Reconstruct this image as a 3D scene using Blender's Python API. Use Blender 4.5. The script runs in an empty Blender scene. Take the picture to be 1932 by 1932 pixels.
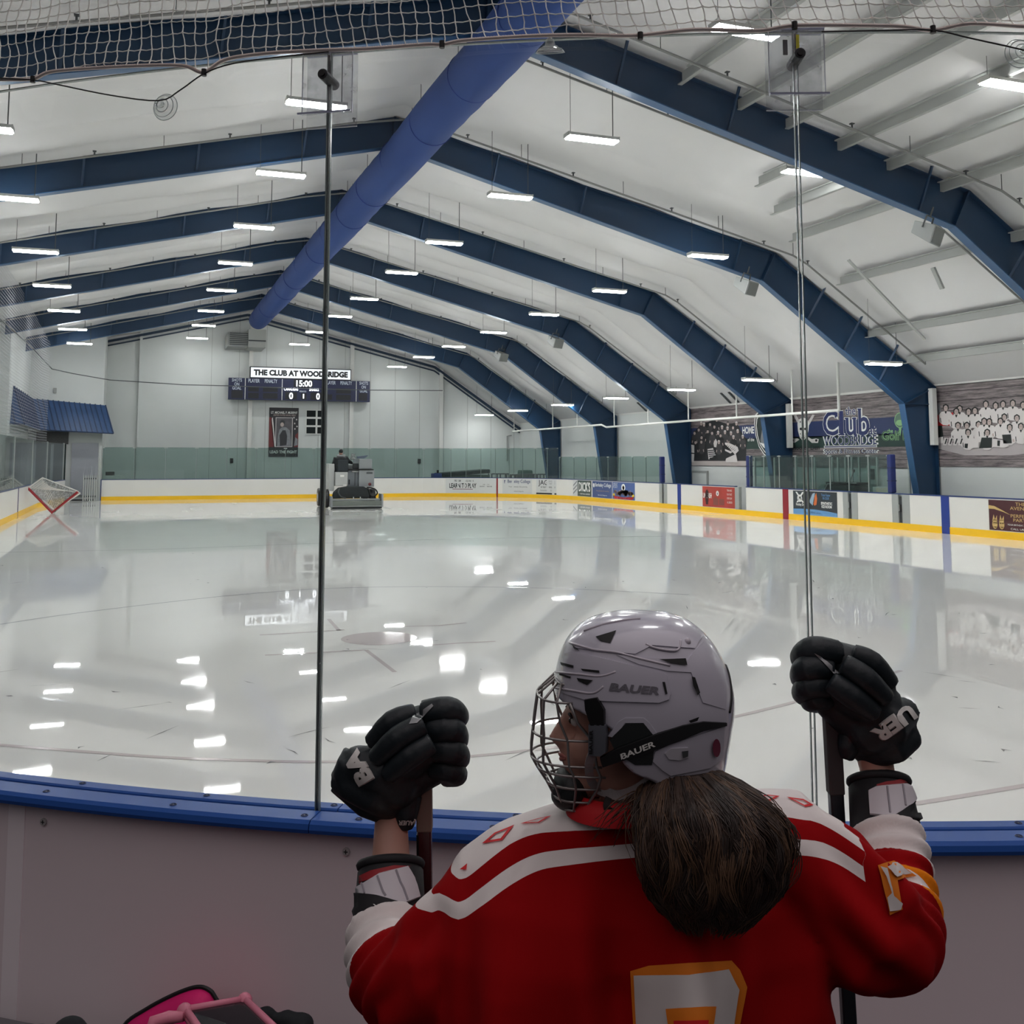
import bpy, bmesh, math, random
import numpy as np
from mathutils import Vector, Matrix
from mathutils.bvhtree import BVHTree
random.seed(7)
SC = bpy.context.scene
COL = SC.collection

# ------------------------------------------------------------------ camera
FPX, CXP, CYP, CAMZ = 1932.0, 966.0, 689.0, 2.12
TH = math.atan((867 - CYP) / FPX)
YAW = math.atan(711 / math.hypot(FPX, 867 - CYP))
FW = Vector((math.sin(YAW) * math.cos(TH), math.cos(YAW) * math.cos(TH), math.sin(TH)))
RT = Vector((math.cos(YAW), -math.sin(YAW), 0))
UP = RT.cross(FW)
CAM = Vector((0, 0, CAMZ))
cd = bpy.data.cameras.new('camera')
cam = bpy.data.objects.new('camera', cd)
COL.objects.link(cam)
cd.sensor_width = 36
cd.lens = 36
cd.shift_y = -(966 - CYP) / 1932.0
cd.clip_start = 0.05
cd.clip_end = 300
rot = Matrix((RT, UP, -FW)).transposed()
cam.matrix_world = Matrix.Translation(CAM) @ rot.to_4x4()
SC.camera = cam

# ------------------------------------------------------------------ world / exposure
w = bpy.data.worlds.new('world')
SC.world = w
w.use_nodes = True
wn, wl = w.node_tree.nodes.new, w.node_tree.links.new              # added ambient fill in place of lobby light, shaped brighter overhead for the player
wt = wn('ShaderNodeTexCoord'); wsx = wn('ShaderNodeSeparateXYZ'); wr = wn('ShaderNodeValToRGB')
wl(wt.outputs['Generated'], wsx.inputs[0]); wl(wsx.outputs['Z'], wr.inputs[0])
wr.color_ramp.elements[0].position = 0.22; wr.color_ramp.elements[0].color = (0.012, 0.011, 0.012, 1)
wr.color_ramp.elements[1].position = 0.98; wr.color_ramp.elements[1].color = (1.0, 0.90, 0.91, 1)
wl(wr.outputs[0], w.node_tree.nodes['Background'].inputs[0])
w.node_tree.nodes['Background'].inputs[1].default_value = 0.50
SC.view_settings.view_transform = 'Standard'
SC.view_settings.look = 'None'
SC.view_settings.gamma = 1
SC.view_settings.exposure = 1.03
LAMP_STRENGTH = 42.0
try:
    SC.cycles.max_bounces = 14
    SC.cycles.diffuse_bounces = 8
    SC.cycles.transparent_max_bounces = 24
    SC.cycles.use_denoising = True
    SC.cycles.sample_clamp_indirect = 12
    SC.cycles.caustics_reflective = False
    SC.cycles.caustics_refractive = False
except Exception:
    pass


# ------------------------------------------------------------------ where a line of sight meets a plane of the hall
def ray(x, y):
    return FW + RT * ((x - CXP) / FPX) - UP * ((y - CYP) / FPX)
def onx(x, y, X):
    d = ray(x, y); return CAM + d * (X / d.x)
def ony(x, y, Y):
    d = ray(x, y); return CAM + d * (Y / d.y)
def onz(x, y, z):
    d = ray(x, y); return CAM + d * ((z - CAMZ) / d.z)
def atd(x, y, dep):
    return CAM + ray(x, y) * dep
def oncyl(x, y, r, c=(5.0, 10.45)):
    d = ray(x, y)
    a = d.x ** 2 + d.y ** 2; b = 2 * (-d.x * c[0] - d.y * c[1]); k = c[0] ** 2 + c[1] ** 2 - r * r
    t = (-b - math.sqrt(b * b - 4 * a * k)) / (2 * a)
    return CAM + d * t
def proj(P):
    v = Vector(P) - CAM; z = v.dot(FW)
    return CXP + FPX * v.dot(RT) / z, CYP - FPX * v.dot(UP) / z


# ------------------------------------------------------------------ materials
def lin(c):
    return tuple(((v / 255) / 12.92 if v / 255 <= .04045 else ((v / 255 + .055) / 1.055) ** 2.4) for v in c)
MATS = {}
def mat(name, rgb, rough=.5, metal=0.0, spec=.5, coat=0.0, noise=0.0, nscale=8.0, bump=0.0, emit=0.0, sheen=0.0, stretch=None):
    if name in MATS: return MATS[name]
    m = bpy.data.materials.new(name); m.use_nodes = True
    nt = m.node_tree; b = nt.nodes['Principled BSDF']
    c = lin(rgb)
    b.inputs['Base Color'].default_value = (*c, 1)
    b.inputs['Roughness'].default_value = rough
    b.inputs['Metallic'].default_value = metal
    b.inputs['Specular IOR Level'].default_value = spec
    b.inputs['Coat Weight'].default_value = coat
    b.inputs['Coat Roughness'].default_value = .08
    if sheen: b.inputs['Sheen Weight'].default_value = sheen
    if emit:
        b.inputs['Emission Color'].default_value = (*c, 1); b.inputs['Emission Strength'].default_value = emit
    if noise or bump:
        tc = nt.nodes.new('ShaderNodeTexCoord'); mp = nt.nodes.new('ShaderNodeMapping')
        nt.links.new(tc.outputs['Object'], mp.inputs[0])
        if stretch: mp.inputs['Scale'].default_value = stretch
        nz = nt.nodes.new('ShaderNodeTexNoise'); nz.inputs['Scale'].default_value = nscale; nz.inputs['Detail'].default_value = 6
        nt.links.new(mp.outputs[0], nz.inputs['Vector'])
        if noise:
            mx = nt.nodes.new('ShaderNodeMix'); mx.data_type = 'RGBA'
            mx.inputs['A'].default_value = (*[max(0, v * (1 - noise)) for v in c], 1)
            mx.inputs['B'].default_value = (*[min(1, v * (1 + noise)) for v in c], 1)
            nt.links.new(nz.outputs['Fac'], mx.inputs['Factor']); nt.links.new(mx.outputs['Result'], b.inputs['Base Color'])
        if bump:
            bp = nt.nodes.new('ShaderNodeBump'); bp.inputs['Strength'].default_value = bump; bp.inputs['Distance'].default_value = .01
            nt.links.new(nz.outputs['Fac'], bp.inputs['Height']); nt.links.new(bp.outputs[0], b.inputs['Normal'])
    MATS[name] = m
    return m

def glass_mat(name, tint, refl=1.0, dirt=0.0, rough=0.02):
    m = bpy.data.materials.new(name); m.use_nodes = True
    nt = m.node_tree; nt.nodes.clear()
    out = nt.nodes.new('ShaderNodeOutputMaterial')
    tr = nt.nodes.new('ShaderNodeBsdfTransparent'); tr.inputs[0].default_value = (*tint, 1)
    gl = nt.nodes.new('ShaderNodeBsdfGlossy'); gl.inputs['Roughness'].default_value = rough
    fr = nt.nodes.new('ShaderNodeFresnel'); fr.inputs[0].default_value = 1.45
    ge = nt.nodes.new('ShaderNodeNewGeometry'); io = nt.nodes.new('ShaderNodeMapRange'); io.inputs[3].default_value = 1.45; io.inputs[4].default_value = 1 / 1.45
    nt.links.new(ge.outputs['Backfacing'], io.inputs[0]); nt.links.new(io.outputs[0], fr.inputs[0])
    mu = nt.nodes.new('ShaderNodeMath'); mu.operation = 'MULTIPLY'; mu.inputs[1].default_value = refl
    mx = nt.nodes.new('ShaderNodeMixShader')
    nt.links.new(fr.outputs[0], mu.inputs[0]); nt.links.new(mu.outputs[0], mx.inputs[0])
    nt.links.new(tr.outputs[0], mx.inputs[1]); nt.links.new(gl.outputs[0], mx.inputs[2])
    last = mx
    if dirt:
        df = nt.nodes.new('ShaderNodeBsdfDiffuse'); df.inputs[0].default_value = (.75, .77, .8, 1)
        tc = nt.nodes.new('ShaderNodeTexCoord')
        nz = nt.nodes.new('ShaderNodeTexNoise'); nz.inputs['Scale'].default_value = 14; nz.inputs['Detail'].default_value = 7
        rp = nt.nodes.new('ShaderNodeMapRange'); rp.inputs[1].default_value = .45; rp.inputs[2].default_value = .8
        rp.inputs[3].default_value = dirt * .25; rp.inputs[4].default_value = dirt
        m2 = nt.nodes.new('ShaderNodeMixShader')
        nt.links.new(tc.outputs['Object'], nz.inputs['Vector']); nt.links.new(nz.outputs['Fac'], rp.inputs[0])
        nt.links.new(rp.outputs[0], m2.inputs[0]); nt.links.new(mx.outputs[0], m2.inputs[1]); nt.links.new(df.outputs[0], m2.inputs[2])
        last = m2
    nt.links.new(last.outputs[0], out.inputs[0])
    MATS[name] = m
    return m

WHITE = mat('white_paint', (214, 214, 210), .55, noise=.05, nscale=.7)
WALLW = mat('wall_panel_white', (206, 209, 207), .6, noise=.07, nscale=.5)
CEILW = mat('ceiling_fabric', (212, 211, 211), .6, noise=.05, nscale=.5, bump=.12)
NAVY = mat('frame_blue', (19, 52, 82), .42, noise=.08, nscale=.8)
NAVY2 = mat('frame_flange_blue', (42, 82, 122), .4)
DUCT = mat('duct_fabric_blue', (14, 56, 122), .8, noise=.05, nscale=2)
GREY = mat('grey_steel', (150, 152, 150), .45, noise=.06, nscale=2)
PURLIN = mat('purlin_grey', (168, 170, 167), .5)
DGREY = mat('dark_grey', (70, 74, 76), .5)
BLACK = mat('black_plastic', (14, 15, 17), .4)
RUBBER = mat('rubber_floor', (48, 48, 52), .8, noise=.2, nscale=30)
BOARDW = mat('dasher_white', (222, 220, 215), .35, noise=.04, nscale=1.2)
YELLOW = mat('kick_yellow', (240, 190, 12), .4)
CAPBLUE = mat('cap_navy', (38, 58, 110), .35)
LINEBLUE = mat('line_blue', (20, 50, 134), .4)
LINERED = mat('line_red', (140, 16, 34), .4)
CAPB = mat('cap_rail_blue', (38, 82, 158), .45, noise=.04, nscale=6, spec=.2)
STEEL = mat('brushed_steel', (170, 172, 172), .3, 1.0)
ALU = mat('aluminium_post', (186, 190, 188), .35, .6)
LAMP = mat('lamp_diffuser', (250, 252, 252), .5, emit=LAMP_STRENGTH)
LAMPBODY = mat('lamp_housing', (190, 190, 185), .4)
GLASS = glass_mat('near_glass', (.965, .975, .97), .8, dirt=.015)
FARGLASS = glass_mat('far_glass', (.70, .79, .77), .9, dirt=.05)
GEDGE = mat('glass_edge', (116, 130, 128), .2, spec=.8)
ACRYL = glass_mat('acrylic_plate', (.90, .91, .93), 1.4, dirt=.42, rough=.12)
ACEDGE = mat('acrylic_edge', (150, 155, 178), .2)
CUP = glass_mat('clear_vinyl', (.86, .88, .88), 2.2, dirt=.12, rough=.1)
INK = mat('print_black', (18, 20, 24), .5)
PRW = mat('print_white', (236, 236, 232), .5)
PRNAVY = mat('print_navy', (32, 44, 98), .5)


# ------------------------------------------------------------------ mesh helpers
def setpar(o, p):
    o.parent = p
    if p.type == 'EMPTY': o.matrix_parent_inverse = Matrix.Translation(-Vector(p.location))
class MB:
    def __init__(s): s.v = []; s.f = []; s.m = []; s.mi = 0
    def add(s, vs, fs):
        o = len(s.v); s.v += [tuple(p) for p in vs]
        s.f += [tuple(i + o for i in f) for f in fs]; s.m += [s.mi] * len(fs)
    def box(s, a, b, M=None):
        (x0, y0, z0), (x1, y1, z1) = a, b
        vs = [(x0, y0, z0), (x1, y0, z0), (x1, y1, z0), (x0, y1, z0), (x0, y0, z1), (x1, y0, z1), (x1, y1, z1), (x0, y1, z1)]
        if M is not None: vs = [M @ Vector(p) for p in vs]
        s.add(vs, [(0, 3, 2, 1), (4, 5, 6, 7), (0, 1, 5, 4), (1, 2, 6, 5), (2, 3, 7, 6), (3, 0, 4, 7)])
    def bar(s, p, q, w, h, up=(0, 0, 1)):
        p = Vector(p); q = Vector(q); d = (q - p).normalized()
        sd = d.cross(Vector(up))
        if sd.length < 1e-4: sd = d.cross(Vector((1, 0, 0)))
        sd.normalize(); u = sd.cross(d)
        vs = []
        for c in (p, q):
            for a, b in ((-1, -1), (1, -1), (1, 1), (-1, 1)): vs.append(c + sd * a * w / 2 + u * b * h / 2)
        s.add(vs, [(0, 1, 2, 3), (7, 6, 5, 4), (0, 4, 5, 1), (1, 5, 6, 2), (2, 6, 7, 3), (3, 7, 4, 0)])
    def tube(s, pts, r, n=8, cap=True, closed=False):
        pts = [Vector(p) for p in pts]; N = len(pts)
        rs = r if hasattr(r, '__len__') else [r] * N
        rings = []; prev = None
        for i, p in enumerate(pts):
            if closed: t = pts[(i + 1) % N] - pts[i - 1]
            else: t = pts[min(i + 1, N - 1)] - pts[max(i - 1, 0)]
            if t.length < 1e-9: t = Vector((0, 0, 1))
            t.normalize()
            if prev is None:
                a = Vector((0, 0, 1)) if abs(t.z) < .9 else Vector((1, 0, 0))
                u = t.cross(a).normalized()
            else:
                u = prev - t * prev.dot(t)
                if u.length < 1e-6: u = t.orthogonal()
                u.normalize()
            prev = u; w_ = t.cross(u)
            rings.append([p + (u * math.cos(2 * math.pi * k / n) + w_ * math.sin(2 * math.pi * k / n)) * rs[i] for k in range(n)])
        vs = [q for rg in rings for q in rg]; fs = []
        for i in range(N if closed else N - 1):
            j = (i + 1) % N
            for k in range(n): fs.append((i * n + k, i * n + (k + 1) % n, j * n + (k + 1) % n, j * n + k))
        if cap and not closed:
            fs.append(tuple(range(n - 1, -1, -1))); fs.append(tuple((N - 1) * n + k for k in range(n)))
        s.add(vs, fs)
    def loft(s, rings, cap=True):
        n = len(rings[0]); vs = [p for r in rings for p in r]; fs = []
        for i in range(len(rings) - 1):
            for k in range(n): fs.append((i * n + k, i * n + (k + 1) % n, (i + 1) * n + (k + 1) % n, (i + 1) * n + k))
        if cap:
            fs.append(tuple(range(n - 1, -1, -1))); fs.append(tuple((len(rings) - 1) * n + k for k in range(n)))
        s.add(vs, fs)
    def prism(s, poly, d):
        n = len(poly); d = Vector(d); a = [Vector(p) for p in poly]
        s.add(a + [p + d for p in a], [tuple(range(n - 1, -1, -1)), tuple(range(n, 2 * n))] + [(i, (i + 1) % n, n + (i + 1) % n, n + i) for i in range(n)])
    def face(s, pts): s.add(pts, [tuple(range(len(pts)))])
    def ell(s, c, r, M=None, nu=14, nv=9):
        vs = []; fs = []; c = Vector(c)
        for j in range(nv + 1):
            ph = math.pi * j / nv
            for i in range(nu):
                th = 2 * math.pi * i / nu
                p = Vector((r[0] * math.sin(ph) * math.cos(th), r[1] * math.sin(ph) * math.sin(th), r[2] * math.cos(ph)))
                if M is not None: p = M @ p
                vs.append(c + p)
        for j in range(nv):
            for i in range(nu): fs.append((j * nu + i, (j + 1) * nu + i, (j + 1) * nu + (i + 1) % nu, j * nu + (i + 1) % nu))
        s.add(vs, fs)
    def mesh(s, name, mats, smooth=False):
        me = bpy.data.meshes.new(name); me.from_pydata([tuple(v) for v in s.v], [], s.f)
        for m in (mats if isinstance(mats, (list, tuple)) else [mats]): me.materials.append(m)
        me.polygons.foreach_set('material_index', s.m)
        if smooth: me.polygons.foreach_set('use_smooth', [True] * len(s.f))
        me.update(); return me
    def build(s, name, mats, parent=None, smooth=False, bevel=0, loc=None, weld=False, subsurf=0):
        me = s.mesh(name, mats, smooth)
        if weld or bevel or subsurf:
            bm = bmesh.new(); bm.from_mesh(me); bmesh.ops.remove_doubles(bm, verts=bm.verts, dist=1e-5)
            bmesh.ops.recalc_face_normals(bm, faces=bm.faces); bm.to_mesh(me); bm.free()
        o = bpy.data.objects.new(name, me); COL.objects.link(o)
        if parent is not None: setpar(o, parent)
        if loc is not None: o.location = loc
        if bevel:
            b = o.modifiers.new('bevel', 'BEVEL'); b.width = bevel; b.segments = 2; b.limit_method = 'ANGLE'
        if subsurf:
            b = o.modifiers.new('sub', 'SUBSURF'); b.levels = subsurf; b.render_levels = subsurf
        return o

def tag(o, label=None, cat=None, group=None, kind=None):
    if label: o['label'] = label
    if cat: o['category'] = cat
    if group: o['group'] = group
    if kind: o['kind'] = kind
    return o
def thing(name, label, cat, loc=(0, 0, 0), group=None):
    o = bpy.data.objects.new(name, None); o.empty_display_size = .1
    COL.objects.link(o); o.location = loc
    return tag(o, label, cat, group)
def struct(o): return tag(o, kind='structure')

def text(parent, name, body, m, F, box, bold=0.0, shear=0.0, cut=None, label=None):
    """lettering fitted into box=(u0,v0,u1,v1) of the surface map F(u,v)"""
    c = bpy.data.curves.new(name, 'FONT'); c.body = body; c.size = 1; c.offset = bold; c.shear = shear; c.resolution_u = 3
    c.space_line = .9; c.align_x = 'CENTER'
    o = bpy.data.objects.new('tmp', c); COL.objects.link(o)
    dg = bpy.context.evaluated_depsgraph_get()
    me = bpy.data.meshes.new_from_object(o.evaluated_get(dg)); bpy.data.objects.remove(o); bpy.data.curves.remove(c)
    if cut:
        bm = bmesh.new(); bm.from_mesh(me)
        bmesh.ops.subdivide_edges(bm, edges=[e for e in bm.edges if e.calc_length() > cut], cuts=2); bm.to_mesh(me); bm.free()
    xs = [v.co.x for v in me.vertices]; ys = [v.co.y for v in me.vertices]
    x0, x1, y0, y1 = min(xs), max(xs), min(ys), max(ys)
    u0, v0, u1, v1 = box
    for v in me.vertices:
        v.co = F(u0 + (v.co.x - x0) / (x1 - x0) * (u1 - u0), v0 + (v.co.y - y0) / max(1e-6, y1 - y0) * (v1 - v0))
    me.materials.clear(); me.materials.append(m); me.name = name
    ob = bpy.data.objects.new(name, me); COL.objects.link(ob)
    if parent is not None: setpar(ob, parent)
    if label: ob['label'] = label
    return ob
def plane_map(O, R, U, lift=.004):
    O = Vector(O); R = Vector(R).normalized(); U = Vector(U).normalized(); N = R.cross(U)
    return lambda u, v, l=lift: O + R * u + U * v + N * l
def blob(cx, cy, rx, ry, n=14, a0=0):
    return [(cx + rx * math.cos(a0 + 2 * math.pi * k / n), cy + ry * math.sin(a0 + 2 * math.pi * k / n)) for k in range(n)]


# ================================================================== SETTING
YF0, BAY = 18.35, 7.72
FY = [YF0 + BAY * k for k in range(0, 6)]           # roof frames, near to far
YWALL = 64.0
ROOF = [(-11.5, 6.85), (6.2, 11.2), (18.05, 8.36), (23.95, 4.42)]
def roofz(x):
    for (a, za), (b, zb) in zip(ROOF, ROOF[1:]):
        if x <= b: return za + (zb - za) * (x - a) / (b - a)
    return ROOF[-1][1]
XWR = 24.0
# rink outline, seen from the ice: s runs far-left -> far-right -> right side -> towards the viewer
RING = []
NFAR = 12
for i in range(NFAR + 1): RING.append((-1.6 + (13.4 + 1.6) * i / NFAR, 57.5))
for i in range(1, 33):
    a = math.pi / 2 * (1 - i / 32); RING.append((13.4 + 8.5 * math.cos(a), 49.0 + 8.5 * math.sin(a)))
for i in range(1, 30): RING.append((21.9, 49.0 - 1.4 * i))
RING = [Vector((x, y, 0)) for x, y in RING]
RS = [0.0]
for a, b in zip(RING, RING[1:]): RS.append(RS[-1] + (b - a).length)
RPX = [proj((p.x, p.y, .6))[0] for p in RING]
def ring_pos(s, off=0.0, z=0.0):
    s = min(max(s, 0), RS[-1] - 1e-6)
    i = max(k for k in range(len(RS)) if RS[k] <= s); i = min(i, len(RING) - 2)
    t = (s - RS[i]) / (RS[i + 1] - RS[i]); p = RING[i].lerp(RING[i + 1], t)
    def nrm(k):
        d = (RING[min(k + 1, len(RING) - 1)] - RING[max(k - 1, 0)]).normalized(); return Vector((-d.y, d.x, 0))
    n = nrm(i).lerp(nrm(i + 1), t).normalized()
    q = p + n * off; q.z = z; return q                # +off = outwards
def s_px(x):
    for i in range(len(RPX) - 1):
        if RPX[i] <= x <= RPX[i + 1]: return RS[i] + (RS[i + 1] - RS[i]) * (x - RPX[i]) / (RPX[i + 1] - RPX[i])
    return RS[-1]
def ring_strip(mb, s0, s1, o0, o1, z0, z1, step=.6):
    n = max(1, int((s1 - s0) / step)); rings = []
    for i in range(n + 1):
        s = s0 + (s1 - s0) * i / n
        rings.append([ring_pos(s, o0, z0), ring_pos(s, o1, z0), ring_pos(s, o1, z1), ring_pos(s, o0, z1)])
    mb.loft(rings)
def ring_map(s0, lift=.006): return lambda u, v, l=lift: ring_pos(s0 + u, -l, v)

# ---- ice
def ice_material():
    m = bpy.data.materials.new('ice'); m.use_nodes = True; nt = m.node_tree; b = nt.nodes['Principled BSDF']
    L = nt.links.new; N = nt.nodes.new
    tc = N('ShaderNodeTexCoord')
    b.inputs['Roughness'].default_value = .6; b.inputs['Specular IOR Level'].default_value = .15
    b.inputs['Coat Weight'].default_value = 1; b.inputs['Coat IOR'].default_value = 1.36
    n1 = N('ShaderNodeTexNoise'); n1.inputs['Scale'].default_value = .35; n1.inputs['Detail'].default_value = 5
    mp = N('ShaderNodeMapping'); mp.inputs['Scale'].default_value = (1.6, .5, 1); mp.inputs['Rotation'].default_value = (0, 0, .35)
    L(tc.outputs['Object'], mp.inputs[0]); L(mp.outputs[0], n1.inputs['Vector'])
    r1 = N('ShaderNodeMapRange'); r1.inputs[1].default_value = .46; r1.inputs[2].default_value = .66
    r1.inputs[3].default_value = .014; r1.inputs[4].default_value = .075
    L(n1.outputs['Fac'], r1.inputs[0]); L(r1.outputs[0], b.inputs['Coat Roughness'])
    n2 = N('ShaderNodeTexNoise'); n2.inputs['Scale'].default_value = .8; n2.inputs['Detail'].default_value = 8
    L(tc.outputs['Object'], n2.inputs['Vector'])
    cr = N('ShaderNodeMix'); cr.data_type = 'RGBA'
    cr.inputs['A'].default_value = (*lin((240, 240, 236)), 1); cr.inputs['B'].default_value = (*lin((249, 248, 243)), 1)
    L(n2.outputs['Fac'], cr.inputs['Factor']); L(cr.outputs['Result'], b.inputs['Base Color'])
    # fine ripple left by the resurfacer
    n3 = N('ShaderNodeTexNoise'); n3.inputs['Scale'].default_value = 3.0; n3.inputs['Detail'].default_value = 3
    m3 = N('ShaderNodeMapping'); m3.inputs['Scale'].default_value = (1, .35, 1); L(tc.outputs['Object'], m3.inputs[0]); L(m3.outputs[0], n3.inputs['Vector'])
    bp = N('ShaderNodeBump'); bp.inputs['Strength'].default_value = .012; bp.inputs['Distance'].default_value = .02
    L(n3.outputs['Fac'], bp.inputs['Height']); L(bp.outputs[0], b.inputs['Coat Normal'])
    return m
ICE = ice_material()
mb = MB()
poly = [(-4.0, 50.0), (-3.9, 54), (-3.3, 57.5), (-1.6, 57.5)] + [(p.x, p.y) for p in RING[1:]]
for k in range(1, 14):
    a = math.radians(360 - 90 * k / 14); poly.append((13.4 + 8.5 * math.cos(a), 10.45 + 8.5 * math.sin(a)))
for k in range(0, 15):
    a = math.radians(270 - 90 * k / 14); poly.append((5 + 8.5 * math.cos(a), 10.45 + 8.5 * math.sin(a)))
poly[-1] = (-3.5, 10.45); poly.append((-4.0, 13))
mb.face([(x, y, 0) for x, y in poly[::-1]])
struct(mb.build('floor', ICE))
mb = MB(); mb.box((-14, -6, -.2), (26, 66, -.012)); struct(mb.build('floor_1', RUBBER))

# ---- painted lines under the ice
def ice_paint(name, rgb, a):
    m = bpy.data.materials.new(name); m.use_nodes = True; b = m.node_tree.nodes['Principled BSDF']
    base = lin((236, 237, 234)); c = lin(rgb)
    b.inputs['Base Color'].default_value = (*[base[i] * (1 - a) + c[i] * a for i in range(3)], 1)
    b.inputs['Roughness'].default_value = .6; b.inputs['Coat Weight'].default_value = 1; b.inputs['Coat IOR'].default_value = 1.36
    b.inputs['Coat Roughness'].default_value = .06; b.inputs['Specular IOR Level'].default_value = .15
    return m
RLINE = ice_paint('under_ice_red', (140, 40, 56), .34)
GLINE = ice_paint('under_ice_grey', (90, 95, 105), .45)
def on_ice(pts, wd):
    mb = MB(); P = [onz(x, y, .002) if not isinstance(x, Vector) else x for x, y in pts]
    for a, b in zip(P, P[1:]):
        d = (b - a); d.z = 0; d.normalize(); n = Vector((-d.y, d.x, 0)) * wd / 2
        mb.face([a - n, b - n, b + n, a + n])
    return mb
def smooth(pts, n=8):
    out = []; P = [pts[0]] + list(pts) + [pts[-1]]
    for i in range(1, len(P) - 2):
        for k in range(n):
            t = k / n; q = []
            for j in range(len(P[0])):
                p0, p1, p2, p3 = P[i - 1][j], P[i][j], P[i + 1][j], P[i + 2][j]
                q.append(.5 * (2 * p1 + (p2 - p0) * t + (2 * p0 - 5 * p1 + 4 * p2 - p3) * t * t + (-p0 + 3 * p1 - 3 * p2 + p3) * t ** 3))
            out.append(tuple(q))
    out.append(tuple(pts[-1])); return out
ICELINES = [
    ([(-40, 1402), (150, 1417), (300, 1428), (450, 1434), (600, 1437), (750, 1434), (870, 1428), (1000, 1415), (1150, 1396), (1350, 1360), (1560, 1308), (1700, 1265)], .055, RLINE),
    ([(1700, 1520), (1800, 1504), (1932, 1482), (2000, 1470)], .06, RLINE),
    ([(0, 1178), (120, 1160), (300, 1138), (450, 1122), (600, 1111), (760, 1107), (950, 1108), (1100, 1112), (1300, 1122)], .05, GLINE),
    ([(0, 1042), (300, 1036), (600, 1025), (900, 1016), (1250, 1012)], .06, GLINE),
    ([(490, 1198), (560, 1194), (650, 1188)], .05, RLINE), ([(500, 1236), (600, 1231), (690, 1226)], .05, RLINE),
    ([(690, 1226), (715, 1245), (745, 1268)], .05, RLINE), ([(620, 1168), (640, 1190)], .05, RLINE),
    ([(730, 1183), (830, 1180), (880, 1175)], .05, RLINE), ([(800, 1218), (870, 1213), (935, 1210)], .05, RLINE)]
for i, (p, wd, m) in enumerate(ICELINES):
    q = smooth(p) if len(p) > 3 else p
    struct(on_ice(q, wd).build('trim_%d' % (i + 1), m))
mb = MB(); c = onz(715, 1204, .002); mb.face([c + Vector((.45 * math.cos(a), .45 * math.sin(a), 0)) for a in [2 * math.pi * k / 24 for k in range(24)]])
struct(mb.build('trim_11', RLINE))
# scattered skate scratches and dirt flecks, all one mark layer of the ice
mb = MB(); rr = random.Random(5)
FLECK = ice_paint('ice_fleck', (40, 45, 50), .75)
for k in range(130):
    px = rr.uniform(0, 1932); py = 960 + 480 * rr.random() ** 1.2
    a = onz(px, py, .0025); L = rr.choice([.05, .08, .12, .2, .45]); d = Vector((rr.uniform(-1, 1), rr.uniform(-1, 1), 0)).normalized()
    wd = rr.uniform(.006, .02) if L < .2 else .006
    n = Vector((-d.y, d.x, 0)) * wd; m_ = a + d * L * .5 + n * rr.uniform(-3, 3)
    mb.add([a, m_ - n, a + d * L, m_ + n], [(0, 1, 2, 3)])
tag(mb.build('ice_scratches', FLECK), 'dark flecks and skate scratches scattered over the white ice', 'scratches', kind='stuff')

# ---- roof lining
mb = MB()
xs = []
for (a, _), (b, _) in zip(ROOF, ROOF[1:]):
    n = max(2, int(abs(b - a) / 1.0)); xs += [a + (b - a) * i / n for i in range(n)]
xs.append(ROOF[-1][0])
ys = []
y = 2.0
while y < YWALL + .01: ys.append(y); y += BAY / 48
def sag(x, y):
    t = ((y - YF0) / BAY) % 1.0
    a = .0
    for c, wd, h in ((.09, .085, .30), (.32, .13, .24), (.55, .12, .26), (.78, .11, .24), (.93, .055, .26)):
        d = (t - c) / wd; a += h * max(0, 1 - d * d) ** .6
    k = min(1, max(0, (23.5 - x) / 3)) 
    if x > 8 and y < 25.5: a *= .35
    return a * k * (.85 + .15 * math.sin(x * 1.7 + y))
rows = [[(x, y, roofz(x) + .10 - sag(x, y)) for x in xs] for y in ys]
vs = [p for r in rows for p in r]; nx = len(xs)
mb.add(vs, [(i * nx + k, i * nx + k + 1, (i + 1) * nx + k + 1, (i + 1) * nx + k) for i in range(len(ys) - 1) for k in range(nx - 1)])
struct(mb.build('ceiling', CEILW, smooth=True))

# ---- walls
mb = MB()
mb.face([(-1.9, YWALL, 0), (24.3, YWALL, 0), (24.3, YWALL, 4.6), (18.05, YWALL, 8.7), (6.2, YWALL, 11.5), (-1.9, YWALL, 9.6)][::1])
struct(mb.build('wall_back', WALLW))
mb = MB(); mb.box((0.05, YWALL - .22, 0), (.2, YWALL, 9.8)); mb.box((.05, YWALL - .06, 0), (3.2, YWALL - .02, 10.2)); struct(mb.build('trim_12', WALLW))
for i, (x, px) in enumerate(((6.45, 468), (12.65, 660), (18.5, 833))):
    mb = MB(); mb.box((x - .12, YWALL - .25, 0), (x + .12, YWALL, roofz(x) + .1)); struct(mb.build('trim_%d' % (13 + i), WHITE))
mb = MB()
for k in range(15):
    x = .9 + 1.62 * k
    mb.box((x, YWALL - .012, 0), (x + .018, YWALL, roofz(x)))
struct(mb.build('trim_16', GREY))
mb = MB()
mb.face([(XWR, YWALL, 0), (XWR, 4, 0), (XWR, 4, 4.75), (XWR, YWALL, 4.75)]); struct(mb.build('wall_right', WALLW))
mb = MB(); mb.box((XWR - .03, 18, 4.44), (XWR, YWALL, 4.56)); struct(mb.build('trim_17', WHITE))
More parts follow.
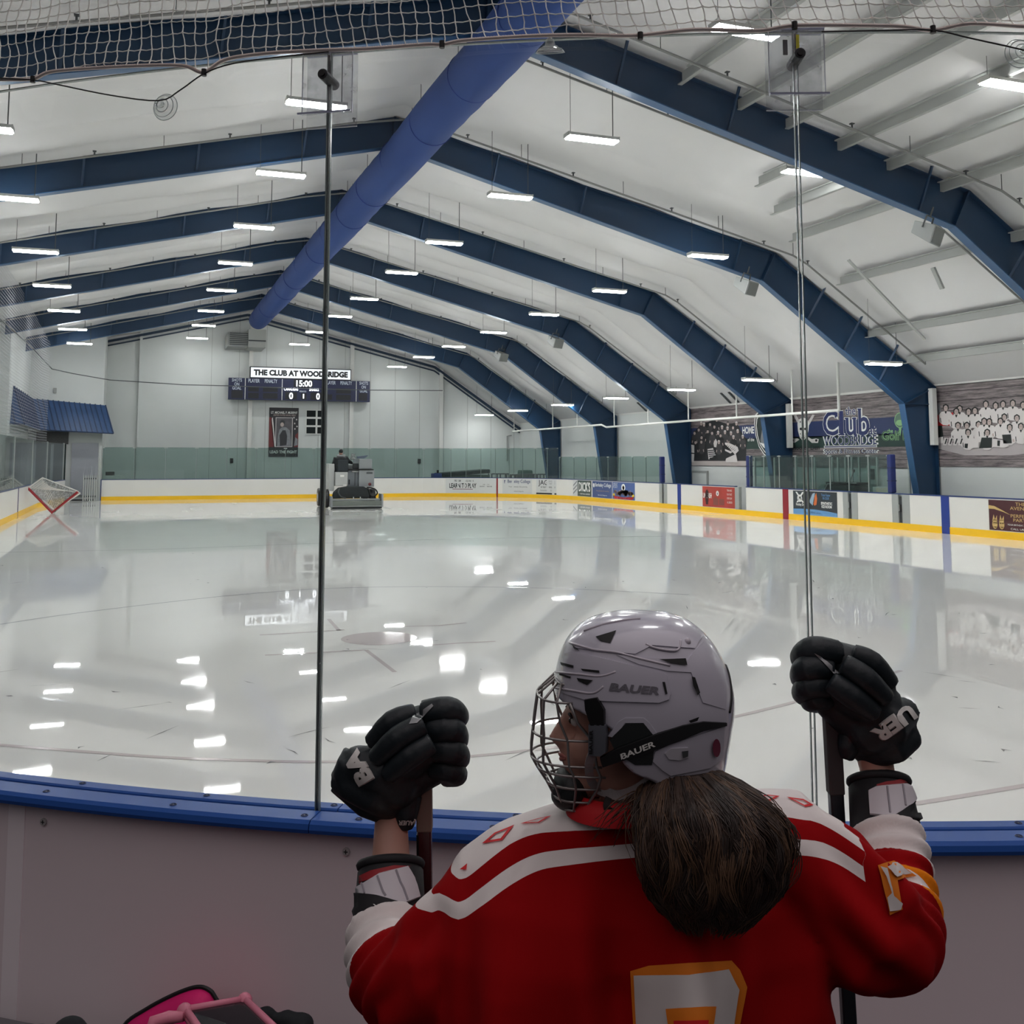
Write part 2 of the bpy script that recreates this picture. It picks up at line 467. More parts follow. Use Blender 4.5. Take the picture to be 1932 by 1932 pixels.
# left: a lower block stands in the corner of the hall
mb = MB()
XS = ony(58, 700, 60).x; YE = onx(19, 700, XS).y; XE = ony(200, 640, 60).x
mb.box((XS - 1.2, 12, 0), (XS - .9, YE, 9.2)); mb.box((XS - 1.1, YE - .2, 0), (XS, YE + .1, 9.3))
struct(mb.build('wall_left', WALLW))
mb = MB(); mb.box((XS - .3, YE, 0), (XS, 60, 9.2)); mb.box((XS - .2, 60, 0), (XE, 60.4, 9.6)); mb.box((XE - .15, 60.4, 0), (XE, YWALL, 9.7))
struct(mb.build('wall_left_far', WALLW))
# end-wall roof edge trims
mb = MB()
for (a, za), (b, zb) in zip(ROOF, ROOF[1:]):
    mb.bar((a, YWALL - .2, za - .28), (b, YWALL - .2, zb - .28), .14, .14); mb.bar((a, YWALL - .12, za - .52), (b, YWALL - .12, zb - .52), .08, .08)
struct(mb.build('trim_18', mat('end_trim_navy', (28, 50, 72), .5)))
# eave vent slots at the foot of the roof slope
mb = MB()
for k, y0 in enumerate(FY[2:]):
    for j in range(6):
        y = y0 + .9 + j * .62
        mb.bar((23.25, y - .1, roofz(23.25) + .04), (23.85, y + .1, roofz(23.85) + .03), .10, .03)
struct(mb.build('trim_19', DGREY))

# ---- roof frames: tapered column, knee, two rafter slopes
NAMES = ['nearest of the six, seen through the safety net', 'second from the near end, its column between the two team banners',
         'third from the near end, its column beside the crest on the banner', 'fourth from the near end', 'fifth from the near end', 'last before the far end wall']
def frame(y, label):
    t = thing('roof_frame', label, 'steel frame', (23.6, y, 0), 'blue steel roof frames')
    F = .13
    # web as one plate
    def plate(name, top, bot, parent, m=NAVY):
        mb = MB(); n = len(top)
        for s in (-.012, .012):
            pass
        for a, b, c, d in zip(top, top[1:], bot, bot[1:]):
            mb.add([(a[0], y - .012, a[1]), (b[0], y - .012, b[1]), (d[0], y - .012, d[1]), (c[0], y - .012, c[1]),
                    (a[0], y + .012, a[1]), (b[0], y + .012, b[1]), (d[0], y + .012, d[1]), (c[0], y + .012, c[1])],
                   [(0, 1, 2, 3), (7, 6, 5, 4), (0, 4, 5, 1), (3, 2, 6, 7)])
        return mb.build(name, m, parent)
    lx = -5.5 if y > 47 else -11.4
    top = [(lx, roofz(lx) + .02), (6.2, 11.17), (18.0, 8.33)]
    bot = [(lx, 10.4 - (6.2 - lx) * .242), (6.2, 10.4), (17.55, 7.46)]
    r = plate('rafter', top, bot, t)
    leg = plate('haunch', [(18.0, 8.33), (23.9, 4.42)], [(17.55, 7.46), (22.65, 3.87)], t)
    col = plate('column', [(22.65, 3.87), (23.25, 0)], [(23.9, 4.42), (23.9, 0)], t)
    def flange(name, pts, wd, parent, m, th=.025):
        mb = MB()
        for a, b in zip(pts, pts[1:]): mb.bar((a[0], y, a[1]), (b[0], y, b[1]), wd, th, up=(0, 0, 1))
        return mb.build(name, m, parent)
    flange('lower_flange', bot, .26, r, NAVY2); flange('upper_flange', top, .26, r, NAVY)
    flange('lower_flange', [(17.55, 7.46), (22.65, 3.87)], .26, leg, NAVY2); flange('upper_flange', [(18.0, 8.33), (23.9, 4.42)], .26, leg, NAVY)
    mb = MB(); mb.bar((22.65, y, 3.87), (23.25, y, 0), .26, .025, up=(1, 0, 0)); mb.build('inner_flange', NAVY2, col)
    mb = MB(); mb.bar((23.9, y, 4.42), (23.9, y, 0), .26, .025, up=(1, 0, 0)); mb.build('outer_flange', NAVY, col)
    mb = MB(); mb.bar((22.65, y, 3.87), (23.9, y, 4.42), .24, .03); mb.bar((22.65, y, 3.87), (23.9, y, 3.87), .24, .03); mb.bar((17.55, y, 7.46), (18.0, y, 8.33), .26, .05, up=(1, 0, 0))
    mb.bar((6.2, y, 10.38), (6.2, y, 11.2), .26, .05, up=(1, 0, 0))
    mb.build('stiffener', NAVY, t)
    mb = MB()
    for k in range(8):                                 # flange braces out to the purlins
        x = -4.0 + 2.6 * k if k < 7 else 16.6
        if x < lx + .5: continue
        zb = 10.4 - (6.2 - x) * .242 if x < 6.2 else 10.4 - (x - 6.2) * .259
        mb.bar((x, y - .02, zb + .06), (x + .05, y - .42, roofz(x) + .0), .05, .05)
    for x in (19.2, 20.5, 21.8):
        zb = 7.46 - (x - 17.55) * .704
        mb.bar((x, y - .02, zb + .1), (x + .35, y - .5, roofz(x + .35) + .05), .06, .06)
    mb.build('flange_brace', NAVY, t)
    return t
for y, nm in zip(FY, NAMES): frame(y, 'dark blue steel roof frame, ' + nm)

# ---- bare purlins and girts in the near right-hand bay
PUR = [(10.4, 18.1), (11.86, 18.3), (13.05, 18.3), (14.42, 21.4), (15.75, 22.7), (17.25, 24.0), (19.3, 24.6), (21.3, 25.9), (22.5, 25.6)]
ordn = ['first', 'second', 'third', 'fourth', 'fifth', 'sixth', 'seventh', 'eighth', 'ninth', 'tenth', 'eleventh']
for i, (x, y1) in enumerate(PUR):
    z = roofz(x) - .17
    mb = MB(); mb.bar((x, 5, z), (x, y1, z), .03, .2); mb.bar((x + .04, 5, z - .1), (x + .04, y1 + .2, z - .1), .1, .025); mb.bar((x - .04, 5, z + .1), (x - .04, y1 - .3, z + .1), .1, .025)
    tag(mb.build('purlin', PURLIN), 'bare grey roof purlin in the near bay, %s counting from the ridge' % ordn[i], 'purlin', 'bare purlins of the near bay')
for i, (p, q, wd) in enumerate([((1812, 279), (1826, 377), .16), ((1600, 490), (1745, 640), .08), ((1275, 60), (1275, 213), .06), ((1760, 505), (1778, 545), .12)]):
    A = ony(*p, 20.5); B = ony(*q, 20.5)
    mb = MB(); mb.bar(A, B, wd, wd * .5)
    tag(mb.build('brace_strut', PURLIN), ['upright grey strut standing on the near bend of the roof frame', 'thin grey diagonal strut under the steep roof slope', 'slim white hanger strap over the nearest roof frame', 'short grey hatch-edge strut on the steep roof slope'][i], 'strut')

# ---- sprinkler pipes along the slopes
k = 0
for i, y0 in enumerate(FY):
    for dy, nm in ((-1.15, 'on the near side of'), (1.3, 'on the far side of')):
        y = y0 + dy
        if y > YWALL - 1: continue
        mb = MB(); pts = []
        x = -5.6
        while x < 17.6: pts.append((x, y, roofz(x) - .33)); x += 1.5
        pts += [(17.9, y, roofz(17.9) - .33), (18.4, y, roofz(18.4) - .3), (22.6, y, roofz(22.6) - .3)]
        mb.tube(pts, .028, 6)
        t = mb.build('sprinkler_pipe', mat('sprinkler_pipe', (128, 128, 126), .5))
        mb = MB()
        for p in pts[::2]: mb.bar(p, (p[0], p[1], roofz(p[0]) + .05), .012, .012)
        mb.build('hanger', DGREY, t)
        mb = MB()
        for p in pts[1::2]: mb.tube([(p[0], p[1], p[2] + .02), (p[0], p[1], p[2] + .13)], .02, 5); mb.box((p[0] - .04, p[1] - .04, p[2] + .1), (p[0] + .04, p[1] + .04, p[2] + .12))
        mb.build('sprinkler_head', DGREY, t)
        tag(t, 'thin grey sprinkler pipe %s the %s' % (nm, ['nearest blue roof frame', 'second blue roof frame', 'third blue roof frame', 'fourth blue roof frame', 'fifth blue roof frame', 'last blue roof frame'][i]), 'pipe', 'sprinkler pipes under the roof')
        k += 1

# ---- long white pipe with drops along the right wall
t = thing('heating_pipe', 'long white pipe hung along the right wall in front of the banners', 'pipe', (22.6, 45, 3.85))
P = [onx(*p, 22.5) for p in ((967, 814), (1050, 808), (1135, 801.5), (1144, 806), (1300, 794), (1450, 784), (1583, 774))]
mb = MB(); mb.tube(P, .05, 8); mb.tube([P[-1], onx(1580, 670, 22.5)], .05, 8); mb.build('pipe_run', WHITE, t)
for (x0, y0), (x1, y1) in (((970, 790), (970, 814)), ((1043, 768), (1043, 808)), ((1089, 778), (1089, 805)), ((1159, 772), (1159, 805)), ((1223, 765), (1223, 799)), ((1299, 757), (1299, 794)), ((1390, 742), (1390, 788)), ((1495, 735), (1495, 780))):
    q = onx(x1, y1, 22.5); mb = MB(); mb.tube([q, (q.x, q.y, roofz(22.5))], .03, 6); mb.build('hanger', WHITE, t)

# ---- strip lights
lamp_parts = None
def make_light(loc, label, group):
    global lamp_parts
    t = thing('strip_light', label, 'light', loc, group)
    if lamp_parts is None:
        mb = MB(); mb.box((-.6, -.13, .012), (.6, .13, .075)); mb.box((-.6, -.14, -.01), (-.575, .14, .08)); mb.box((.575, -.14, -.01), (.6, .14, .08)); a = mb.mesh('housing', LAMPBODY)
        mb = MB()
        for s in (-1, 1): mb.box((-.572, s * .065 - .05, -.035), (.572, s * .065 + .05, .010))
        b = mb.mesh('diffuser', LAMP)
        lamp_parts = (a, b)
    for nm, me in zip(('housing', 'diffuser'), lamp_parts):
        o = bpy.data.objects.new(nm, me); COL.objects.link(o); o.parent = t
    mb = MB()
    x, y, z = loc
    for s in (-.5, .5):
        mb.tube([(s, 0, .075), (s, 0, roofz(x + s) - z + .02)], .006 if s < 0 else .011, 4)
    o = bpy.data.objects.new('suspension_cable', mb.mesh('suspension_cable', DGREY)); COL.objects.link(o); o.parent = t
    return t
rows = [
    ('far left row', 7.97, [(5, 245), (30, 375), (60, 474), (90, 539), (115, 586), (132, 621), (147, 648)]),
    ('row left of the blue duct', 9.1, [(590, 197), (522, 328), (478, 428), (445, 497), (423, 548), (400, 587), (385, 614), (373, 638)]),
    ('row right of the blue duct', 8.97, [(1393, 58), (1100, 261), (952, 370), (834, 458), (751, 514), (690, 564), (645, 597), (605, 627), (575, 650)]),
    ('row below the bend of the roof', 7.8, [(1315, 482), (1144, 549), (1022, 593), (930, 627), (862, 654), (805, 674), (757, 692)]),
    ('row over the right-hand boards', 4.95, [(1925, 645), (1650, 686), (1431, 717), (1275, 735), (1158, 751), (1062, 764), (990, 775), (928, 785)])]
LIGHTS = []
for nm, z, L in rows:
    P = [onz(x, y, z) for x, y in L]
    X = sum(p.x for p in P) / len(P)
    n = len(P)
    for i, p in enumerate(P):
        j = n - 1 - i
        lb = ('strip light nearest the far wall, %s' % nm) if j == 0 else ('%s strip light from the far wall, %s' % (ordn[j], nm))
        LIGHTS.append(make_light((X, min(p.y, 61.9), z), lb, 'hanging strip lights'))
for (x, y), lb in (((1900, 160), 'big near strip light at the right edge of the picture'), ((1510, 325), 'strip light half hidden under the nearest roof frame')):
    p = onz(x, y, 8.85); make_light((14.6, p.y, 8.85), lb, 'hanging strip lights')
# the same rows carry on over the viewer, out of the picture
for nm, X, ys_ in (('over the near left ice', 3.1, (9.5, 3.5)), ('over the near right ice', 9.0, (8.0,)), ('over the near right boards', 20.6, (13.0, 7.0)), ('over the near left boards', -2.9, (12.0,))):
    for i, y in enumerate(ys_):
        make_light((X, y, roofz(X) - 1.3), '%s strip light %s, outside the picture' % (ordn[i], nm), 'hanging strip lights')

# ---- blue fabric duct
t = thing('air_duct', 'long bright blue fabric air duct hanging under the ridge', 'duct', (6.2, 30, 9.85))
mb = MB(); R = .53
Y = [3 + .55 * i for i in range(101)]
mb.tube([(6.2, y, 9.87 - .02 * math.sin(y * .8) - .006 * math.sin(y * 5.1)) for y in Y if y < 57.9] + [(6.2, 58.0, 9.85)], [R * (1 + .008 * math.sin(y * 5.7)) for y in Y if y < 57.9] + [R * .97], 28)
mb.build('duct_tube', DUCT, t, smooth=True)
mb = MB()
for i in range(18):
    y = 4 + 3.05 * i
    mb.tube([(6.2 + (R + .004) * math.cos(a), y, 9.87 + (R + .004) * math.sin(a)) for a in [2 * math.pi * k / 28 for k in range(28)]], .008, 4, closed=True)
mb.build('seam', mat('duct_seam', (24, 48, 128), .8), t)
mb = MB()
for i in range(18): mb.tube([(6.2, 5 + 3.05 * i, 9.87 + R), (6.2, 5 + 3.05 * i, 11.15)], .008, 4)
mb.build('hanging_wire', DGREY, t)
t = thing('air_unit', 'grey air unit on the far wall under the end of the blue duct', 'air unit', (6, 62.4, 8.6))
a = ony(430, 628, 62); b = ony(472, 655, 62); c = ony(468, 622, 62); d = ony(500, 657, 62)
mb = MB(); mb.box((a.x, 61.9, b.z), (b.x, 63.9, a.z)); mb.build('fan_box', GREY, t)
mb = MB(); mb.box((c.x, 61.6, d.z), (d.x, 63.9, c.z)); mb.build('plenum', mat('unit_light', (176, 178, 174), .4), t)
mb = MB()
for k in range(7): mb.box((a.x + .1, 61.88, b.z + .1 + .11 * k), (b.x - .1, 61.9, b.z + .15 + .11 * k))
mb.build('louvre', DGREY, t)
mb = MB(); mb.box((c.x, 61.58, d.z + .35), (d.x, 61.6, d.z + .42)); mb.build('band', DGREY, t)

# ---- speakers under the roof bend
for (px, py, y), lb in zip(((1745, 440, 18.0), (1403, 540, 25.7), (1045, 645, 41.2), (943, 672, 48.9)),
                           ('largest grey box loudspeaker, under the nearest roof frame', 'grey box loudspeaker hanging from the second roof frame', 'small grey loudspeaker under the fourth roof frame', 'smallest grey loudspeaker, under the fifth roof frame')):
    c = ony(px, py, y); t = thing('loudspeaker', lb, 'loudspeaker', c, 'loudspeakers under the roof')
    M = Matrix.Translation(c) @ Matrix.Rotation(.5, 4, 'Z') @ Matrix.Rotation(.35, 4, 'X')
    mb = MB()
    f = [(-.32, -.3, -.22), (.32, -.3, -.22), (.32, -.3, .2), (-.32, -.3, .2)]; bk = [(-.17, .25, -.06), (.17, .25, -.06), (.17, .25, .22), (-.17, .25, .22)]
    mb.loft([[M @ Vector(p) for p in f], [M @ Vector(p) for p in bk]]); mb.build('cabinet', GREY, t, bevel=.02)
    mb = MB(); mb.box((-.28, -.315, -.19), (.28, -.301, .17), M); mb.build('grille', mat('grille', (120, 122, 120), .6), t)
    mb = MB(); mb.tube([M @ Vector((-.25, 0, .1)), M @ Vector((-.2, 0, .38)), M @ Vector((.2, 0, .38)), M @ Vector((.25, 0, .1))], .02, 6)
    mb.tube([M @ Vector((0, 0, .38)), M @ Vector((0, 0, .6))], .02, 6); mb.build('bracket', DGREY, t)


# ================================================================== DASHER BOARDS
def board(label, s0, s1, kick=True, name='dasher_board', z1=1.06):
    c = ring_pos((s0 + s1) / 2, .06, 0)
    t = thing(name, label, 'rink boards', c, 'white dasher boards')
    mb = MB(); ring_strip(mb, s0, s1, 0, .10, 0, z1); mb.build('panel', BOARDW, t)
    if kick: mb = MB(); ring_strip(mb, s0, s1, -.014, .002, 0, .20); mb.build('kick_plate', YELLOW, t)
    mb = MB(); ring_strip(mb, s0, s1, -.01, .12, z1, z1 + .035); mb.build('cap_rail', CAPBLUE, t)
    return t
def stripe(t, x0, x1, m, name='line'):
    mb = MB(); ring_strip(mb, s_px(x0), s_px(x1), -.02, .003, 0, 1.06); return mb.build(name, m, t)
bd = board('long white dasher board along the far end of the ice', 0.0, s_px(936))
bd2 = board('curved white dasher board in the far right corner', s_px(936) + .01, s_px(1081))
stripe(bd2, 937, 939.5, LINERED)
bd3 = board('white dasher board with the green, blue and crowd advertisements', s_px(1081) + .01, s_px(1244))
bd4 = board('white dasher board carrying the far blue line', s_px(1259), s_px(1387))
stripe(bd4, 1279, 1285, LINEBLUE)
bd5 = board('white dasher board carrying the red centre line', s_px(1408), s_px(1591))
stripe(bd5, 1478, 1488, LINERED)
bd6 = board('plain white dasher board between two grey gates', s_px(1619), s_px(1684))
bd7 = board('white dasher board carrying the near blue line', s_px(1717), RS[-1])
stripe(bd7, 1777, 1792, LINEBLUE)
# kick plate runs on under the gates
for i, (a, b) in enumerate(((1244, 1259), (1387, 1408), (1591, 1619), (1684, 1717))):
    mb = MB(); ring_strip(mb, s_px(a), s_px(b), -.014, .10, 0, .20)
    tag(mb.build('gate_sill', YELLOW), 'yellow sill under the %s from the far end' % ['first grey gate', 'open bench doorway', 'second grey gate', 'third grey gate'][i], 'sill')
def gate(x0, x1, label):
    s0, s1 = s_px(x0), s_px(x1); t = thing('bench_gate', label, 'gate', ring_pos((s0 + s1) / 2, .1, .2))
    d = s1 - s0
    mb = MB(); ring_strip(mb, s0, s0 + d * .36, -.005, .1, .2, 1.06); ring_strip(mb, s1 - d * .42, s1, -.005, .1, .2, 1.06); mb.build('post', ALU, t)
    mb = MB(); ring_strip(mb, s0 + d * .36, s1 - d * .42, .05, .08, .2, 1.0); mb.build('gap_strip', DGREY, t)
    mb = MB(); ring_strip(mb, s0, s1, -.01, .12, 1.06, 1.09); mb.build('cap_rail', CAPBLUE, t)
    mb = MB(); ring_strip(mb, s0 + d * .38, s0 + d * .46, -.02, .05, .55, .75); mb.build('latch', STEEL, t)
gate(1244, 1259, 'narrow grey gate before the far blue line'); gate(1591, 1619, 'grey gate to the right of the black advertisement'); gate(1684, 1717, 'grey gate left of the near blue line')
t = thing('bench_doorway', 'open doorway in the boards right of the red advertisement', 'gate', ring_pos(s_px(1397), .1, .2))
s0, s1 = s_px(1387), s_px(1408)
mb = MB(); ring_strip(mb, s0, s0 + .28, -.005, .12, .2, 1.06); mb.build('post', ALU, t)
mb = MB(); ring_strip(mb, s0 + .3, s1, .9, .95, .35, .45); ring_strip(mb, s0 + .3, s1, .9, .95, .68, .75); ring_strip(mb, s0 + .3, s1, .5, .95, .2, .24); mb.build('rail', DGREY, t)

# ---- advertisements fixed on the boards
def ad(label, x0, x1, m, z0=.22, z1=1.03):
    s0, s1 = s_px(x0), s_px(x1); t = thing('advertisement', label, 'advertisement', ring_pos((s0 + s1) / 2, 0, .6), 'advertisements on the boards')
    mb = MB(); ring_strip(mb, s0, s1, -.007, -.001, z0, z1, .4); mb.build('printed_sheet', m, t)
    wd = s1 - s0; F0 = ring_map(s0, .011)
    F = lambda u, v, l=.011: ring_pos(s0 + u * wd, -l, z0 + v * (z1 - z0))
    return t, F
def rect(t, name, F, b, m, label=None, n=6):
    mb = MB(); u0, v0, u1, v1 = b; vs = []
    for i in range(n + 1):
        u = u0 + (u1 - u0) * i / n; vs += [F(u, v0), F(u, v1)]
    mb.add(vs, [(2 * i, 2 * i + 2, 2 * i + 3, 2 * i + 1) for i in range(n)])
    o = mb.build(name, m, t)
    if label: o['label'] = label
    return o
def shapes(t, name, F, polys, m):
    mb = MB()
    for p in polys: mb.face([F(u, v) for u, v in p])
    return mb.build(name, m, t)
AG = mat('ad_pale_grey', (206, 207, 206), .4); ADG = mat('ad_green', (52, 72, 68), .4); ADB = mat('ad_blue', (58, 78, 130), .4); ADBK = mat('ad_charcoal', (46, 52, 58), .4)
RED = mat('print_red', (190, 34, 40), .5); ADR = mat('ad_brick_red', (168, 54, 44), .4, noise=.25, nscale=2); ADM = mat('ad_maroon', (74, 32, 38), .4, noise=.15, nscale=3); GOLD = mat('print_gold', (196, 164, 104), .45)
SKYB = mat('print_sky', (98, 150, 200), .5); ORANGE = mat('print_orange', (206, 104, 48), .5); PGREY = mat('print_grey', (128, 130, 134), .5, noise=.35, nscale=9)
t, F = ad('pale grey advertisement reading LEARN TO PLAY', 841, 936, AG)
text(t, 'lettering', 'LEARN TO PLAY', INK, F, (.07, .34, .60, .68), .03); rect(t, 'underline', F, (.13, .24, .53, .28), mat('print_wine', (110, 40, 66), .5))
text(t, 'lettering', 'PROGRAM', INK, F, (.17, .78, .29, .92), .02); text(t, 'lettering', 'ICE RINK', INK, F, (.39, .78, .55, .9), .01); text(t, 'lettering', 'CONTACT US', INK, F, (.73, .56, .86, .64)); text(t, 'lettering', 'SIGN UP AT THE FRONT DESK', INK, F, (.66, .42, .93, .5), .02)
t, F = ad('white advertisement with navy college lettering in the corner', 948, 1004, AG)
text(t, 'lettering', 'Berkeley College', PRNAVY, F, (.17, .66, .94, .96), .01); shapes(t, 'shield', F, [[(.06, .72), (.1, .64), (.14, .72), (.14, .92), (.06, .92)]], PRNAVY); text(t, 'lettering', 'Your potential. Our priority.', INK, F, (.2, .4, .84, .52)); text(t, 'lettering', 'BerkeleyCollege.edu', INK, F, (.33, .1, .7, .2))
t, F = ad('white advertisement with JAG lettering and a black foot', 1012, 1050, AG)
text(t, 'lettering', 'JAG', INK, F, (.1, .52, .55, .96), .01); text(t, 'lettering', 'PHYSICAL\nTHERAPY', PGREY, F, (.6, .66, .94, .94)); text(t, 'lettering', 'WE TREAT THE WHOLE YOU', INK, F, (.2, .42, .94, .54), .01); text(t, 'lettering', 'locations   info', PGREY, F, (.2, .2, .85, .36)); rect(t, 'foot_band', F, (0, 0, 1, .1), INK)
t, F = ad('pale advertisement with three grey slanting bars', 1081, 1090, AG)
shapes(t, 'slanting_bar', F, [[(.1, .1 + k * .25), (.9, .4 + k * .25), (.9, .5 + k * .25), (.1, .2 + k * .25)] for k in range(3)], PGREY)
t, F = ad("dark green advertisement reading DICK'S", 1090, 1116, ADG)
text(t, 'lettering', "DICK'S", PRW, F, (.08, .3, .92, .92), .03); text(t, 'lettering', 'SPORTING GOODS', PRW, F, (.1, .1, .9, .2), .01)
t, F = ad('blue advertisement with white college lettering', 1118, 1155, ADB)
text(t, 'lettering', 'Berkeley College', PRW, F, (.16, .6, .96, .9), .01); shapes(t, 'shield', F, [[(.04, .68), (.08, .6), (.12, .68), (.12, .86), (.04, .86)]], PRW); text(t, 'lettering', 'Your potential. Our priority.', GOLD, F, (.2, .36, .85, .46)); text(t, 'lettering', 'BerkeleyCollege.edu', PRW, F, (.3, .1, .75, .2))
t, F = ad('blue advertisement with a crowd over a red banner', 1156, 1198, mat('ad_sky_blue', (72, 98, 158), .4))
rr = random.Random(3)
shapes(t, 'crowd', F, [blob(.12 + .76 * rr.random(), .28 + .2 * rr.random(), .06, .1, 8) for k in range(26)], mat('crowd_brown', (92, 70, 66), .5))
shapes(t, 'faces', F, [blob(.1 + .8 * rr.random(), .36 + .16 * rr.random(), .02, .035, 7) for k in range(24)], mat('crowd_pale', (196, 168, 150), .5))
shapes(t, 'red_banner', F, [[(.1, .02), (.9, .02), (.98, .2), (.5, .12), (.02, .2)]], RED); shapes(t, 'emblem', F, [blob(.5, .7, .09, .22, 14)], PRW); shapes(t, 'badge', F, [blob(.07, .24, .05, .11), blob(.93, .24, .05, .11)], mat('print_yellow', (226, 196, 60), .5)); shapes(t, 'emblem_core', F, [blob(.5, .68, .05, .12, 10)], RED)
text(t, 'lettering', 'HELP\nKIDS\nPLAY', PRW, F, (.03, .66, .24, .94)); text(t, 'lettering', 'SUPPORT YOUR TEAM', PRW, F, (.2, .04, .8, .11))
t, F = ad('brick red advertisement beside the open bench doorway', 1326, 1387, ADR)
text(t, 'lettering', 'UNLEASH', PRW, F, (.02, .42, .3, .68), .03, shear=.1); shapes(t, 'figure', F, [[(.11, .1), (.18, .1), (.2, .5), (.2, .75), (.15, .86), (.1, .75), (.09, .4)]], mat('print_dark_brown', (58, 24, 22), .5)); shapes(t, 'disc', F, [blob(.48, .68, .045, .13)], PRW); shapes(t, 'disc_core', F, [blob(.48, .67, .02, .06)], LINEBLUE)
shapes(t, 'product', F, [[(.34, .1), (.5, .1), (.5, .42), (.42, .5), (.34, .42)], [(.52, .12), (.68, .12), (.68, .42), (.52, .42)]], mat('print_dull_red', (128, 66, 58), .5))
for k in range(4): text(t, 'lettering', ['TRAIN HARD', 'PLAY FAST', 'EVERY DAY', 'ALL SEASON'][k], PRW, F, (.77, .8 - .19 * k, .92, .9 - .19 * k))
t, F = ad('charcoal advertisement with an ice blue curved foot', 1497, 1580, ADBK)
shapes(t, 'blue_foot', F, [[(0, 0), (1, 0), (1, .14), (.8, .2), (.5, .24), (.2, .24), (0, .22)]], SKYB)
shapes(t, 'mask_emblem', F, [blob(.16, .68, .06, .16), [(.06, .95), (.1, .95), (.26, .5), (.22, .5)], [(.26, .95), (.22, .95), (.08, .5), (.12, .5)]], PRW); text(t, 'lettering', 'Hockey Den', PRW, F, (.07, .33, .28, .48), .02)
shapes(t, 'flame', F, [[(.38, .55), (.46, .9), (.52, .95), (.5, .6), (.46, .4)]], mat('print_steel_blue', (150, 172, 190), .5)); shapes(t, 'flame_core', F, [[(.5, .4), (.47, .5), (.5, .75), (.55, .94), (.57, .7), (.55, .45)]], ORANGE)
text(t, 'lettering', 'Train Faster\nIN OUR', SKYB, F, (.66, .68, .86, .92), .01); text(t, 'lettering', 'SYNTHETIC\nICE ROOM', PRW, F, (.65, .33, .9, .58), .04); text(t, 'lettering', 'www.TheClub.com', PRW, F, (.3, .06, .64, .16), .01)
t, F = ad('maroon advertisement with gold masks at the right edge', 1867, 1962, ADM)
shapes(t, 'gold_swoosh', F, [[(0, .82), (.12, .8), (.3, .66), (.46, .52), (.3, .62), (.12, .7), (0, .7)]], GOLD)
for k in (0, 1): shapes(t, 'gold_mask', F, [blob(.12 + .14 * k, .2, .055, .16, 14), [(.07 + .14 * k, .3), (.1 + .14 * k, .52), (.13 + .14 * k, .34)], [(.12 + .14 * k, .34), (.17 + .14 * k, .5), (.17 + .14 * k, .3)]], GOLD)
shapes(t, 'mask_eyes', F, [blob(.1 + .14 * k + d, .24, .014, .025, 7) for k in (0, 1) for d in (0, .045)] + [[(.09 + .14 * k, .12), (.16 + .14 * k, .12), (.125 + .14 * k, .07)] for k in (0, 1)], ADM)
text(t, 'lettering', 'THE\nAVENUE', GOLD, F, (.44, .7, .86, .95), .01); text(t, 'lettering', 'PERFECT\nPARTY', GOLD, F, (.45, .32, .86, .56), .01); text(t, 'lettering', 'YOUR BIRTHDAY, EVENTS', PRW, F, (.38, .18, .85, .24)); text(t, 'lettering', 'CALL US', PRW, F, (.44, .05, .7, .11))

# ---- tall clear panels above the far and right-hand boards
def glass_run(x0, x1, n, zt, label, group, posts=True, thick=.5):
    s0, s1 = (s_px(x0) if x0 else 0.0), s_px(x1)
    for i in range(n):
        a = s0 + (s1 - s0) * i / n + .01; b = s0 + (s1 - s0) * (i + 1) / n - .01
        t = thing('glass_panel', label % ordinal(i + 1), 'glass panel', ring_pos((a + b) / 2, .05, 1.095), group)
        mb = MB(); ring_strip(mb, a, b, .045, .057, 1.095, zt, .8); mb.build('pane', FARGLASS, t)
        mb = MB(); ring_strip(mb, a - .012, a + .012, .035, .067, 1.095, zt); mb.build('edge_strip', GEDGE if not posts else ALU, t)
        mb = MB(); ring_strip(mb, a, a + .08, .03, .07, zt - .05, zt - .01); ring_strip(mb, b - .08, b, .03, .07, zt - .05, zt - .01); mb.build('clip', ALU, t)
def ordinal(i):
    w = ['', 'first', 'second', 'third', 'fourth', 'fifth', 'sixth', 'seventh', 'eighth', 'ninth', 'tenth', 'eleventh', 'twelfth', 'thirteenth', 'fourteenth', 'fifteenth', 'sixteenth', 'seventeenth', 'eighteenth', 'nineteenth', 'twentieth']
    return w[i] if i < len(w) else 'twenty-' + w[i - 20]
glass_run(0, 850, 12, 2.76, '%s greenish glass panel from the left above the far end boards', 'glass above the far boards', False)
glass_run(850, 1052, 8, 2.76, '%s greenish glass panel from the left around the far right corner', 'glass in the far right corner', False)
glass_run(1054, 1244, 8, 2.27, '%s lower glass panel from the left above the advertisements of the right side', 'lower glass above the right boards', False)
glass_run(1413, 1678, 8, 2.27, '%s glass panel from the left in front of the penalty benches', 'glass of the penalty benches')
PADB = mat('post_pad_blue', (20, 36, 96), .5)
for i, (x, zt) in enumerate(((1246, 2.25), (1411, 2.27), (1680, 2.28))):
    s = s_px(x); mb = MB(); ring_strip(mb, s - .09, s + .09, .0, .2, 1.095, zt)
    p = mb.build('post_pad', PADB, bevel=.03)
    mb = MB(); ring_strip(mb, s - .095, s + .095, -.004, .204, 1.45, 1.48); ring_strip(mb, s - .095, s + .095, -.004, .204, 1.85, 1.88); mb.build('strap', mat('strap_navy', (18, 28, 70), .5), p)
    tag(p, ['blue padded post ending the lower glass on the right side', 'blue padded post left of the red centre line', 'blue padded post at the near end of the penalty bench glass'][i], 'padded post')
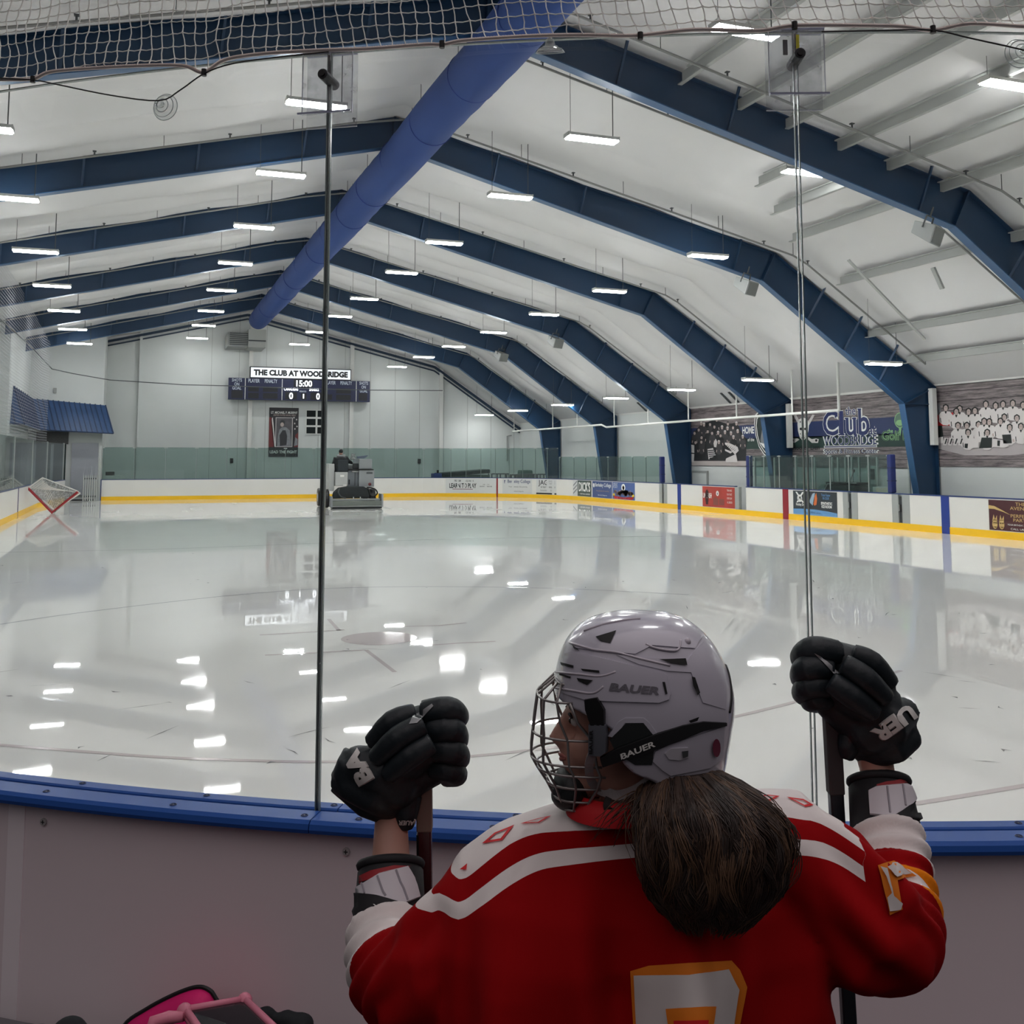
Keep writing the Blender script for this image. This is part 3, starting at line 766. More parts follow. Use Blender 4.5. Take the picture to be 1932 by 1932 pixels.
# rear glass and uprights of the penalty benches
for i, x in enumerate((1425, 1462, 1503, 1538, 1571, 1582, 1596, 1608, 1622, 1640, 1656, 1716)):
    q = onx(x, 900, 23.0); mb = MB(); mb.box((22.97, q.y - .03, 0), (23.03, q.y + .03, 2.2))
    tag(mb.build('bench_upright', ALU), '%s slim aluminium upright from the left behind the penalty bench glass' % ordinal(i + 1), 'upright', 'uprights behind the penalty benches')
a = onx(1425, 900, 23.0).y; b = onx(1656, 900, 23.0).y
mb = MB(); mb.box((22.99, b, 1.0), (23.0, a, 2.2)); tag(mb.build('rear_glass', FARGLASS), 'long rear glass sheet behind the penalty benches', 'glass panel')
mb = MB(); mb.box((22.2, onx(1662, 900, 22.4).y, 0), (22.9, onx(1655, 900, 22.4).y, 1.25)); tag(mb.build('bench_divider', WHITE, bevel=.02), 'white divider at the near end of the penalty bench', 'divider')
t = thing('equipment_case', 'dark green case with a pale frame on the scorer table', 'case', onx(1595, 925, 22.7))
q = onx(1595, 924, 22.7); M = Matrix.Translation((q.x, q.y, 1.0))
mb = MB(); mb.box((-.25, -.85, 0), (.25, .8, .26), M); mb.build('case_body', mat('case_green', (36, 48, 44), .5), t, bevel=.03)
mb = MB(); mb.tube([M @ Vector(p) for p in ((-.26, .85, 0), (-.26, .6, .3), (-.26, -.9, .34))], .02, 6); mb.build('frame_bar', ALU, t)
mb = MB(); mb.box((-.28, -.9, .28), (.28, .7, .36), M); mb.build('lid', BLACK, t, bevel=.03)
mb = MB(); mb.tube([M @ Vector((-.1, -.35, .36)), M @ Vector((-.1, -.6, .72))], .012, 5); mb.ell(M @ Vector((-.1, -.61, .75)), (.035, .035, .05)); mb.build('microphone', BLACK, t)
mb = MB(); mb.box((22.2, onx(1680, 900, 22.4).y, .0), (22.9, onx(1560, 900, 22.4).y, .99)); tag(mb.build('scorer_table', WHITE), 'white scorer table behind the penalty bench glass', 'table')
t = thing('wall_phone_box', 'small white box with a dark front on the wall behind the penalty bench', 'wall box', onx(1650, 898, XWR - .02))
q = onx(1650, 898, XWR)
mb = MB(); mb.box((XWR - .12, q.y - .28, q.z - .3), (XWR, q.y + .28, q.z + .35)); mb.build('box', WHITE, t, bevel=.02)
mb = MB(); mb.box((XWR - .14, q.y - .16, q.z - .12), (XWR - .119, q.y + .16, q.z + .25)); mb.build('front', DGREY, t)
# door in the right wall
a = onx(1308, 892, XWR); b = onx(1335, 900, XWR)
mb = MB(); mb.box((XWR - .05, b.y, 0), (XWR - .01, a.y, a.z)); d1 = struct(mb.build('door_1', WALLW))
mb = MB(); mb.box((XWR - .07, a.y, 0), (XWR - .005, a.y + .1, a.z + .1)); mb.box((XWR - .07, b.y - .1, 0), (XWR - .005, b.y, a.z + .1)); mb.box((XWR - .07, b.y, a.z), (XWR - .005, a.y, a.z + .1)); mb.build('door_frame', GREY, d1)

# ================================================================== BANNERS ON THE RIGHT WALL
def wood_material():
    m = bpy.data.materials.new('banner_planks'); m.use_nodes = True; nt = m.node_tree; b = nt.nodes['Principled BSDF']; L = nt.links.new; N = nt.nodes.new
    b.inputs['Roughness'].default_value = .6
    tc = N('ShaderNodeTexCoord'); sp = N('ShaderNodeSeparateXYZ'); L(tc.outputs['Object'], sp.inputs[0])
    mp = N('ShaderNodeMapping'); mp.inputs['Scale'].default_value = (1, .55, 7); L(tc.outputs['Object'], mp.inputs[0])
    nz = N('ShaderNodeTexNoise'); nz.inputs['Scale'].default_value = 2.2; nz.inputs['Detail'].default_value = 9; nz.inputs['Roughness'].default_value = .7; L(mp.outputs[0], nz.inputs['Vector'])
    rp = N('ShaderNodeValToRGB'); rp.color_ramp.elements[0].position = .33; rp.color_ramp.elements[0].color = (*lin((62, 56, 58)), 1); rp.color_ramp.elements[1].position = .66; rp.color_ramp.elements[1].color = (*lin((160, 148, 148)), 1)
    L(nz.outputs['Fac'], rp.inputs[0])
    m1 = N('ShaderNodeMath'); m1.operation = 'MULTIPLY'; m1.inputs[1].default_value = 3.3; L(sp.outputs['Z'], m1.inputs[0])
    m2 = N('ShaderNodeMath'); m2.operation = 'FRACT'; L(m1.outputs[0], m2.inputs[0])
    m3 = N('ShaderNodeMath'); m3.operation = 'LESS_THAN'; m3.inputs[1].default_value = .06; L(m2.outputs[0], m3.inputs[0])
    mx = N('ShaderNodeMix'); mx.data_type = 'RGBA'; mx.inputs['B'].default_value = (*lin((44, 38, 40)), 1)
    L(m3.outputs[0], mx.inputs['Factor']); L(rp.outputs[0], mx.inputs['A']); L(mx.outputs['Result'], b.inputs['Base Color'])
    return m
PLANK = wood_material()
XB = XWR - .03
def W(x, y, l=.006):
    p = onx(x, y, XB); return Vector((XB - l, p.y, p.z))
def wallbox(x0, y0, x1, y1): pass
def WF(x0, y0, x1, y1):
    """map 0..1 x 0..1 onto the wall patch seen between two picture points"""
    a = onx(x0, y1, XB); b = onx(x1, y0, XB)
    c = onx(x0, y0, XB)
    h = c.z - a.z
    return lambda u, v, l=.010: Vector((XB - l, a.y + (b.y - a.y) * u, a.z + h * v))
NB, GB = mat('banner_navy', (38, 52, 96), .6, noise=.25, nscale=1.5), mat('banner_green', (36, 62, 56), .6, noise=.25, nscale=1.5)
t = thing('wall_banner', 'long printed team banner with plank background and club lettering', 'banner', (XB, 34, 1.83))
mb = MB(); mb.box((XB, 26.45, 1.83), (XB + .02, 41.6, 4.44)); mb.build('printed_sheet', PLANK, t)
mb = MB(); mb.add([(XB - .004, 41.6, 2.95), (XB - .004, 26.6, 2.95), (XB - .004, 26.6, 3.55), (XB - .004, 41.6, 3.55)], [(0, 1, 2, 3)]); mb.build('blue_band', NB, t)
mb = MB(); mb.add([(XB - .004, 41.6, 2.55), (XB - .004, 26.6, 2.55), (XB - .004, 26.6, 2.99), (XB - .004, 41.6, 2.99)], [(0, 1, 2, 3)]); mb.build('green_band', GB, t)
mb = MB(); mb.add([(XB - .003, 41.6, 1.86), (XB - .003, 35.9, 1.86), (XB - .003, 35.9, 2.05), (XB - .003, 41.6, 2.05)], [(0, 1, 2, 3)]); mb.build('snow_strip', mat('banner_snow', (186, 176, 172), .6), t)
# team photograph, dark shirts
cp = lambda x, y: (1280 + x / 9.66, 720 + y / 9.66)
DARKFIG, DARKF2, PALEF, PADW = mat('photo_black', (30, 31, 34), .6), mat('photo_charcoal', (58, 56, 58), .6), mat('photo_skin_grey', (182, 164, 158), .6), mat('photo_white', (212, 206, 204), .6)
heads = [(300, 930), (375, 870), (420, 760), (470, 780), (580, 770), (660, 815), (700, 690), (800, 830), (905, 760), (900, 850), (1060, 760), (1085, 900), (855, 920), (730, 930), (775, 975), (965, 940), (430, 1010), (425, 1090), (745, 1100), (1180, 1000), (540, 900), (1000, 830), (320, 1100), (1010, 1010), (620, 930)]
rr = random.Random(11)
mbd, mbc, mbf, mbw = MB(), MB(), MB(), MB()
def wpoly(mb, pts, l): mb.face([W(*cp(x, y), l) for x, y in pts])
wpoly(mbd, [(240, 1440), (210, 1150), (260, 960), (340, 860), (420, 780), (640, 700), (760, 730), (920, 780), (1060, 740), (1130, 880), (1240, 1050), (1240, 1440)], .007)
for i, (x, y) in enumerate(sorted(heads, key=lambda p: p[1])):
    l = .009 + .0006 * i
    wpoly(mbc if i % 3 else mbd, blob(x + 5, y + 130, 62, 105, 12), l)
    wpoly(mbf, blob(x, y + 12, 20, 30, 10), l + .0002); wpoly(mbw if i % 2 else mbd, [(x - 24, y + 5), (x - 18, y - 26), (x, y - 36), (x + 18, y - 26), (x + 24, y + 5), (x + 14, y - 12), (x - 14, y - 12)], l + .0004)
    for q in (-1, 1): wpoly(mbf, [(x + q * 30, y + 150), (x + q * 44, y + 140), (x + q * 50, y + 190), (x + q * 40, y + 190)], l + .0003)
for p in ([(860, 1110), (940, 1120), (1090, 1190), (1110, 1260), (1040, 1330), (960, 1240), (860, 1140)], [(870, 1440), (880, 1400), (1060, 1320), (1090, 1470), (880, 1470)], [(205, 1140), (300, 1160), (300, 1300), (205, 1290)], [(205, 1310), (300, 1320), (290, 1470), (205, 1460)], [(650, 1120), (690, 1040), (720, 1100), (700, 1200), (660, 1190)], [(540, 1230), (640, 1210), (690, 1340), (560, 1420)], [(860, 1230), (1000, 1280), (960, 1310), (860, 1260)]): wpoly(mbw, p, .03)
for k in range(6): wpoly(mbd, [(900 + 32 * k, 1150 + 18 * k), (912 + 32 * k, 1145 + 18 * k), (880 + 30 * k, 1210 + 10 * k), (870 + 30 * k, 1205 + 10 * k)], .0315)
for k in range(5): wpoly(mbd, [(545 + 8 * k, 1250 + 34 * k), (680, 1240 + 34 * k), (690, 1256 + 34 * k), (545 + 8 * k, 1268 + 34 * k)], .0315)
mbd.build('team_photo_dark', DARKFIG, t); mbc.build('team_photo_shirts', DARKF2, t); mbf.build('team_photo_faces', PALEF, t); mbw.build('team_photo_white', PADW, t)
text(t, 'lettering', 'HOME', PRW, WF(*cp(1170, 825), *cp(1380, 955)), (0, 0, 1, 1), .03); text(t, 'lettering', 'of the', PRW, WF(*cp(1265, 1025), *cp(1385, 1090)), (0, 0, 1, 1), .02, shear=.2)
# crest
mb = MB(); cr = [(1470, 530), (1400, 610), (1385, 760), (1410, 980), (1470, 1190), (1560, 1330), (1635, 1405), (1700, 1340), (1800, 1100), (1800, 620), (1560, 590)]
def inset(p, k, c=(1620, 960)): return [(c[0] + (x - c[0]) * k, c[1] + (y - c[1]) * k) for x, y in p]
for i, (k, m) in enumerate(((1, PRW), (.94, INK), (.86, PRW), (.8, mat('crest_green', (28, 44, 42), .6)))):
    mb = MB(); wpoly(mb, inset(cr, k), .012 + .002 * i); mb.build('crest_ring', m, t)
text(t, 'lettering', 'WOLVES', PRW, WF(*cp(1430, 640), *cp(1680, 700)), (0, 0, 1, 1), .03)
mb = MB(); wpoly(mb, [(1500, 1080), (1540, 820), (1600, 740), (1700, 760), (1760, 900), (1740, 1180), (1660, 1250), (1560, 1190)], .021); mb.build('crest_animal', PGREY, t)
mb = MB()
for p in ([(1490, 1110), (1600, 1140), (1660, 1180), (1650, 1260), (1560, 1200)], [(1560, 900), (1620, 960), (1600, 1020)], [(1620, 850), (1680, 930), (1640, 960)], [(1660, 1060), (1720, 1080), (1680, 1150)]): wpoly(mb, p, .023)
mb.build('crest_highlight', PRW, t)
# mask emblem and club lettering
cq = lambda x, y: (1470 + x / 6.44, 720 + y / 6.44)
def qpoly(mb, pts, l): mb.face([W(*cq(x, y), l) for x, y in pts])
mb = MB()
for p in ([(170, 400), (205, 395), (300, 560), (270, 580)], [(405, 400), (435, 405), (340, 580), (310, 560)], [(230, 690), (250, 705), (190, 745), (155, 740), (150, 690), (180, 690)], [(350, 670), (400, 700), (450, 690), (485, 700), (475, 745), (400, 745), (340, 690)]): qpoly(mb, p, .010)
mb.build('emblem_sticks', PADW, t)
mb = MB(); qpoly(mb, [(295, 435), (345, 455), (368, 510), (360, 600), (335, 680), (295, 725), (255, 680), (232, 600), (226, 510), (248, 455)], .013); mb.build('emblem_mask', PRW, t)
mb = MB()
for c in ((270, 575, 17, 17), (322, 575, 15, 16), (262, 490, 7, 9), (330, 490, 7, 9), (296, 520, 6, 9), (262, 635, 5, 10), (330, 635, 5, 10), (296, 640, 5, 12), (280, 685, 4, 9), (312, 685, 4, 9), (155 + 15, 715, 12, 16), (455, 715, 14, 16)): qpoly(mb, blob(*c, 10), .016)
mb.build('emblem_holes', INK, t)
text(t, 'lettering', 'Hockey Den', INK, WF(*cq(168, 775), *cq(492, 850)), (0, 0, 1, 1), .01)
# 'the Club at' letters with white halo
for j, (m, bd_, l) in enumerate(((PRW, .055, .010), (PRNAVY, .012, .014))):
    for s_, x0, y0, x1, y1 in (('C', 540, 365, 715, 660), ('l', 742, 358, 780, 650), ('u', 818, 440, 935, 658), ('b', 972, 330, 1095, 656), ('the', 808, 310, 930, 410), ('at', 1090, 545, 1182, 645), ('WOODBRIDGE', 552, 668, 1186, 775), ('Sports & Fitness Center', 556, 822, 1196, 890)):
        F = WF(*cq(x0, y0), *cq(x1, y1)); e = .03 if j == 0 else 0
        text(t, 'lettering', s_, m, (lambda u, v, F=F, l=l: F(u, v, l)), (-e, -e, 1 + e, 1 + e), (bd_ if len(s_) < 4 else bd_ * .55) if s_ != 'l' else 0)
    o_ = 7 if j == 0 else 0                            # slab feet and heads of the big letters
    mb = MB()
    for x0, y0, x1, y1 in ((724, 634, 798, 652), (722, 356, 762, 374), (800, 438, 840, 456), (890, 438, 940, 456), (915, 640, 955, 658), (955, 326, 1000, 344), (680, 372, 700, 440)): qpoly(mb, [(x0 - o_, y0 - o_), (x1 + o_, y0 - o_), (x1 + o_, y1 + o_), (x0 - o_, y1 + o_)], l + .001)
    mb.build('lettering_slab', m, t)
rect(t, 'rule', (lambda u, v, F=WF(*cq(548, 780), *cq(1192, 808)): F(u, v, .010)), (0, 0, 1, 1), PRW); rect(t, 'rule', (lambda u, v, F=WF(*cq(556, 788), *cq(1186, 800)): F(u, v, .014)), (0, 0, 1, 1), PRNAVY)
PGREEN = mat('print_lime', (150, 200, 140), .5)
text(t, 'lettering', 'Golf Den', PGREEN, WF(*cq(1250, 600), *cq(1720, 720)), (0, 0, 1, 1), .03); text(t, 'lettering', 'Golf Den', GB, (lambda u, v, F=WF(*cq(1250, 600), *cq(1720, 720)): F(u, v, .014)), (.01, .02, .99, .98), -.012); text(t, 'lettering', 'the', PGREEN, WF(*cq(1318, 575), *cq(1385, 625)), (0, 0, 1, 1), .02)
mb = MB(); qpoly(mb, blob(1470, 470, 68, 95, 20), .010); qpoly(mb, [(1455, 560), (1490, 560), (1476, 665)], .010); mb.build('golf_ball', PGREEN, t); mb = MB(); qpoly(mb, blob(1470, 470, 60, 85, 20), .013); mb.build('golf_ball_inner', mat('print_sage', (96, 128, 108), .5), t); mb = MB(); qpoly(mb, blob(1470, 500, 48, 36, 14), .015); mb.build('golf_ball_green', PGREEN, t)
text(t, 'lettering', 'CLUB', INK, WF(*cq(1420, 435), *cq(1520, 485)), (0, 0, 1, 1), .01)
# second banner: white-shirted team
t = thing('wall_banner', 'printed banner with a white-shirted team photograph, beside the near blue column', 'banner', (XB, 22, 1.9))
mb = MB(); mb.box((XB, 17.6, 1.9), (XB + .02, 26.0, 4.46)); mb.build('printed_sheet', PLANK, t)
cv = lambda x, y: (1732 + x / 5.68, 690 + y / 5.68)
def vpoly(mb, pts, l): mb.face([W(*cv(x, y), l) for x, y in pts])
mb = MB(); vpoly(mb, [(175, 830), (180, 880), (500, 960), (1000, 960), (1500, 900), (1500, 830), (900, 800), (500, 830)], .007); mb.build('snow_strip', mat('banner_snow2', (176, 168, 168), .6), t)
mbd, mbf, mbw, mbr, mbp = MB(), MB(), MB(), MB(), MB()
vpoly(mbr, [(165, 515), (220, 530), (380, 500), (360, 640), (170, 650)], .008); vpoly(mbd, [(175, 650), (260, 640), (280, 800), (180, 820)], .009)
vpoly(mbw, [(180, 780), (270, 760), (280, 830), (190, 835)], .010)
HD = [(300, 450, 0), (450, 460, 0), (545, 490, 0), (730, 410, 0), (835, 425, 0), (915, 410, 0), (1020, 400, 0), (1130, 420, 0), (1240, 410, 0), (1350, 430, 0), (415, 490, 1), (615, 480, 1), (930, 550, 1), (1065, 560, 1), (1180, 560, 1), (1300, 560, 1), (655, 630, 2), (715, 595, 2), (770, 600, 2), (890, 595, 2), (435, 640, 2), (530, 640, 2), (990, 660, 2), (1110, 650, 2), (1240, 650, 2), (1370, 640, 2), (545, 715, 3), (750, 715, 3)]
for i, (x, y, r) in enumerate(HD):
    l = .010 + .0007 * i
    vpoly(mbw, [(x - 72, y + 150), (x - 75, y + 80), (x - 45, y + 42), (x, y + 34), (x + 45, y + 42), (x + 75, y + 80), (x + 72, y + 150), (x + 20, y + 190), (x - 30, y + 185)], l)
    vpoly(mbd, [(x - 32, y + 14), (x - 30, y - 24), (x, y - 42), (x + 30, y - 24), (x + 32, y + 14), (x, y + 46)], l + .0002); vpoly(mbf, blob(x, y + 6, 22, 32, 12), l + .0003)
    vpoly(mbd, [(x - 14, y + 40), (x + 14, y + 40), (x, y + 68)], l + .0004); vpoly(mbf, [(x + 30, y + 130), (x + 55, y + 120), (x + 60, y + 150), (x + 35, y + 160)], l + .0004)
    vpoly(mbd, [(x - 60, y + 110), (x - 52, y + 108), (x - 46, y + 160), (x - 54, y + 165)], l + .0004)
    vpoly(mbd, [(x - 9, y + 1), (x - 3, y + 1), (x - 3, y - 3), (x - 9, y - 3)], l + .0005); vpoly(mbd, [(x + 3, y + 1), (x + 9, y + 1), (x + 9, y - 3), (x + 3, y - 3)], l + .0005)
for k in range(4): vpoly(mbw, [(290 + 55 * k, 770), (335 + 55 * k, 775), (310 + 55 * k, 855), (275 + 55 * k, 850)], .031); vpoly(mbd, [(310 + 55 * k, 780), (325 + 55 * k, 782), (305 + 55 * k, 840), (292 + 55 * k, 838)], .0315)
vpoly(mbd, [(690, 770), (805, 770), (800, 880), (665, 885)], .032); vpoly(mbd, [(910, 740), (1005, 735), (1015, 830), (925, 835)], .032); vpoly(mbw, [(800, 780), (940, 800), (985, 860), (940, 880), (805, 870)], .032); vpoly(mbd, [(860, 800), (890, 802), (885, 862), (858, 858)], .033); vpoly(mbw, [(500, 800), (660, 790), (660, 880), (520, 880)], .032); vpoly(mbd, [(510, 835), (545, 835), (540, 885), (508, 880)], .033)
vpoly(mbp, [(170, 420), (235, 405), (255, 490), (200, 525)], .012)
mbd.build('team_photo_dark', mat('photo_black_green', (24, 32, 30), .6), t); mbf.build('team_photo_faces', PALEF, t); mbw.build('team_photo_shirts', PADW, t); mbr.build('team_photo_red', RED, t); mbp.build('trophy', PGREY, t)
# white vertical channels beside the columns
for i, (p, q) in enumerate((((1755, 733), (1763, 840)), ((1487, 762), (1492, 845)))):
    y = onx(p[0], p[1], 23.85).y - .25; a = onx(p[0], p[1], 23.7); b = onx(q[0], q[1], 23.7)
    mb = MB(); mb.box((23.62, y - .08, b.z), (23.8, y + .1, a.z)); tag(mb.build('downpipe_cover', WHITE, bevel=.01), ['white upright pipe cover beside the second blue column', 'white upright pipe cover beside the third blue column'][i], 'pipe cover')

# ================================================================== FAR WALL
def FWm(x0, y0, x1, y1, Y):
    a = ony(x0, y1, Y); b = ony(x1, y0, Y); c = ony(x0, y0, Y)
    return lambda u, v, l=.01: Vector((a.x + (b.x - a.x) * u, Y - l, a.z + (c.z - a.z) * v))
YS = 63.4
cs = lambda x, y: (350 + x / 3.864, 600 + y / 3.864)
t = thing('scoreboard', 'navy electronic scoreboard with a white club name sign on top', 'scoreboard', ony(565, 757, YS))
a = ony(*cs(312, 592), YS); b = ony(*cs(1345, 448), YS)
a.z = 5.72; zt = 7.02
mb = MB(); mb.box((a.x, YS, a.z), (b.x, YS + .35, zt)); mb.build('cabinet', mat('score_navy', (16, 26, 66), .4), t)
SX0, SX1 = a.x, b.x
def SF(u, v, l=.012): return Vector((SX0 + (SX1 - SX0) * u, YS - l, a.z + (zt - a.z) * v))
sc = lambda x: (x - 312) / (1345 - 312)
for x in (428, 692, 988, 1241): rect(t, 'divider', SF, (sc(x) - .002, 0, sc(x) + .002, 1), PRW)
SBK = mat('score_black', (8, 12, 22), .4)
for x0, x1, v0, v1 in ((332, 412, .06, .42), (450, 525, .06, .32), (555, 660, .06, .32), (450, 525, .38, .62), (555, 660, .38, .62), (775, 915, .62, 1.0), (715, 800, .05, .4), (900, 985, .05, .4), (1010, 1060, .06, .32), (1090, 1200, .06, .32), (1090, 1200, .38, .62), (1260, 1325, .06, .42), (830, 870, .05, .36)):
    rect(t, 'number_window', (lambda u, v: SF(u, v, .014)), (sc(x0), v0, sc(x1), v1), SBK)
SW = mat('score_lettering', (200, 208, 222), .5)
SF2 = lambda u, v: SF(u, v, .018)
for body, x0, x1, v0, v1 in (('SHOTS\nON\nGOAL', 334, 404, .45, .97), ('PLAYER', 450, 530, .8, .97), ('PENALTY', 566, 656, .8, .97), ('PLAYER', 1010, 1085, .8, .97), ('PENALTY', 1120, 1208, .8, .97), ('SHOTS\nON\nGOAL', 1264, 1330, .45, .97), ('PERIOD', 818, 868, .4, .47)):
    text(t, 'lettering', body, SW, SF2, (sc(x0), v0, sc(x1), v1), .015)
LED = mat('led_digits', (244, 248, 255), .4, emit=1.0)
for body, x0, x1, v0, v1 in (('15:00', 794, 910, .66, .96), ('CANADIENS', 705, 808, .46, .6), ('SHARKS', 890, 960, .46, .6), ('0', 744, 772, .06, .37), ('1', 844, 853, .1, .32), ('0', 942, 968, .06, .37)):
    text(t, 'led_lettering', body, LED, SF2, (sc(x0), v0, sc(x1), v1), .025)
z0, z1 = 7.03, 7.74; xa = ony(*cs(470, 400), YS).x; xb = ony(*cs(1208, 400), YS).x
mb = MB(); mb.box((xa, YS, z0), (xb, YS + .3, z1)); mb.build('sign_box', SBK, t)
GF = lambda u, v, l=.01: Vector((xa + (xb - xa) * u, YS - l, z0 + (z1 - z0) * v))
rect(t, 'sign_face', GF, (.008, .08, .992, .92), mat('sign_white', (232, 236, 240), .5, emit=.35)); text(t, 'lettering', 'THE CLUB AT WOODBRIDGE', INK, (lambda u, v: GF(u, v, .015)), (.035, .24, .965, .76), .06)
# memorial poster
YP = 63.955
t = thing('memorial_poster', 'tall dark poster of a soldier hung under the scoreboard', 'poster', ony(533, 862, YP))
F = FWm(*cs(604, 652), *cs(826, 1012), YP)
mb = MB(); mb.add([F(0, 0, .0), F(1, 0, .0), F(1, 1, .0), F(0, 1, .0), F(0, 0, -.03), F(1, 0, -.03), F(1, 1, -.03), F(0, 1, -.03)], [(0, 1, 2, 3), (7, 6, 5, 4), (0, 4, 5, 1), (1, 5, 6, 2), (2, 6, 7, 3), (3, 7, 4, 0)]); mb.build('printed_sheet', mat('poster_dark', (50, 48, 52), .6), t)
shapes(t, 'flag_stripe', F, [[(0, .2), (.2, .2), (.08, .8), (0, .8)], [(.86, .2), (1, .2), (1, .5), (.9, .45)]], mat('poster_red', (110, 44, 46), .6)); shapes(t, 'flag_stripe', F, [[(.06, .75), (.12, .8), (.24, .2), (.18, .2)]], PADW)
shapes(t, 'star', F, [[(x + .035 * math.cos(math.pi * k / 5 + .3) * (1 if k % 2 else .45), y + .022 * math.sin(math.pi * k / 5 + .3) * (1 if k % 2 else .45)) for k in range(10)] for x, y in ((.84, .8), (.93, .76), (.87, .68), (.95, .62), (.88, .57))], PADW)
G = lambda u, v: F(u, v, .014)
rect(t, 'photo_frame', G, (.22, .2, .8, .8), PADW); rect(t, 'photo', (lambda u, v: F(u, v, .017)), (.24, .21, .78, .79), mat('photo_mid', (84, 82, 86), .6, noise=.45, nscale=4))
H = lambda u, v: F(u, v, .02)
shapes(t, 'figure', H, [[(.28, .21), (.3, .42), (.36, .56), (.44, .6), (.58, .6), (.7, .54), (.74, .4), (.76, .21)], [(.86, .22), (.98, .24), (.98, .36), (.9, .4)]], PGREY); shapes(t, 'figure_dark', (lambda u, v: F(u, v, .022)), [[(.38, .22), (.36, .44), (.46, .54), (.56, .54), (.62, .42), (.6, .24)], blob(.45, .7, .085, .05)], mat('photo_dark2', (52, 52, 56), .6)); shapes(t, 'face', (lambda u, v: F(u, v, .024)), [blob(.44, .655, .06, .045)], PALEF)
text(t, 'lettering', 'LT. MICHAEL P. MURPHY', PRW, G, (.06, .875, .96, .925), .02); text(t, 'lettering', 'UNITED STATES NAVAL HERO', PALEF, G, (.14, .83, .9, .865), .01); text(t, 'lettering', 'LEAD THE FIGHT', PRW, G, (.04, .07, .96, .13), .03)
# small dark window with six panes
F = FWm(*cs(878, 672), *cs(1030, 845), YP)
mb = MB(); mb.add([F(-.02, -.02, 0), F(1.02, -.02, 0), F(1.02, 1.02, 0), F(-.02, 1.02, 0)], [(0, 1, 2, 3)]); w1 = struct(mb.build('window_1', WHITE))
for i in range(2):
    for j in range(3): rect(w1, 'pane', F, (.02 + .53 * i, .02 + .35 * j, .46 + .53 * i, .29 + .35 * j), mat('window_dark', (14, 22, 24), .5, spec=.2))
# wall clutter
for i, (x, y) in enumerate(((437, 869), (791, 870))):
    q = ony(x, y, YWALL - .05); mb = MB(); mb.box((q.x - .09, YWALL - .1, q.z - .14), (q.x + .09, YWALL, q.z + .14)); mb.box((q.x - .06, YWALL - .12, q.z - .1), (q.x + .06, YWALL - .1, q.z + .02))
    tag(mb.build('wall_switch_box', BLACK), ['small black box on the far wall left of the poster', 'small black box on the far wall right of the machine'][i], 'wall box')
q = ony(104, 737, 60); mb = MB(); mb.box((q.x - .08, 59.9, q.z - .14), (q.x + .08, 60, q.z + .14)); tag(mb.build('wall_vent', GREY), 'small grey box above the blue awning', 'wall box')
q0 = ony(957, 827, YWALL - .1); q1 = ony(957, 870, YWALL - .1)
mb = MB(); mb.tube([(q0.x + .3, YWALL - .1, q0.z + .2), (q0.x, YWALL - .1, q0.z + .15), (q0.x, YWALL - .1, q1.z)], .05, 6); tag(mb.build('conduit', GREY), 'bent grey conduit on the far wall near its right corner', 'conduit')
# things stored behind the far boards
def pxbox(x0, y0, x1, y1, Y, dep): a = ony(x0, y1, Y); b = ony(x1, y0, Y); return (a.x, Y, 0), (b.x, Y + dep, b.z)
mb = MB(); mb.box(*pxbox(818, 893, 834, 905, 58.6, .6)); o = mb.build('storage_bin', mat('bin_blue', (34, 62, 140), .5), bevel=.05); tag(o, 'blue plastic bin behind the far boards', 'bin')
mb = MB(); q = ony(826, 890, 58.9); mb.tube([(q.x, 58.9, q.z - .15), (q.x, 58.9, q.z + .1)], .07, 8); mb.build('bin_pump', BLACK, o)
t = thing('covered_machine', 'long low machine under a dark tarpaulin behind the far boards', 'machine', ony(878, 900, 59.5))
a, b = pxbox(835, 889, 924, 903, 59.2, 1.4); mb = MB(); mb.box(a, (b[0], b[1], b[2] - .22)); mb.build('machine_body', mat('machine_green', (70, 86, 80), .5), t)
mb = MB(); z = b[2]; mb.loft([[(a[0] - .1, 59.1, z - .3), (a[0] - .1, 60.7, z - .3), (a[0] - .1, 60.7, z - .1), (a[0] - .1, 59.1, z - .1)], [(b[0], 59.1, z - .12), (b[0], 60.7, z - .12), (b[0], 60.7, z + .12), (b[0], 59.1, z + .12)]]); mb.build('tarpaulin', mat('tarp_dark', (38, 46, 46), .7), t, bevel=.04)
for i, (x0, x1, y0) in enumerate(((928, 960, 894), (962, 980, 896), (983, 1012, 895), (1014, 1038, 895))):
    a = ony(x0, y0, 58.9); b = ony(x1, y0, 58.9); t = thing('stacking_crate', '%s grey tubular trolley from the left behind the far corner boards' % ordinal(i + 1), 'trolley', (a.x, 58.9, 0), 'grey trolleys behind the corner')
    mb = MB()
    for x in (a.x, b.x, (a.x + b.x) / 2): mb.tube([(x, 58.9, 0), (x, 58.9, a.z), (x, 59.5, a.z), (x, 59.5, 0)], .045, 6)
    for z in (.5, a.z): mb.tube([(a.x, 58.9, z), (b.x, 58.9, z)], .045, 6)
    mb.build('frame', mat('trolley_grey', (92, 94, 98), .4), t)
mb = MB(); mb.box(*pxbox(984, 887, 1006, 896, 59.8, .8)); tag(mb.build('cooler_box', mat('cooler_green', (88, 108, 100), .5), bevel=.1), 'green box on the floor behind the grey trolleys', 'box')
t = thing('low_bench', 'low white bench with black cushions behind the left end of the far boards', 'bench', ony(215, 900, 59)); a, b = pxbox(194, 897, 236, 904, 59, .6); mb = MB(); mb.box(a, b); mb.build('bench_body', WHITE, t)
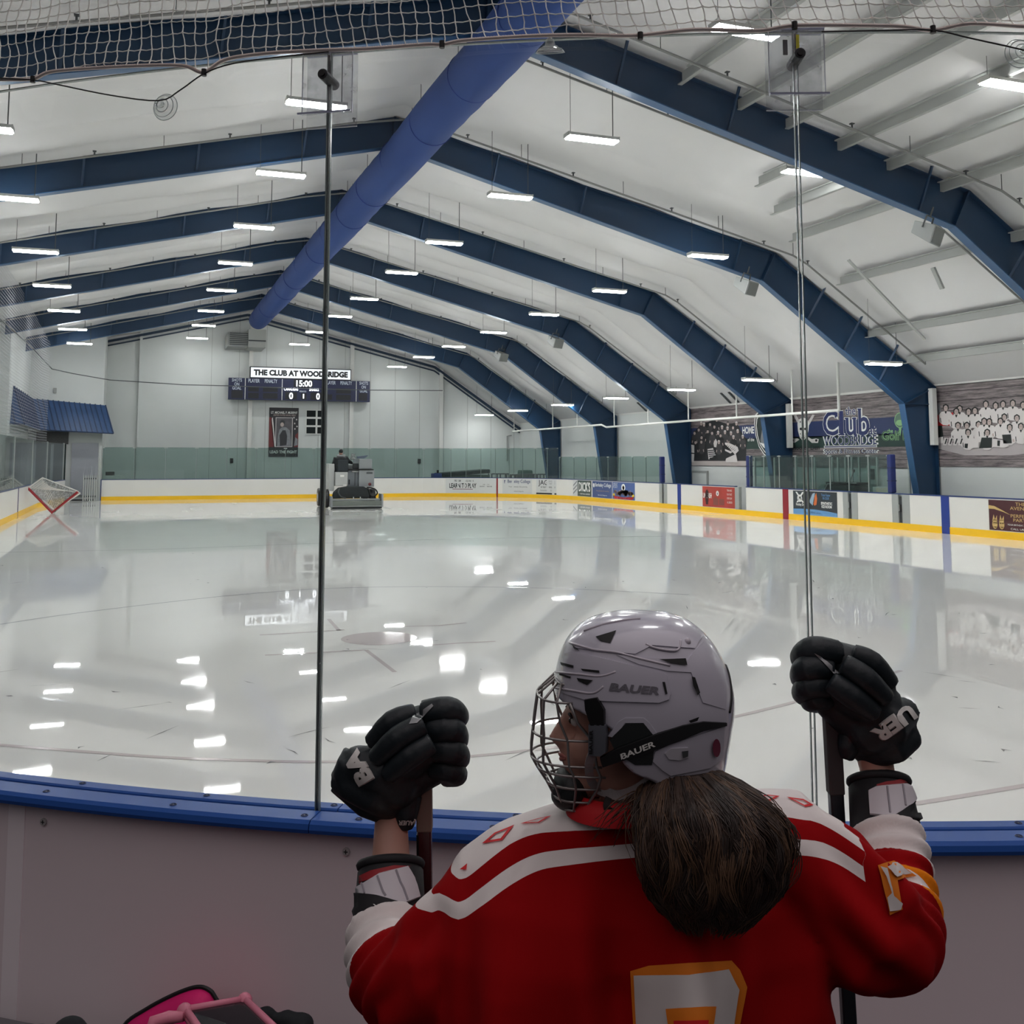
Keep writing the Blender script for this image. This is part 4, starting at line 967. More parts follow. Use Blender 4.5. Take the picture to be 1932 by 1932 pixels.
mb = MB(); a, b = pxbox(199, 890, 216, 897, 59.1, .4); mb.box((a[0], a[1], pxbox(0, 0, 0, 897, 59.1, 0)[0][2] + 1.15), b); mb.build('cushion', BLACK, t)

# ================================================================== LEFT SIDE
AWN = mat('awning_blue', (46, 78, 122), .45, noise=.08, nscale=3)
t = thing('standing_seam_awning', 'blue ribbed metal awning over the lobby front at the far left', 'awning', (-3, 57, 3.5))
def awn(name, A, B, C, D, n):                          # top edge A-B, bottom edge D-C
    mb = MB(); A, B, C, D = map(Vector, (A, B, C, D)); mb.face([A, D, C, B])
    nrm = (D - A).cross(B - A).normalized()
    if nrm.dot(CAM - A) < 0: nrm = -nrm
    o = mb.build(name, AWN, t); mb = MB()
    for i in range(n + 1): mb.bar(A.lerp(B, i / n) + nrm * .03, D.lerp(C, i / n) + nrm * .03, .05, .06, up=nrm)
    mb.build('rib', mat('awning_rib', (30, 54, 90), .45), o)
    mb = MB(); mb.bar(D, C, .06, .06); mb.build('drip_edge', mat('awning_rib', (30, 54, 90), .45), o); return o
At, Bt = ony(60, 752, 59.95), ony(199, 765, 59.95); Ct, Dt = ony(214, 818, 59.0), ony(75, 811, 59.0)
awn('far_slope', At, Bt, Ct, Dt, 14)
E1, E2 = onx(26, 729, XS + .02), onx(46, 800, XS + .6)
awn('side_slope', E1, At, Dt, E2, 9)
awn('near_slope', (-7, E1.y, E1.z), E1, E2, (-7, E2.y - .2, E2.z), 6)
mb = MB(); mb.face([Bt, Ct, (Ct.x - .1, 59.95, Ct.z)]); mb.build('end_cheek', AWN, t)
# lobby front below the awning: dark windows and a grey door
def lob(name, x0, y0, x1, y1, Y, m, kind=True):
    a = ony(x0, y1, Y); b = ony(x1, y0, Y); mb = MB(); mb.box((a.x, Y - .03, max(0, a.z)), (b.x, Y, b.z)); o = mb.build(name, m); return struct(o)
lob('window_2', 66, 822, 97, 905, 59.98, mat('lobby_dark_glass', (44, 58, 56), .1, spec=.8)); lob('window_3', 99, 822, 126, 908, 59.98, mat('lobby_dark_glass', (44, 58, 56), .1)); lob('trim_20', 68, 814, 130, 838, 59.97, mat('lobby_stone', (92, 92, 92), .8, noise=.4, nscale=20)); lob('door_2', 132, 836, 186, 935, 59.96, mat('lobby_grey', (176, 178, 186), .5))
for i, (x0, x1) in enumerate(((4, 20), (24, 40), (44, 60))):
    a = onx(x0 + 2, 820, -4.97); y0 = 47.3 + 3.1 * i
    mb = MB(); mb.box((XS, y0 + 2.8, .9), (XS + .04, y0 + 5.4, 3.1)); struct(mb.build('window_%d' % (4 + i), mat('lobby_dark_glass', (44, 58, 56), .1)))
t = thing('folding_gate', 'grey slatted gate leaning beside the machine entrance', 'gate', ony(172, 935, 57.9))
a = ony(157, 934, 57.05); b = ony(183, 897, 57.05); a.z = 0; mb = MB()
for k in range(7): x = a.x + (b.x - a.x) * k / 6; mb.box((x - .03, 57.0, 0.02), (x + .03, 57.06, b.z))
mb.build('slat', ALU, t); mb = MB(); mb.box((a.x, 57.06, .2), (b.x, 57.09, .28)); mb.box((a.x, 57.06, b.z - .2), (b.x, 57.09, b.z - .12)); mb.build('rail', DGREY, t)
t = thing('gate_post', 'grey gate post at the left end of the far boards', 'post', (-1.75, 57.55, 0)); mb = MB(); mb.box((-1.95, 57.45, 0), (-1.62, 57.6, 1.08)); mb.build('post_body', ALU, t); mb = MB(); mb.box((-1.78, 57.5, 1.08), (-1.68, 57.56, 2.85)); mb.build('glass_holder', ALU, t); mb = MB(); mb.box((-1.64, 57.43, 0), (-1.6, 57.6, 1.09)); mb.build('end_cap', CAPBLUE, t)
# left boards
def lboard(label, y0, y1, x0=-4.0, x1=-4.0):
    t = thing('dasher_board', label, 'rink boards', ((x0 + x1) / 2 - .05, (y0 + y1) / 2, 0), 'white dasher boards')
    def st(o0, o1, za, zb): mb = MB(); mb.loft([[(x0 - o0, y0, za), (x0 - o1, y0, za), (x0 - o1, y0, zb), (x0 - o0, y0, zb)], [(x1 - o0, y1, za), (x1 - o1, y1, za), (x1 - o1, y1, zb), (x1 - o0, y1, zb)]]); return mb
    st(0, .1, 0, 1.06).build('panel', BOARDW, t); st(-.014, 0, 0, .2).build('kick_plate', YELLOW, t); st(-.01, .12, 1.06, 1.095).build('cap_rail', CAPBLUE, t); return t
yl = onx(34, 940, -4.0).y
b1 = lboard('white dasher board at the left edge of the picture', 13, yl); b2 = lboard('white dasher board behind the tipped goal', yl + .02, 50.0); lboard('short white dasher board ending at the machine entrance', 50.02, 57.2, -4.0, -3.32)
mb = MB(); mb.box((-4.0, yl - .06, 0), (-3.98, yl + .0, 1.09)); mb.build('line', mat('post_violet', (70, 60, 110), .5), b1)
LG = [(22, 34), (34, 40.5), (40.5, 47.4), (47.4, 52.3), (52.3, 57.0)]
for i, (y0, y1) in enumerate(LG):
    x0, x1 = (-4.05, -4.05) if y1 < 50 else (-4.05 + max(0, y0 - 50) * .09, -4.05 + (y1 - 50) * .09)
    t = thing('glass_panel', '%s glass panel from the near end above the left boards' % ordinal(i + 1), 'glass panel', (x0, y0, 1.095), 'glass above the left boards')
    mb = MB(); mb.add([(x0, y0 + .02, 1.095), (x1, y1 - .02, 1.095), (x1, y1 - .02, 2.92), (x0, y0 + .02, 2.92), (x0 - .012, y0 + .02, 1.095), (x1 - .012, y1 - .02, 1.095), (x1 - .012, y1 - .02, 2.92), (x0 - .012, y0 + .02, 2.92)], [(0, 1, 2, 3), (7, 6, 5, 4), (0, 4, 5, 1), (1, 5, 6, 2), (2, 6, 7, 3), (3, 7, 4, 0)]); mb.build('pane', FARGLASS, t)
    mb = MB(); mb.box((x1 - .05, y1 - .03, 1.095), (x1 + .02, y1 + .03, 2.95)); mb.build('upright', ALU, t)
# safety netting above the far and left boards (fine mesh) with its cable
def net_material():
    m = bpy.data.materials.new('fine_netting'); m.use_nodes = True; nt = m.node_tree; nt.nodes.clear(); L = nt.links.new; N = nt.nodes.new
    out = N('ShaderNodeOutputMaterial'); tr = N('ShaderNodeBsdfTransparent'); df = N('ShaderNodeBsdfDiffuse'); df.inputs[0].default_value = (.35, .36, .38, 1); mx = N('ShaderNodeMixShader')
    tc = N('ShaderNodeTexCoord'); sp = N('ShaderNodeSeparateXYZ'); L(tc.outputs['Object'], sp.inputs[0]); prev = None
    for ax in ('Y', 'Z'):
        a = N('ShaderNodeMath'); a.operation = 'MULTIPLY'; a.inputs[1].default_value = 9; L(sp.outputs[ax], a.inputs[0]); f = N('ShaderNodeMath'); f.operation = 'FRACT'; L(a.outputs[0], f.inputs[0])
        g = N('ShaderNodeMath'); g.operation = 'LESS_THAN'; g.inputs[1].default_value = .10; L(f.outputs[0], g.inputs[0])
        if prev: q = N('ShaderNodeMath'); q.operation = 'MAXIMUM'; L(prev.outputs[0], q.inputs[0]); L(g.outputs[0], q.inputs[1]); prev = q
        else: prev = g
    L(prev.outputs[0], mx.inputs[0]); L(tr.outputs[0], mx.inputs[1]); L(df.outputs[0], mx.inputs[2]); L(mx.outputs[0], out.inputs[0]); return m
cl = lambda x, y: (x / 3.865, 550 + y / 3.865)
CB = []
for x, y in ((0, 200), (115, 300), (240, 415), (380, 565)):
    px = cl(x, y); CB.append(onx(*px, -4.05) if px[0] < 40 else ony(*px, 55.5 + (px[0] - 60) * .02))
far = [ony(*cl(x, y), 57.6) for x, y in ((540, 600), (800, 645), (1340, 680))] + [ony(x, y, 57.6) for x, y in ((430, 728), (565, 733), (698, 736), (835, 737))]
t = thing('far_safety_net', 'grey safety netting hanging over the left boards under a sagging cable', 'net', (-4.05, 48, 2.9))
mb = MB(); mb.tube([onx(-60, 560, -4.05)] + CB + far, .025, 5); mb.build('cable', DGREY, t)
ys_ = [30, 38, 44, 47.5, 50, 52]; zt_ = [8.4, 8.3, 8.2, 8.0, 7.9, 7.5]
mb = MB(); vs = []
for y, z in zip(ys_, zt_): x = -4.05 + max(0, y - 50) * .09; vs += [(x, y, 2.93), (x, y, z)]
mb.add(vs, [(2 * i, 2 * i + 2, 2 * i + 3, 2 * i + 1) for i in range(len(ys_) - 1)]); mb.build('mesh_sheet', net_material(), t)

# tipped goal leaning against the left boards
t = thing('hockey_goal', 'hockey goal with red posts and white netting tipped on its corner by the left boards', 'goal', (-3.05, 45.3, 0))
C0 = onz(98, 967, .04); CL = atd(53, 921, (C0 - CAM).dot(FW) + .9); CR = atd(147, 928, (C0 - CAM).dot(FW) + .1); CT = CL + (CR - C0)
GRED = mat('goal_red', (150, 24, 34), .4); GWH = mat('goal_white', (226, 222, 216), .5)
mb = MB(); mb.tube([CL, C0, CR], .05, 8); mb.build('post', GRED, t)
mb = MB(); dpt = (CR - C0).cross(CL - C0).normalized(); dpt = dpt if dpt.dot(Vector((0, 1, .2))) > 0 else -dpt
o = dpt * .12
mb.tube([CL + o, C0 + o + (CR - C0) * .07 + (CL - C0) * .07, CR + o], .045, 8); mb.build('base_pad', GWH, t)
top = atd(80, 902, (C0 - CAM).dot(FW) + 1.2); tr_ = atd(140, 925, (C0 - CAM).dot(FW) + .9)
mb = MB(); mb.tube([CL, top, tr_, CR], .04, 6); mb.build('frame', GWH, t)
mb = MB(); netp = [CL, top, tr_, CR]; inner = [C0 + (CL - C0) * .9, C0 + dpt * .8 + (CL - C0) * .4 + (CR - C0) * .4, C0 + (CR - C0) * .9]
A_, B_, C_, D_ = CL, top, CR, C0 + o
n = 16
for i in range(n + 1):
    for (p, q, r, s_) in ((CL, CR, top, tr_),):
        a = p.lerp(q, i / n); b = r.lerp(s_, i / n); mb.tube([a, b], .008, 3, cap=False)
        a = p.lerp(r, i / n); b = q.lerp(s_, i / n); mb.tube([a, b], .008, 3, cap=False)
        a = C0.lerp(CL, i / n) + o; b = (C0.lerp(CR, 1) + o).lerp(top, .45 + .55 * i / n); mb.tube([a, b], .008, 3, cap=False)
        a = C0.lerp(CR, i / n) + o; b = (C0.lerp(CL, 1) + o).lerp(tr_, .45 + .55 * i / n); mb.tube([a, b], .008, 3, cap=False)
mb.build('netting', GWH, t)
mb = MB(); mb.face([CL, top, tr_, CR, C0 + o]); mb.build('net_cloth', glass_mat('goal_net_cloth', (.5, .5, .49), .05, dirt=.8, rough=.8), t)

# ================================================================== ICE RESURFACER AND DRIVER
ZC = onz(674.5, 960, 0); ZY = ZC.y
ZM = Matrix.Translation((ZC.x, ZY, 0)) @ Matrix.Rotation(-.06, 4, 'Z')
def zx(x): return (x - 960) * .00179
def zz(y): return (1680 - y) * .00179
t = thing('ice_resurfacer', 'grey ice resurfacer machine seen from behind on the far ice', 'ice resurfacer', (ZC.x, ZY, 0))
ZG, ZG2, ZD = mat('machine_grey', (140, 144, 146), .4, noise=.05, nscale=3), mat('machine_pale', (176, 178, 176), .4), mat('machine_black', (24, 32, 34), .5)
def zbox(name, x0, y0, x1, y1, d0, d1, m, bevel=.015, parent=t):
    mb = MB(); mb.box((zx(x0), d0, max(.005, zz(y1))), (zx(x1), d1, zz(y0)), ZM); return mb.build(name, m, parent, bevel=bevel)
sl = zbox('conditioner', 360, 1490, 1550, 1610, 0, .75, mat('conditioner_steel', (112, 118, 112), .35, noise=.15, nscale=4))
zbox('blade_strip', 362, 1640, 1552, 1672, -.02, .7, ZD, 0, sl); zbox('lip', 362, 1610, 1552, 1628, -.03, .02, ALU, 0, sl); zbox('end_plate', 1540, 1330, 1582, 1640, -.05, .8, ZG, .01, sl); zbox('end_plate', 320, 1380, 360, 1640, -.05, .8, ZG, .01, sl); zbox('top_bar', 360, 1440, 1520, 1485, .1, .3, ZG, .01, sl)
mb = MB(); prof = [(390, 1440), (420, 1290), (540, 1180), (740, 1150), (1120, 1150), (1200, 1180), (1260, 1220), (1290, 1430)]
mb.prism([ZM @ Vector((zx(x), .35, zz(y))) for x, y in prof], ZM.to_3x3() @ Vector((0, .5, 0))); mb.build('auger_housing', ZD, t, bevel=.03)
mb = MB()
for x in (875, 1040): mb.tube([ZM @ Vector((zx(x), .15, zz(1490))), ZM @ Vector((zx(x), .2, zz(1400)))], .025, 6)
mb.build('lift_rod', ALU, t)
mb = MB(); mb.tube([ZM @ Vector((zx(x), .3, zz(y))) for x, y in smooth([(1200, 1180), (1290, 1180), (1400, 1215), (1460, 1290), (1440, 1350), (1360, 1385), (1290, 1350), (1270, 1260), (1240, 1200)], 5)], .035, 6); mb.build('hose', BLACK, t)
mb = MB(); mb.tube([ZM @ Vector((zx(x), .32, zz(y))) for x, y in smooth([(540, 1190), (520, 1290), (580, 1390), (700, 1430)], 5)], .035, 6); mb.build('hose', DGREY, t)
bdy = zbox('body', 1035, 760, 1410, 1165, .6, 3.2, ZG); zbox('upper_tank', 1040, 480, 1360, 730, .7, 2.6, ZG, .03); zbox('black_trim', 780, 733, 1390, 752, .58, 3.2, BLACK, 0, bdy)
zbox('side_panel', 750, 760, 1035, 1150, .8, 3.0, mat('machine_mid', (124, 130, 136), .4)); zbox('pale_ledge', 865, 765, 1035, 805, .7, 1.2, ZG2, .01, bdy); zbox('slot', 800, 985, 825, 1105, .78, .8, BLACK, 0, bdy); zbox('panel_gap', 945, 810, 960, 1130, .78, .8, DGREY, 0, bdy)
zbox('name_plate', 1215, 805, 1365, 845, .585, .6, DGREY, 0, bdy); zbox('left_tank', 310, 600, 440, 1260, .7, 3.2, ZG2)
mb = MB(); c = ZM @ Vector((zx(1300), .58, zz(1100))); mb.ell(c, (.07, .03, .07)); mb.build('tail_lamp', mat('tail_lamp', (110, 40, 44), .3), bdy)
zbox('seat_box', 452, 800, 748, 1140, .45, 1.0, ZG2, .03); zbox('emblem', 565, 870, 660, 915, .435, .45, PRW, 0, bdy); zbox('label_strip', 640, 1108, 715, 1130, .44, .45, PRW, 0, bdy); zbox('seat_back', 510, 500, 765, 800, .5, .62, mat('seat_black', (26, 36, 42), .5), .04)
zbox('snow_tank', 320, 620, 1400, 1150, 1.7, 4.0, ZG, .04); zbox('control_box', 900, 590, 1030, 720, .8, 1.0, ZD); mb = MB(); mb.tube([ZM @ Vector((zx(900), .78, zz(650))), ZM @ Vector((zx(900), .78, zz(700))), ZM @ Vector((zx(1000), .78, zz(705)))], .03, 6); mb.build('lever', BLACK, t)
mb = MB(); mb.loft([[ZM @ Vector((zx(910) + r * math.cos(a), 1.0 + r * math.sin(a), z)) for a in [2 * math.pi * k / 12 for k in range(12)]] for r, z in ((.13, zz(500)), (.09, zz(350)))]); mb.build('beacon', glass_mat('beacon_plastic', (.6, .6, .58), .5, dirt=.5), t)
mb = MB(); mb.loft([[ZM @ Vector((zx(x), 1.0 + d, zz(y))) for x, y, d in ring] for ring in ([(1020, 470, 0), (1020, 470, .3), (1020, 420, .3), (1020, 420, 0)], [(1200, 470, 0), (1220, 470, .3), (1210, 395, .3), (1180, 400, 0)], [(1290, 400, .1), (1290, 400, .2), (1295, 385, .2), (1290, 385, .1)])]); mb.build('folded_cover', mat('cover_slate', (92, 104, 120), .7), t)
for sx, dy in ((-1, 2.9), (1, 2.9), (-1, 1.0), (1, 1.0)):
    mb = MB(); x = zx(250) if sx < 0 else zx(1380); R_ = .41
    ringp = lambda rr_, xo: [ZM @ Vector((x + xo, dy + rr_ * math.cos(a), .42 + rr_ * math.sin(a))) for a in [2 * math.pi * k / 24 for k in range(24)]]
    mb.loft([ringp(.2, -.14), ringp(.38, -.14), ringp(.41, -.1), ringp(.41, .1), ringp(.38, .14), ringp(.2, .14)]); wl = mb.build('wheel', BLACK, t, smooth=False)
    mb = MB(); mb.loft([ringp(.2, -.15), ringp(.2, .15)]); mb.build('hub', ZG2, wl)
# ad lettering plate on machine side omitted: nothing readable in the photograph
# driver
SKIN_D = mat('driver_skin', (150, 112, 98), .6); COAT = mat('driver_black_coat', (20, 26, 30), .7); HOOD = mat('driver_grey_hood', (150, 152, 152), .8)
def fuse(mb, name, mats, parent, voxel=.02, smooth_it=3, keep=True):
    """joins closed pieces of one body into a single continuous skin"""
    me = mb.mesh('tmp', mats)
    o = bpy.data.objects.new('tmp', me); COL.objects.link(o)
    r = o.modifiers.new('r', 'REMESH'); r.mode = 'VOXEL'; r.voxel_size = voxel
    if smooth_it: sm = o.modifiers.new('s', 'SMOOTH'); sm.factor = .5; sm.iterations = smooth_it
    dg = bpy.context.evaluated_depsgraph_get(); m2 = bpy.data.meshes.new_from_object(o.evaluated_get(dg))
    bpy.data.objects.remove(o); bpy.data.meshes.remove(me)
    m2.name = name; m2.materials.clear()
    for m in (mats if isinstance(mats, (list, tuple)) else [mats]): m2.materials.append(m)
    m2.polygons.foreach_set('use_smooth', [True] * len(m2.polygons))
    ob = bpy.data.objects.new(name, m2); COL.objects.link(ob)
    if parent is not None: setpar(ob, parent)
    return ob
Z = lambda x, d, y: ZM @ Vector((zx(x), d, zz(y)))
drv = thing('person', 'person in a black coat with a grey hood driving the ice resurfacer, seen from behind', 'person', Z(610, .85, 820))
mb = MB()
mb.tube([Z(600, .85, 840), Z(600, .82, 640), Z(600, .84, 470), Z(602, .86, 400)], [.24, .27, .27, .10], 14)
mb.tube([Z(490, .84, 450), Z(450, .86, 560), Z(430, 1.15, 640), Z(520, 1.35, 600)], [.12, .10, .08, .06], 10); mb.tube([Z(710, .84, 450), Z(790, .9, 540), Z(860, 1.05, 560), Z(900, 1.15, 590)], [.12, .10, .08, .055], 10)
mb.tube([Z(530, .95, 810), Z(510, 1.4, 810), Z(510, 1.45, 1100)], [.13, .11, .08], 10); mb.tube([Z(690, .95, 810), Z(700, 1.4, 810), Z(700, 1.45, 1100)], [.13, .11, .08], 10)
mb.tube([Z(602, .86, 420), Z(604, .87, 350)], [.07, .07], 10); mb.ell(Z(604, .88, 315), (.085, .10, .125)); mb.ell(Z(604, .985, 320), (.015, .03, .02)); mb.ell(Z(556, .89, 320), (.015, .03, .03)); mb.ell(Z(652, .89, 320), (.015, .03, .03))
bdyd = fuse(mb, 'body', [COAT, SKIN_D], drv, .025, 3)
hz = zz(375)
for p in bdyd.data.polygons:
    if (sum((bdyd.data.vertices[i].co.z for i in p.vertices)) / len(p.vertices)) > hz: p.material_index = 1
mb = MB(); mb.ell(Z(604, .87, 296), (.095, .112, .105)); mb.build('beanie', mat('beanie_black', (16, 20, 22), .8), drv, smooth=True)
mb = MB(); mb.tube([Z(520, .84, 400), Z(560, .76, 415), Z(602, .74, 420), Z(650, .76, 415), Z(690, .84, 395), Z(640, .95, 380), Z(570, .95, 380)], [.05, .06, .07, .06, .05, .04, .04], 8, closed=True); mb.build('hood', HOOD, drv, smooth=True)

# ================================================================== NEAR BOARDS, GLASS AND NETTING
NC = Vector((5.0, 10.45, 0))
def nr(deg, r, z=0.0): a = math.radians(deg); return Vector((NC.x + r * math.cos(a), NC.y + r * math.sin(a), z))
def arc(mb, d0, d1, r0, r1, z0, z1, step=.5, round_=0):
    n = max(2, int((d1 - d0) / step)); rings = []
    for i in range(n + 1):
        d = d0 + (d1 - d0) * i / n
        if round_:
            pr = [(r0, z0), (r1, z0 + round_), (r1 + .004, (z0 + z1) / 2), (r1, z1 - round_ * .7), (r1 - round_, z1), (r0 + .004, z1), (r0, z1 - .004)]
        else: pr = [(r0, z0), (r1, z0), (r1, z1), (r0, z1)]
        rings.append([nr(d, r, z) for r, z in pr])
    mb.loft(rings)
SEAM = [238.6 - 19.2, 238.6 - 9.6, 238.6, 248.2, 257.8, 267.4]
JO = [219.0, 229.5, 239.0, 248.6, 258.2, 268]
PINK = mat('bench_panel', (226, 214, 218), .38, noise=.05, nscale=1.3, spec=.4)
PANJ = [207, 218.2, 231.75, 245.3, 258.8, 269]
NM = ['at the far left, mostly outside the picture', 'cut by the left edge of the picture', 'behind the left glove and pink bag', 'behind the player', 'at the right edge of the picture', 'beyond the right edge of the picture']
for i in range(5):
    t = thing('dasher_board', 'near rink board facing the bench, %s' % NM[i], 'rink boards', nr((PANJ[i] + PANJ[i + 1]) / 2, 8.57))
    mb = MB(); arc(mb, PANJ[i] + .02, PANJ[i + 1] - .02, 8.53, 8.62, 0, 1.05); mb.build('panel', PINK, t)
    mb = MB(); arc(mb, PANJ[i] - .0, PANJ[i] + .42, 8.619, 8.6235, 0, 1.049, .2); mb.build('cover_strip', mat('bench_strip', (238, 230, 234), .35), t)
    mb = MB()
    for d in (PANJ[i] + .9, PANJ[i] + (4.6 if i != 2 else 7.6), PANJ[i] + 8.5):
        for z in (1.0, .3):
            c = nr(d, 8.625, z); ax = (c - NC); ax.z = 0; ax.normalize()
            mb.tube([c - ax * .006, c + ax * .002], .011, 10)
    s_ = mb.build('screw', mat('screw_zinc', (190, 188, 186), .35, .3), t)
    mb = MB()
    for d in (PANJ[i] + .9, PANJ[i] + (4.6 if i != 2 else 7.6), PANJ[i] + 8.5):
        for z in (1.0, .3):
            c = nr(d, 8.6275, z); tt = Vector((-(c - NC).y, (c - NC).x, 0)).normalized()
            mb.bar(c - tt * .006, c + tt * .006, .002, .002); mb.bar(c - Vector((0, 0, .006)), c + Vector((0, 0, .006)), .002, .002)
    mb.build('screw_slot', BLACK, s_)
    mb = MB(); arc(mb, PANJ[i], PANJ[i + 1], 8.505, 8.53, 0, 1.05); mb.build('ice_side_panel', BOARDW, t)
for i in range(5):
    t = thing('cap_rail', ['blue cap rail piece outside the picture on the left', 'blue cap rail piece left of the left glove', 'blue cap rail piece between the two gloves', 'blue cap rail piece at the right edge', 'blue cap rail piece outside the picture on the right'][i], 'cap rail', nr((JO[i] + JO[i + 1]) / 2, 8.6, 1.06), 'blue cap rails of the near boards')
    mb = MB(); arc(mb, JO[i] + .012, JO[i + 1] - .012, 8.500, 8.556, 1.052, 1.092, .4, .006); mb.build('ice_side_cap', CAPB, t, smooth=False)
    mb = MB(); arc(mb, JO[i] - .28, JO[i + 1] - .30, 8.576, 8.668, 1.046, 1.092, .4, .012); mb.build('bench_side_cap', CAPB, t)
    mb = MB(); arc(mb, JO[i], JO[i + 1], 8.55, 8.58, 1.0, 1.084); mb.build('groove_or_shade', mat('groove_dark', (24, 40, 84), .6), t)
    mb = MB()
    for d in (JO[i] + .6, JO[i] + 3.2, JO[i] + 6.2, JO[i] + 9.0):
        for r, dd in ((8.525, .35), (8.625, 0)):
            c = nr(d + dd, r, 1.0925)
            mb.tube([c + Vector((.009 * math.cos(a), .009 * math.sin(a), 0)) for a in [2 * math.pi * k / 10 for k in range(10)]], .0022, 4, closed=True)
            mb.tube([c - Vector((0, 0, .004)), c + Vector((0, 0, .0012))], .004, 6)
    mb.build('screw', mat('screw_dark', (26, 40, 76), .4), t)
for i in range(5):
    t = thing('glass_panel', ['tall clear glass panel outside the left edge of the picture', 'tall clear glass panel left of the left glove', 'tall clear glass panel in front of the player, between two seams', 'tall clear glass panel at the right of the picture', 'tall clear glass panel outside the right edge'][i], 'glass panel', nr((SEAM[i] + SEAM[i + 1]) / 2, 8.562, 1.085), 'tall glass of the near corner')
    mb = MB(); d0, d1 = SEAM[i] + .03, SEAM[i + 1] - .03
    n = 24; a = [nr(d0 + (d1 - d0) * k / n, 8.556, z) for k in range(n + 1) for z in (1.085, 3.40)]
    b = [nr(d0 + (d1 - d0) * k / n, 8.568, z) for k in range(n + 1) for z in (1.085, 3.40)]
    mb.add(b, [(2 * k, 2 * k + 1, 2 * k + 3, 2 * k + 2) for k in range(n)]); mb.build('pane', GLASS, t, smooth=True)
    mb = MB()
    arc(mb, d0, d1, 8.556, 8.568, 3.396, 3.40); mb.build('top_edge', GEDGE, t)
    mb = MB(); arc(mb, d0 - .002, d0 + .018, 8.556, 8.568, 1.085, 3.40, .5); arc(mb, d1 - .018, d1 + .002, 8.556, 8.568, 1.085, 3.40, .5); mb.build('side_edge', GEDGE, t)
# clear clamp plates over the seams
for k, (deg, tilt, lb) in enumerate(((238.6, 0, 'clear acrylic clamp plate with black bolt on the left glass seam'), (248.2, 0, 'clear acrylic clamp plate with yellow tape on the right glass seam'))):
    c = nr(deg, 8.57, 3.3); t = thing('clamp_plate', lb, 'clamp plate', c, None)
    ax = (c - NC); ax.z = 0; ax.normalize(); tg = Vector((-ax.y, ax.x, 0)); 
    def pl(u, v, w_): return c + tg * u + Vector((0, 0, 1)) * v + ax * w_
    def pbox(mb, u0, u1, v0, v1, w0, w1):
        vs = [pl(u, v, w_) for w_ in (w0, w1) for u, v in ((u0, v0), (u1, v0), (u1, v1), (u0, v1))]
        mb.add(vs, [(0, 3, 2, 1), (4, 5, 6, 7), (0, 1, 5, 4), (1, 2, 6, 5), (2, 3, 7, 6), (3, 0, 4, 7)])
    mb = MB(); mb.add([pl(u, v, .012) for u, v in ((-.082, -.105), (.082, -.105), (.082, .10), (-.082, .10))], [(0, 1, 2, 3)]); mb.add([pl(-.085, -.105, .012), pl(.085, -.105, .012), pl(.085, -.105, .04), pl(-.085, -.105, .04)], [(0, 1, 2, 3)]); mb.build('front_plate', ACRYL, t)
    mb = MB(); mb.add([pl(u, v, -.03) for u, v in ((-.085, -.135), (.085, -.135), (.085, .098), (-.085, .098))], [(0, 1, 2, 3)]); mb.build('back_plate', ACRYL, t)
    mb = MB(); pbox(mb, -.087, .087, -.109, -.104, .035, .041); pbox(mb, -.084, .084, .098, .104, -.03, .014); mb.build('plate_edge', ACEDGE, t)
    mb = MB()
    for u in (-.083, .082): pbox(mb, u - .0012, u + .0012, -.105, .1, .009, .013)
    pbox(mb, -.084, .084, -.136, -.133, -.032, -.028); mb.build('side_edge', mat('acrylic_side', (196, 200, 210), .2), t)
    mb = MB(); mb.tube([pl(0, .01, -.05), pl(0, .01, -.02), pl(0, .01, .01), pl(0, .01, .055)], [.017, .017, .017, .0165], 14); mb.build('bolt_knob', mat('knob_dark', (34, 38, 42), .45), t, bevel=.002)
    mb = MB(); mb.tube([pl(0, .01, .055), pl(0, .01, .06)], .009, 8); mb.build('bolt_end', BLACK, t)
    mb = MB(); pbox(mb, -.018, -.006, .04, .085, -.032, -.029) if k == 0 else pbox(mb, -.03, -.016, .038, .085, -.032, -.029); mb.build('grey_tape', DGREY, t)
    if k: mb = MB(); pbox(mb, -.001, .008, .028, .082, .013, .015); mb.build('yellow_tape', mat('tape_yellow', (232, 222, 60), .5), t)
    mb = MB(); mb.tube([pl(0, .09, .0), pl(0, -.0, .0)], .004, 6); mb.build('seam_rod', BLACK, t)
# dark seal along the seams
mb = MB(); arc(mb, 238.6 - .008, 238.6 + .008, 8.554, 8.570, 1.09, 3.36, .01); tag(mb.build('seam_seal', mat('seam_seal', (70, 78, 80), .25, .6)), 'dark upright seal in the left glass seam', 'seal')
# suction cups and black cord
def cup(px, py, lb, side=False):
    c = oncyl(px, py, 8.59); ax = (c - NC); ax.z = 0; ax.normalize(); tg = Vector((-ax.y, ax.x, 0)); t = thing('suction_cup', lb, 'suction cup', c, None)
    if side: ax2 = (ax * .35 + Vector((0, 0, 1))).normalized(); tg2 = tg
    else: ax2 = ax; tg2 = tg
    up = ax2.cross(tg2)
    def ringc(r, h): return [c + tg2 * r * math.cos(a) + up * r * math.sin(a) + ax2 * h for a in [2 * math.pi * k / 26 for k in range(26)]]
    mb = MB(); mb.loft([ringc(.044, -.012), ringc(.041, -.006), ringc(.03, .003), ringc(.016, .010), ringc(.013, .022), ringc(.008, .026)], cap=False); mb.build('cup', CUP, t, smooth=True)
    mb = MB()
    for r, h in ((.044, -.012), (.036, -.001), (.022, .007)): mb.tube(ringc(r, h), .0012, 4, closed=True)
    mb.build('rim', mat('vinyl_rim', (190, 198, 200), .15, spec=.9), t)
    mb = MB(); mb.loft([ringc(.012, .012), ringc(.013, .024), ringc(.007, .032)]); mb.build('nub', CUP, t, smooth=True)
    return c, ax
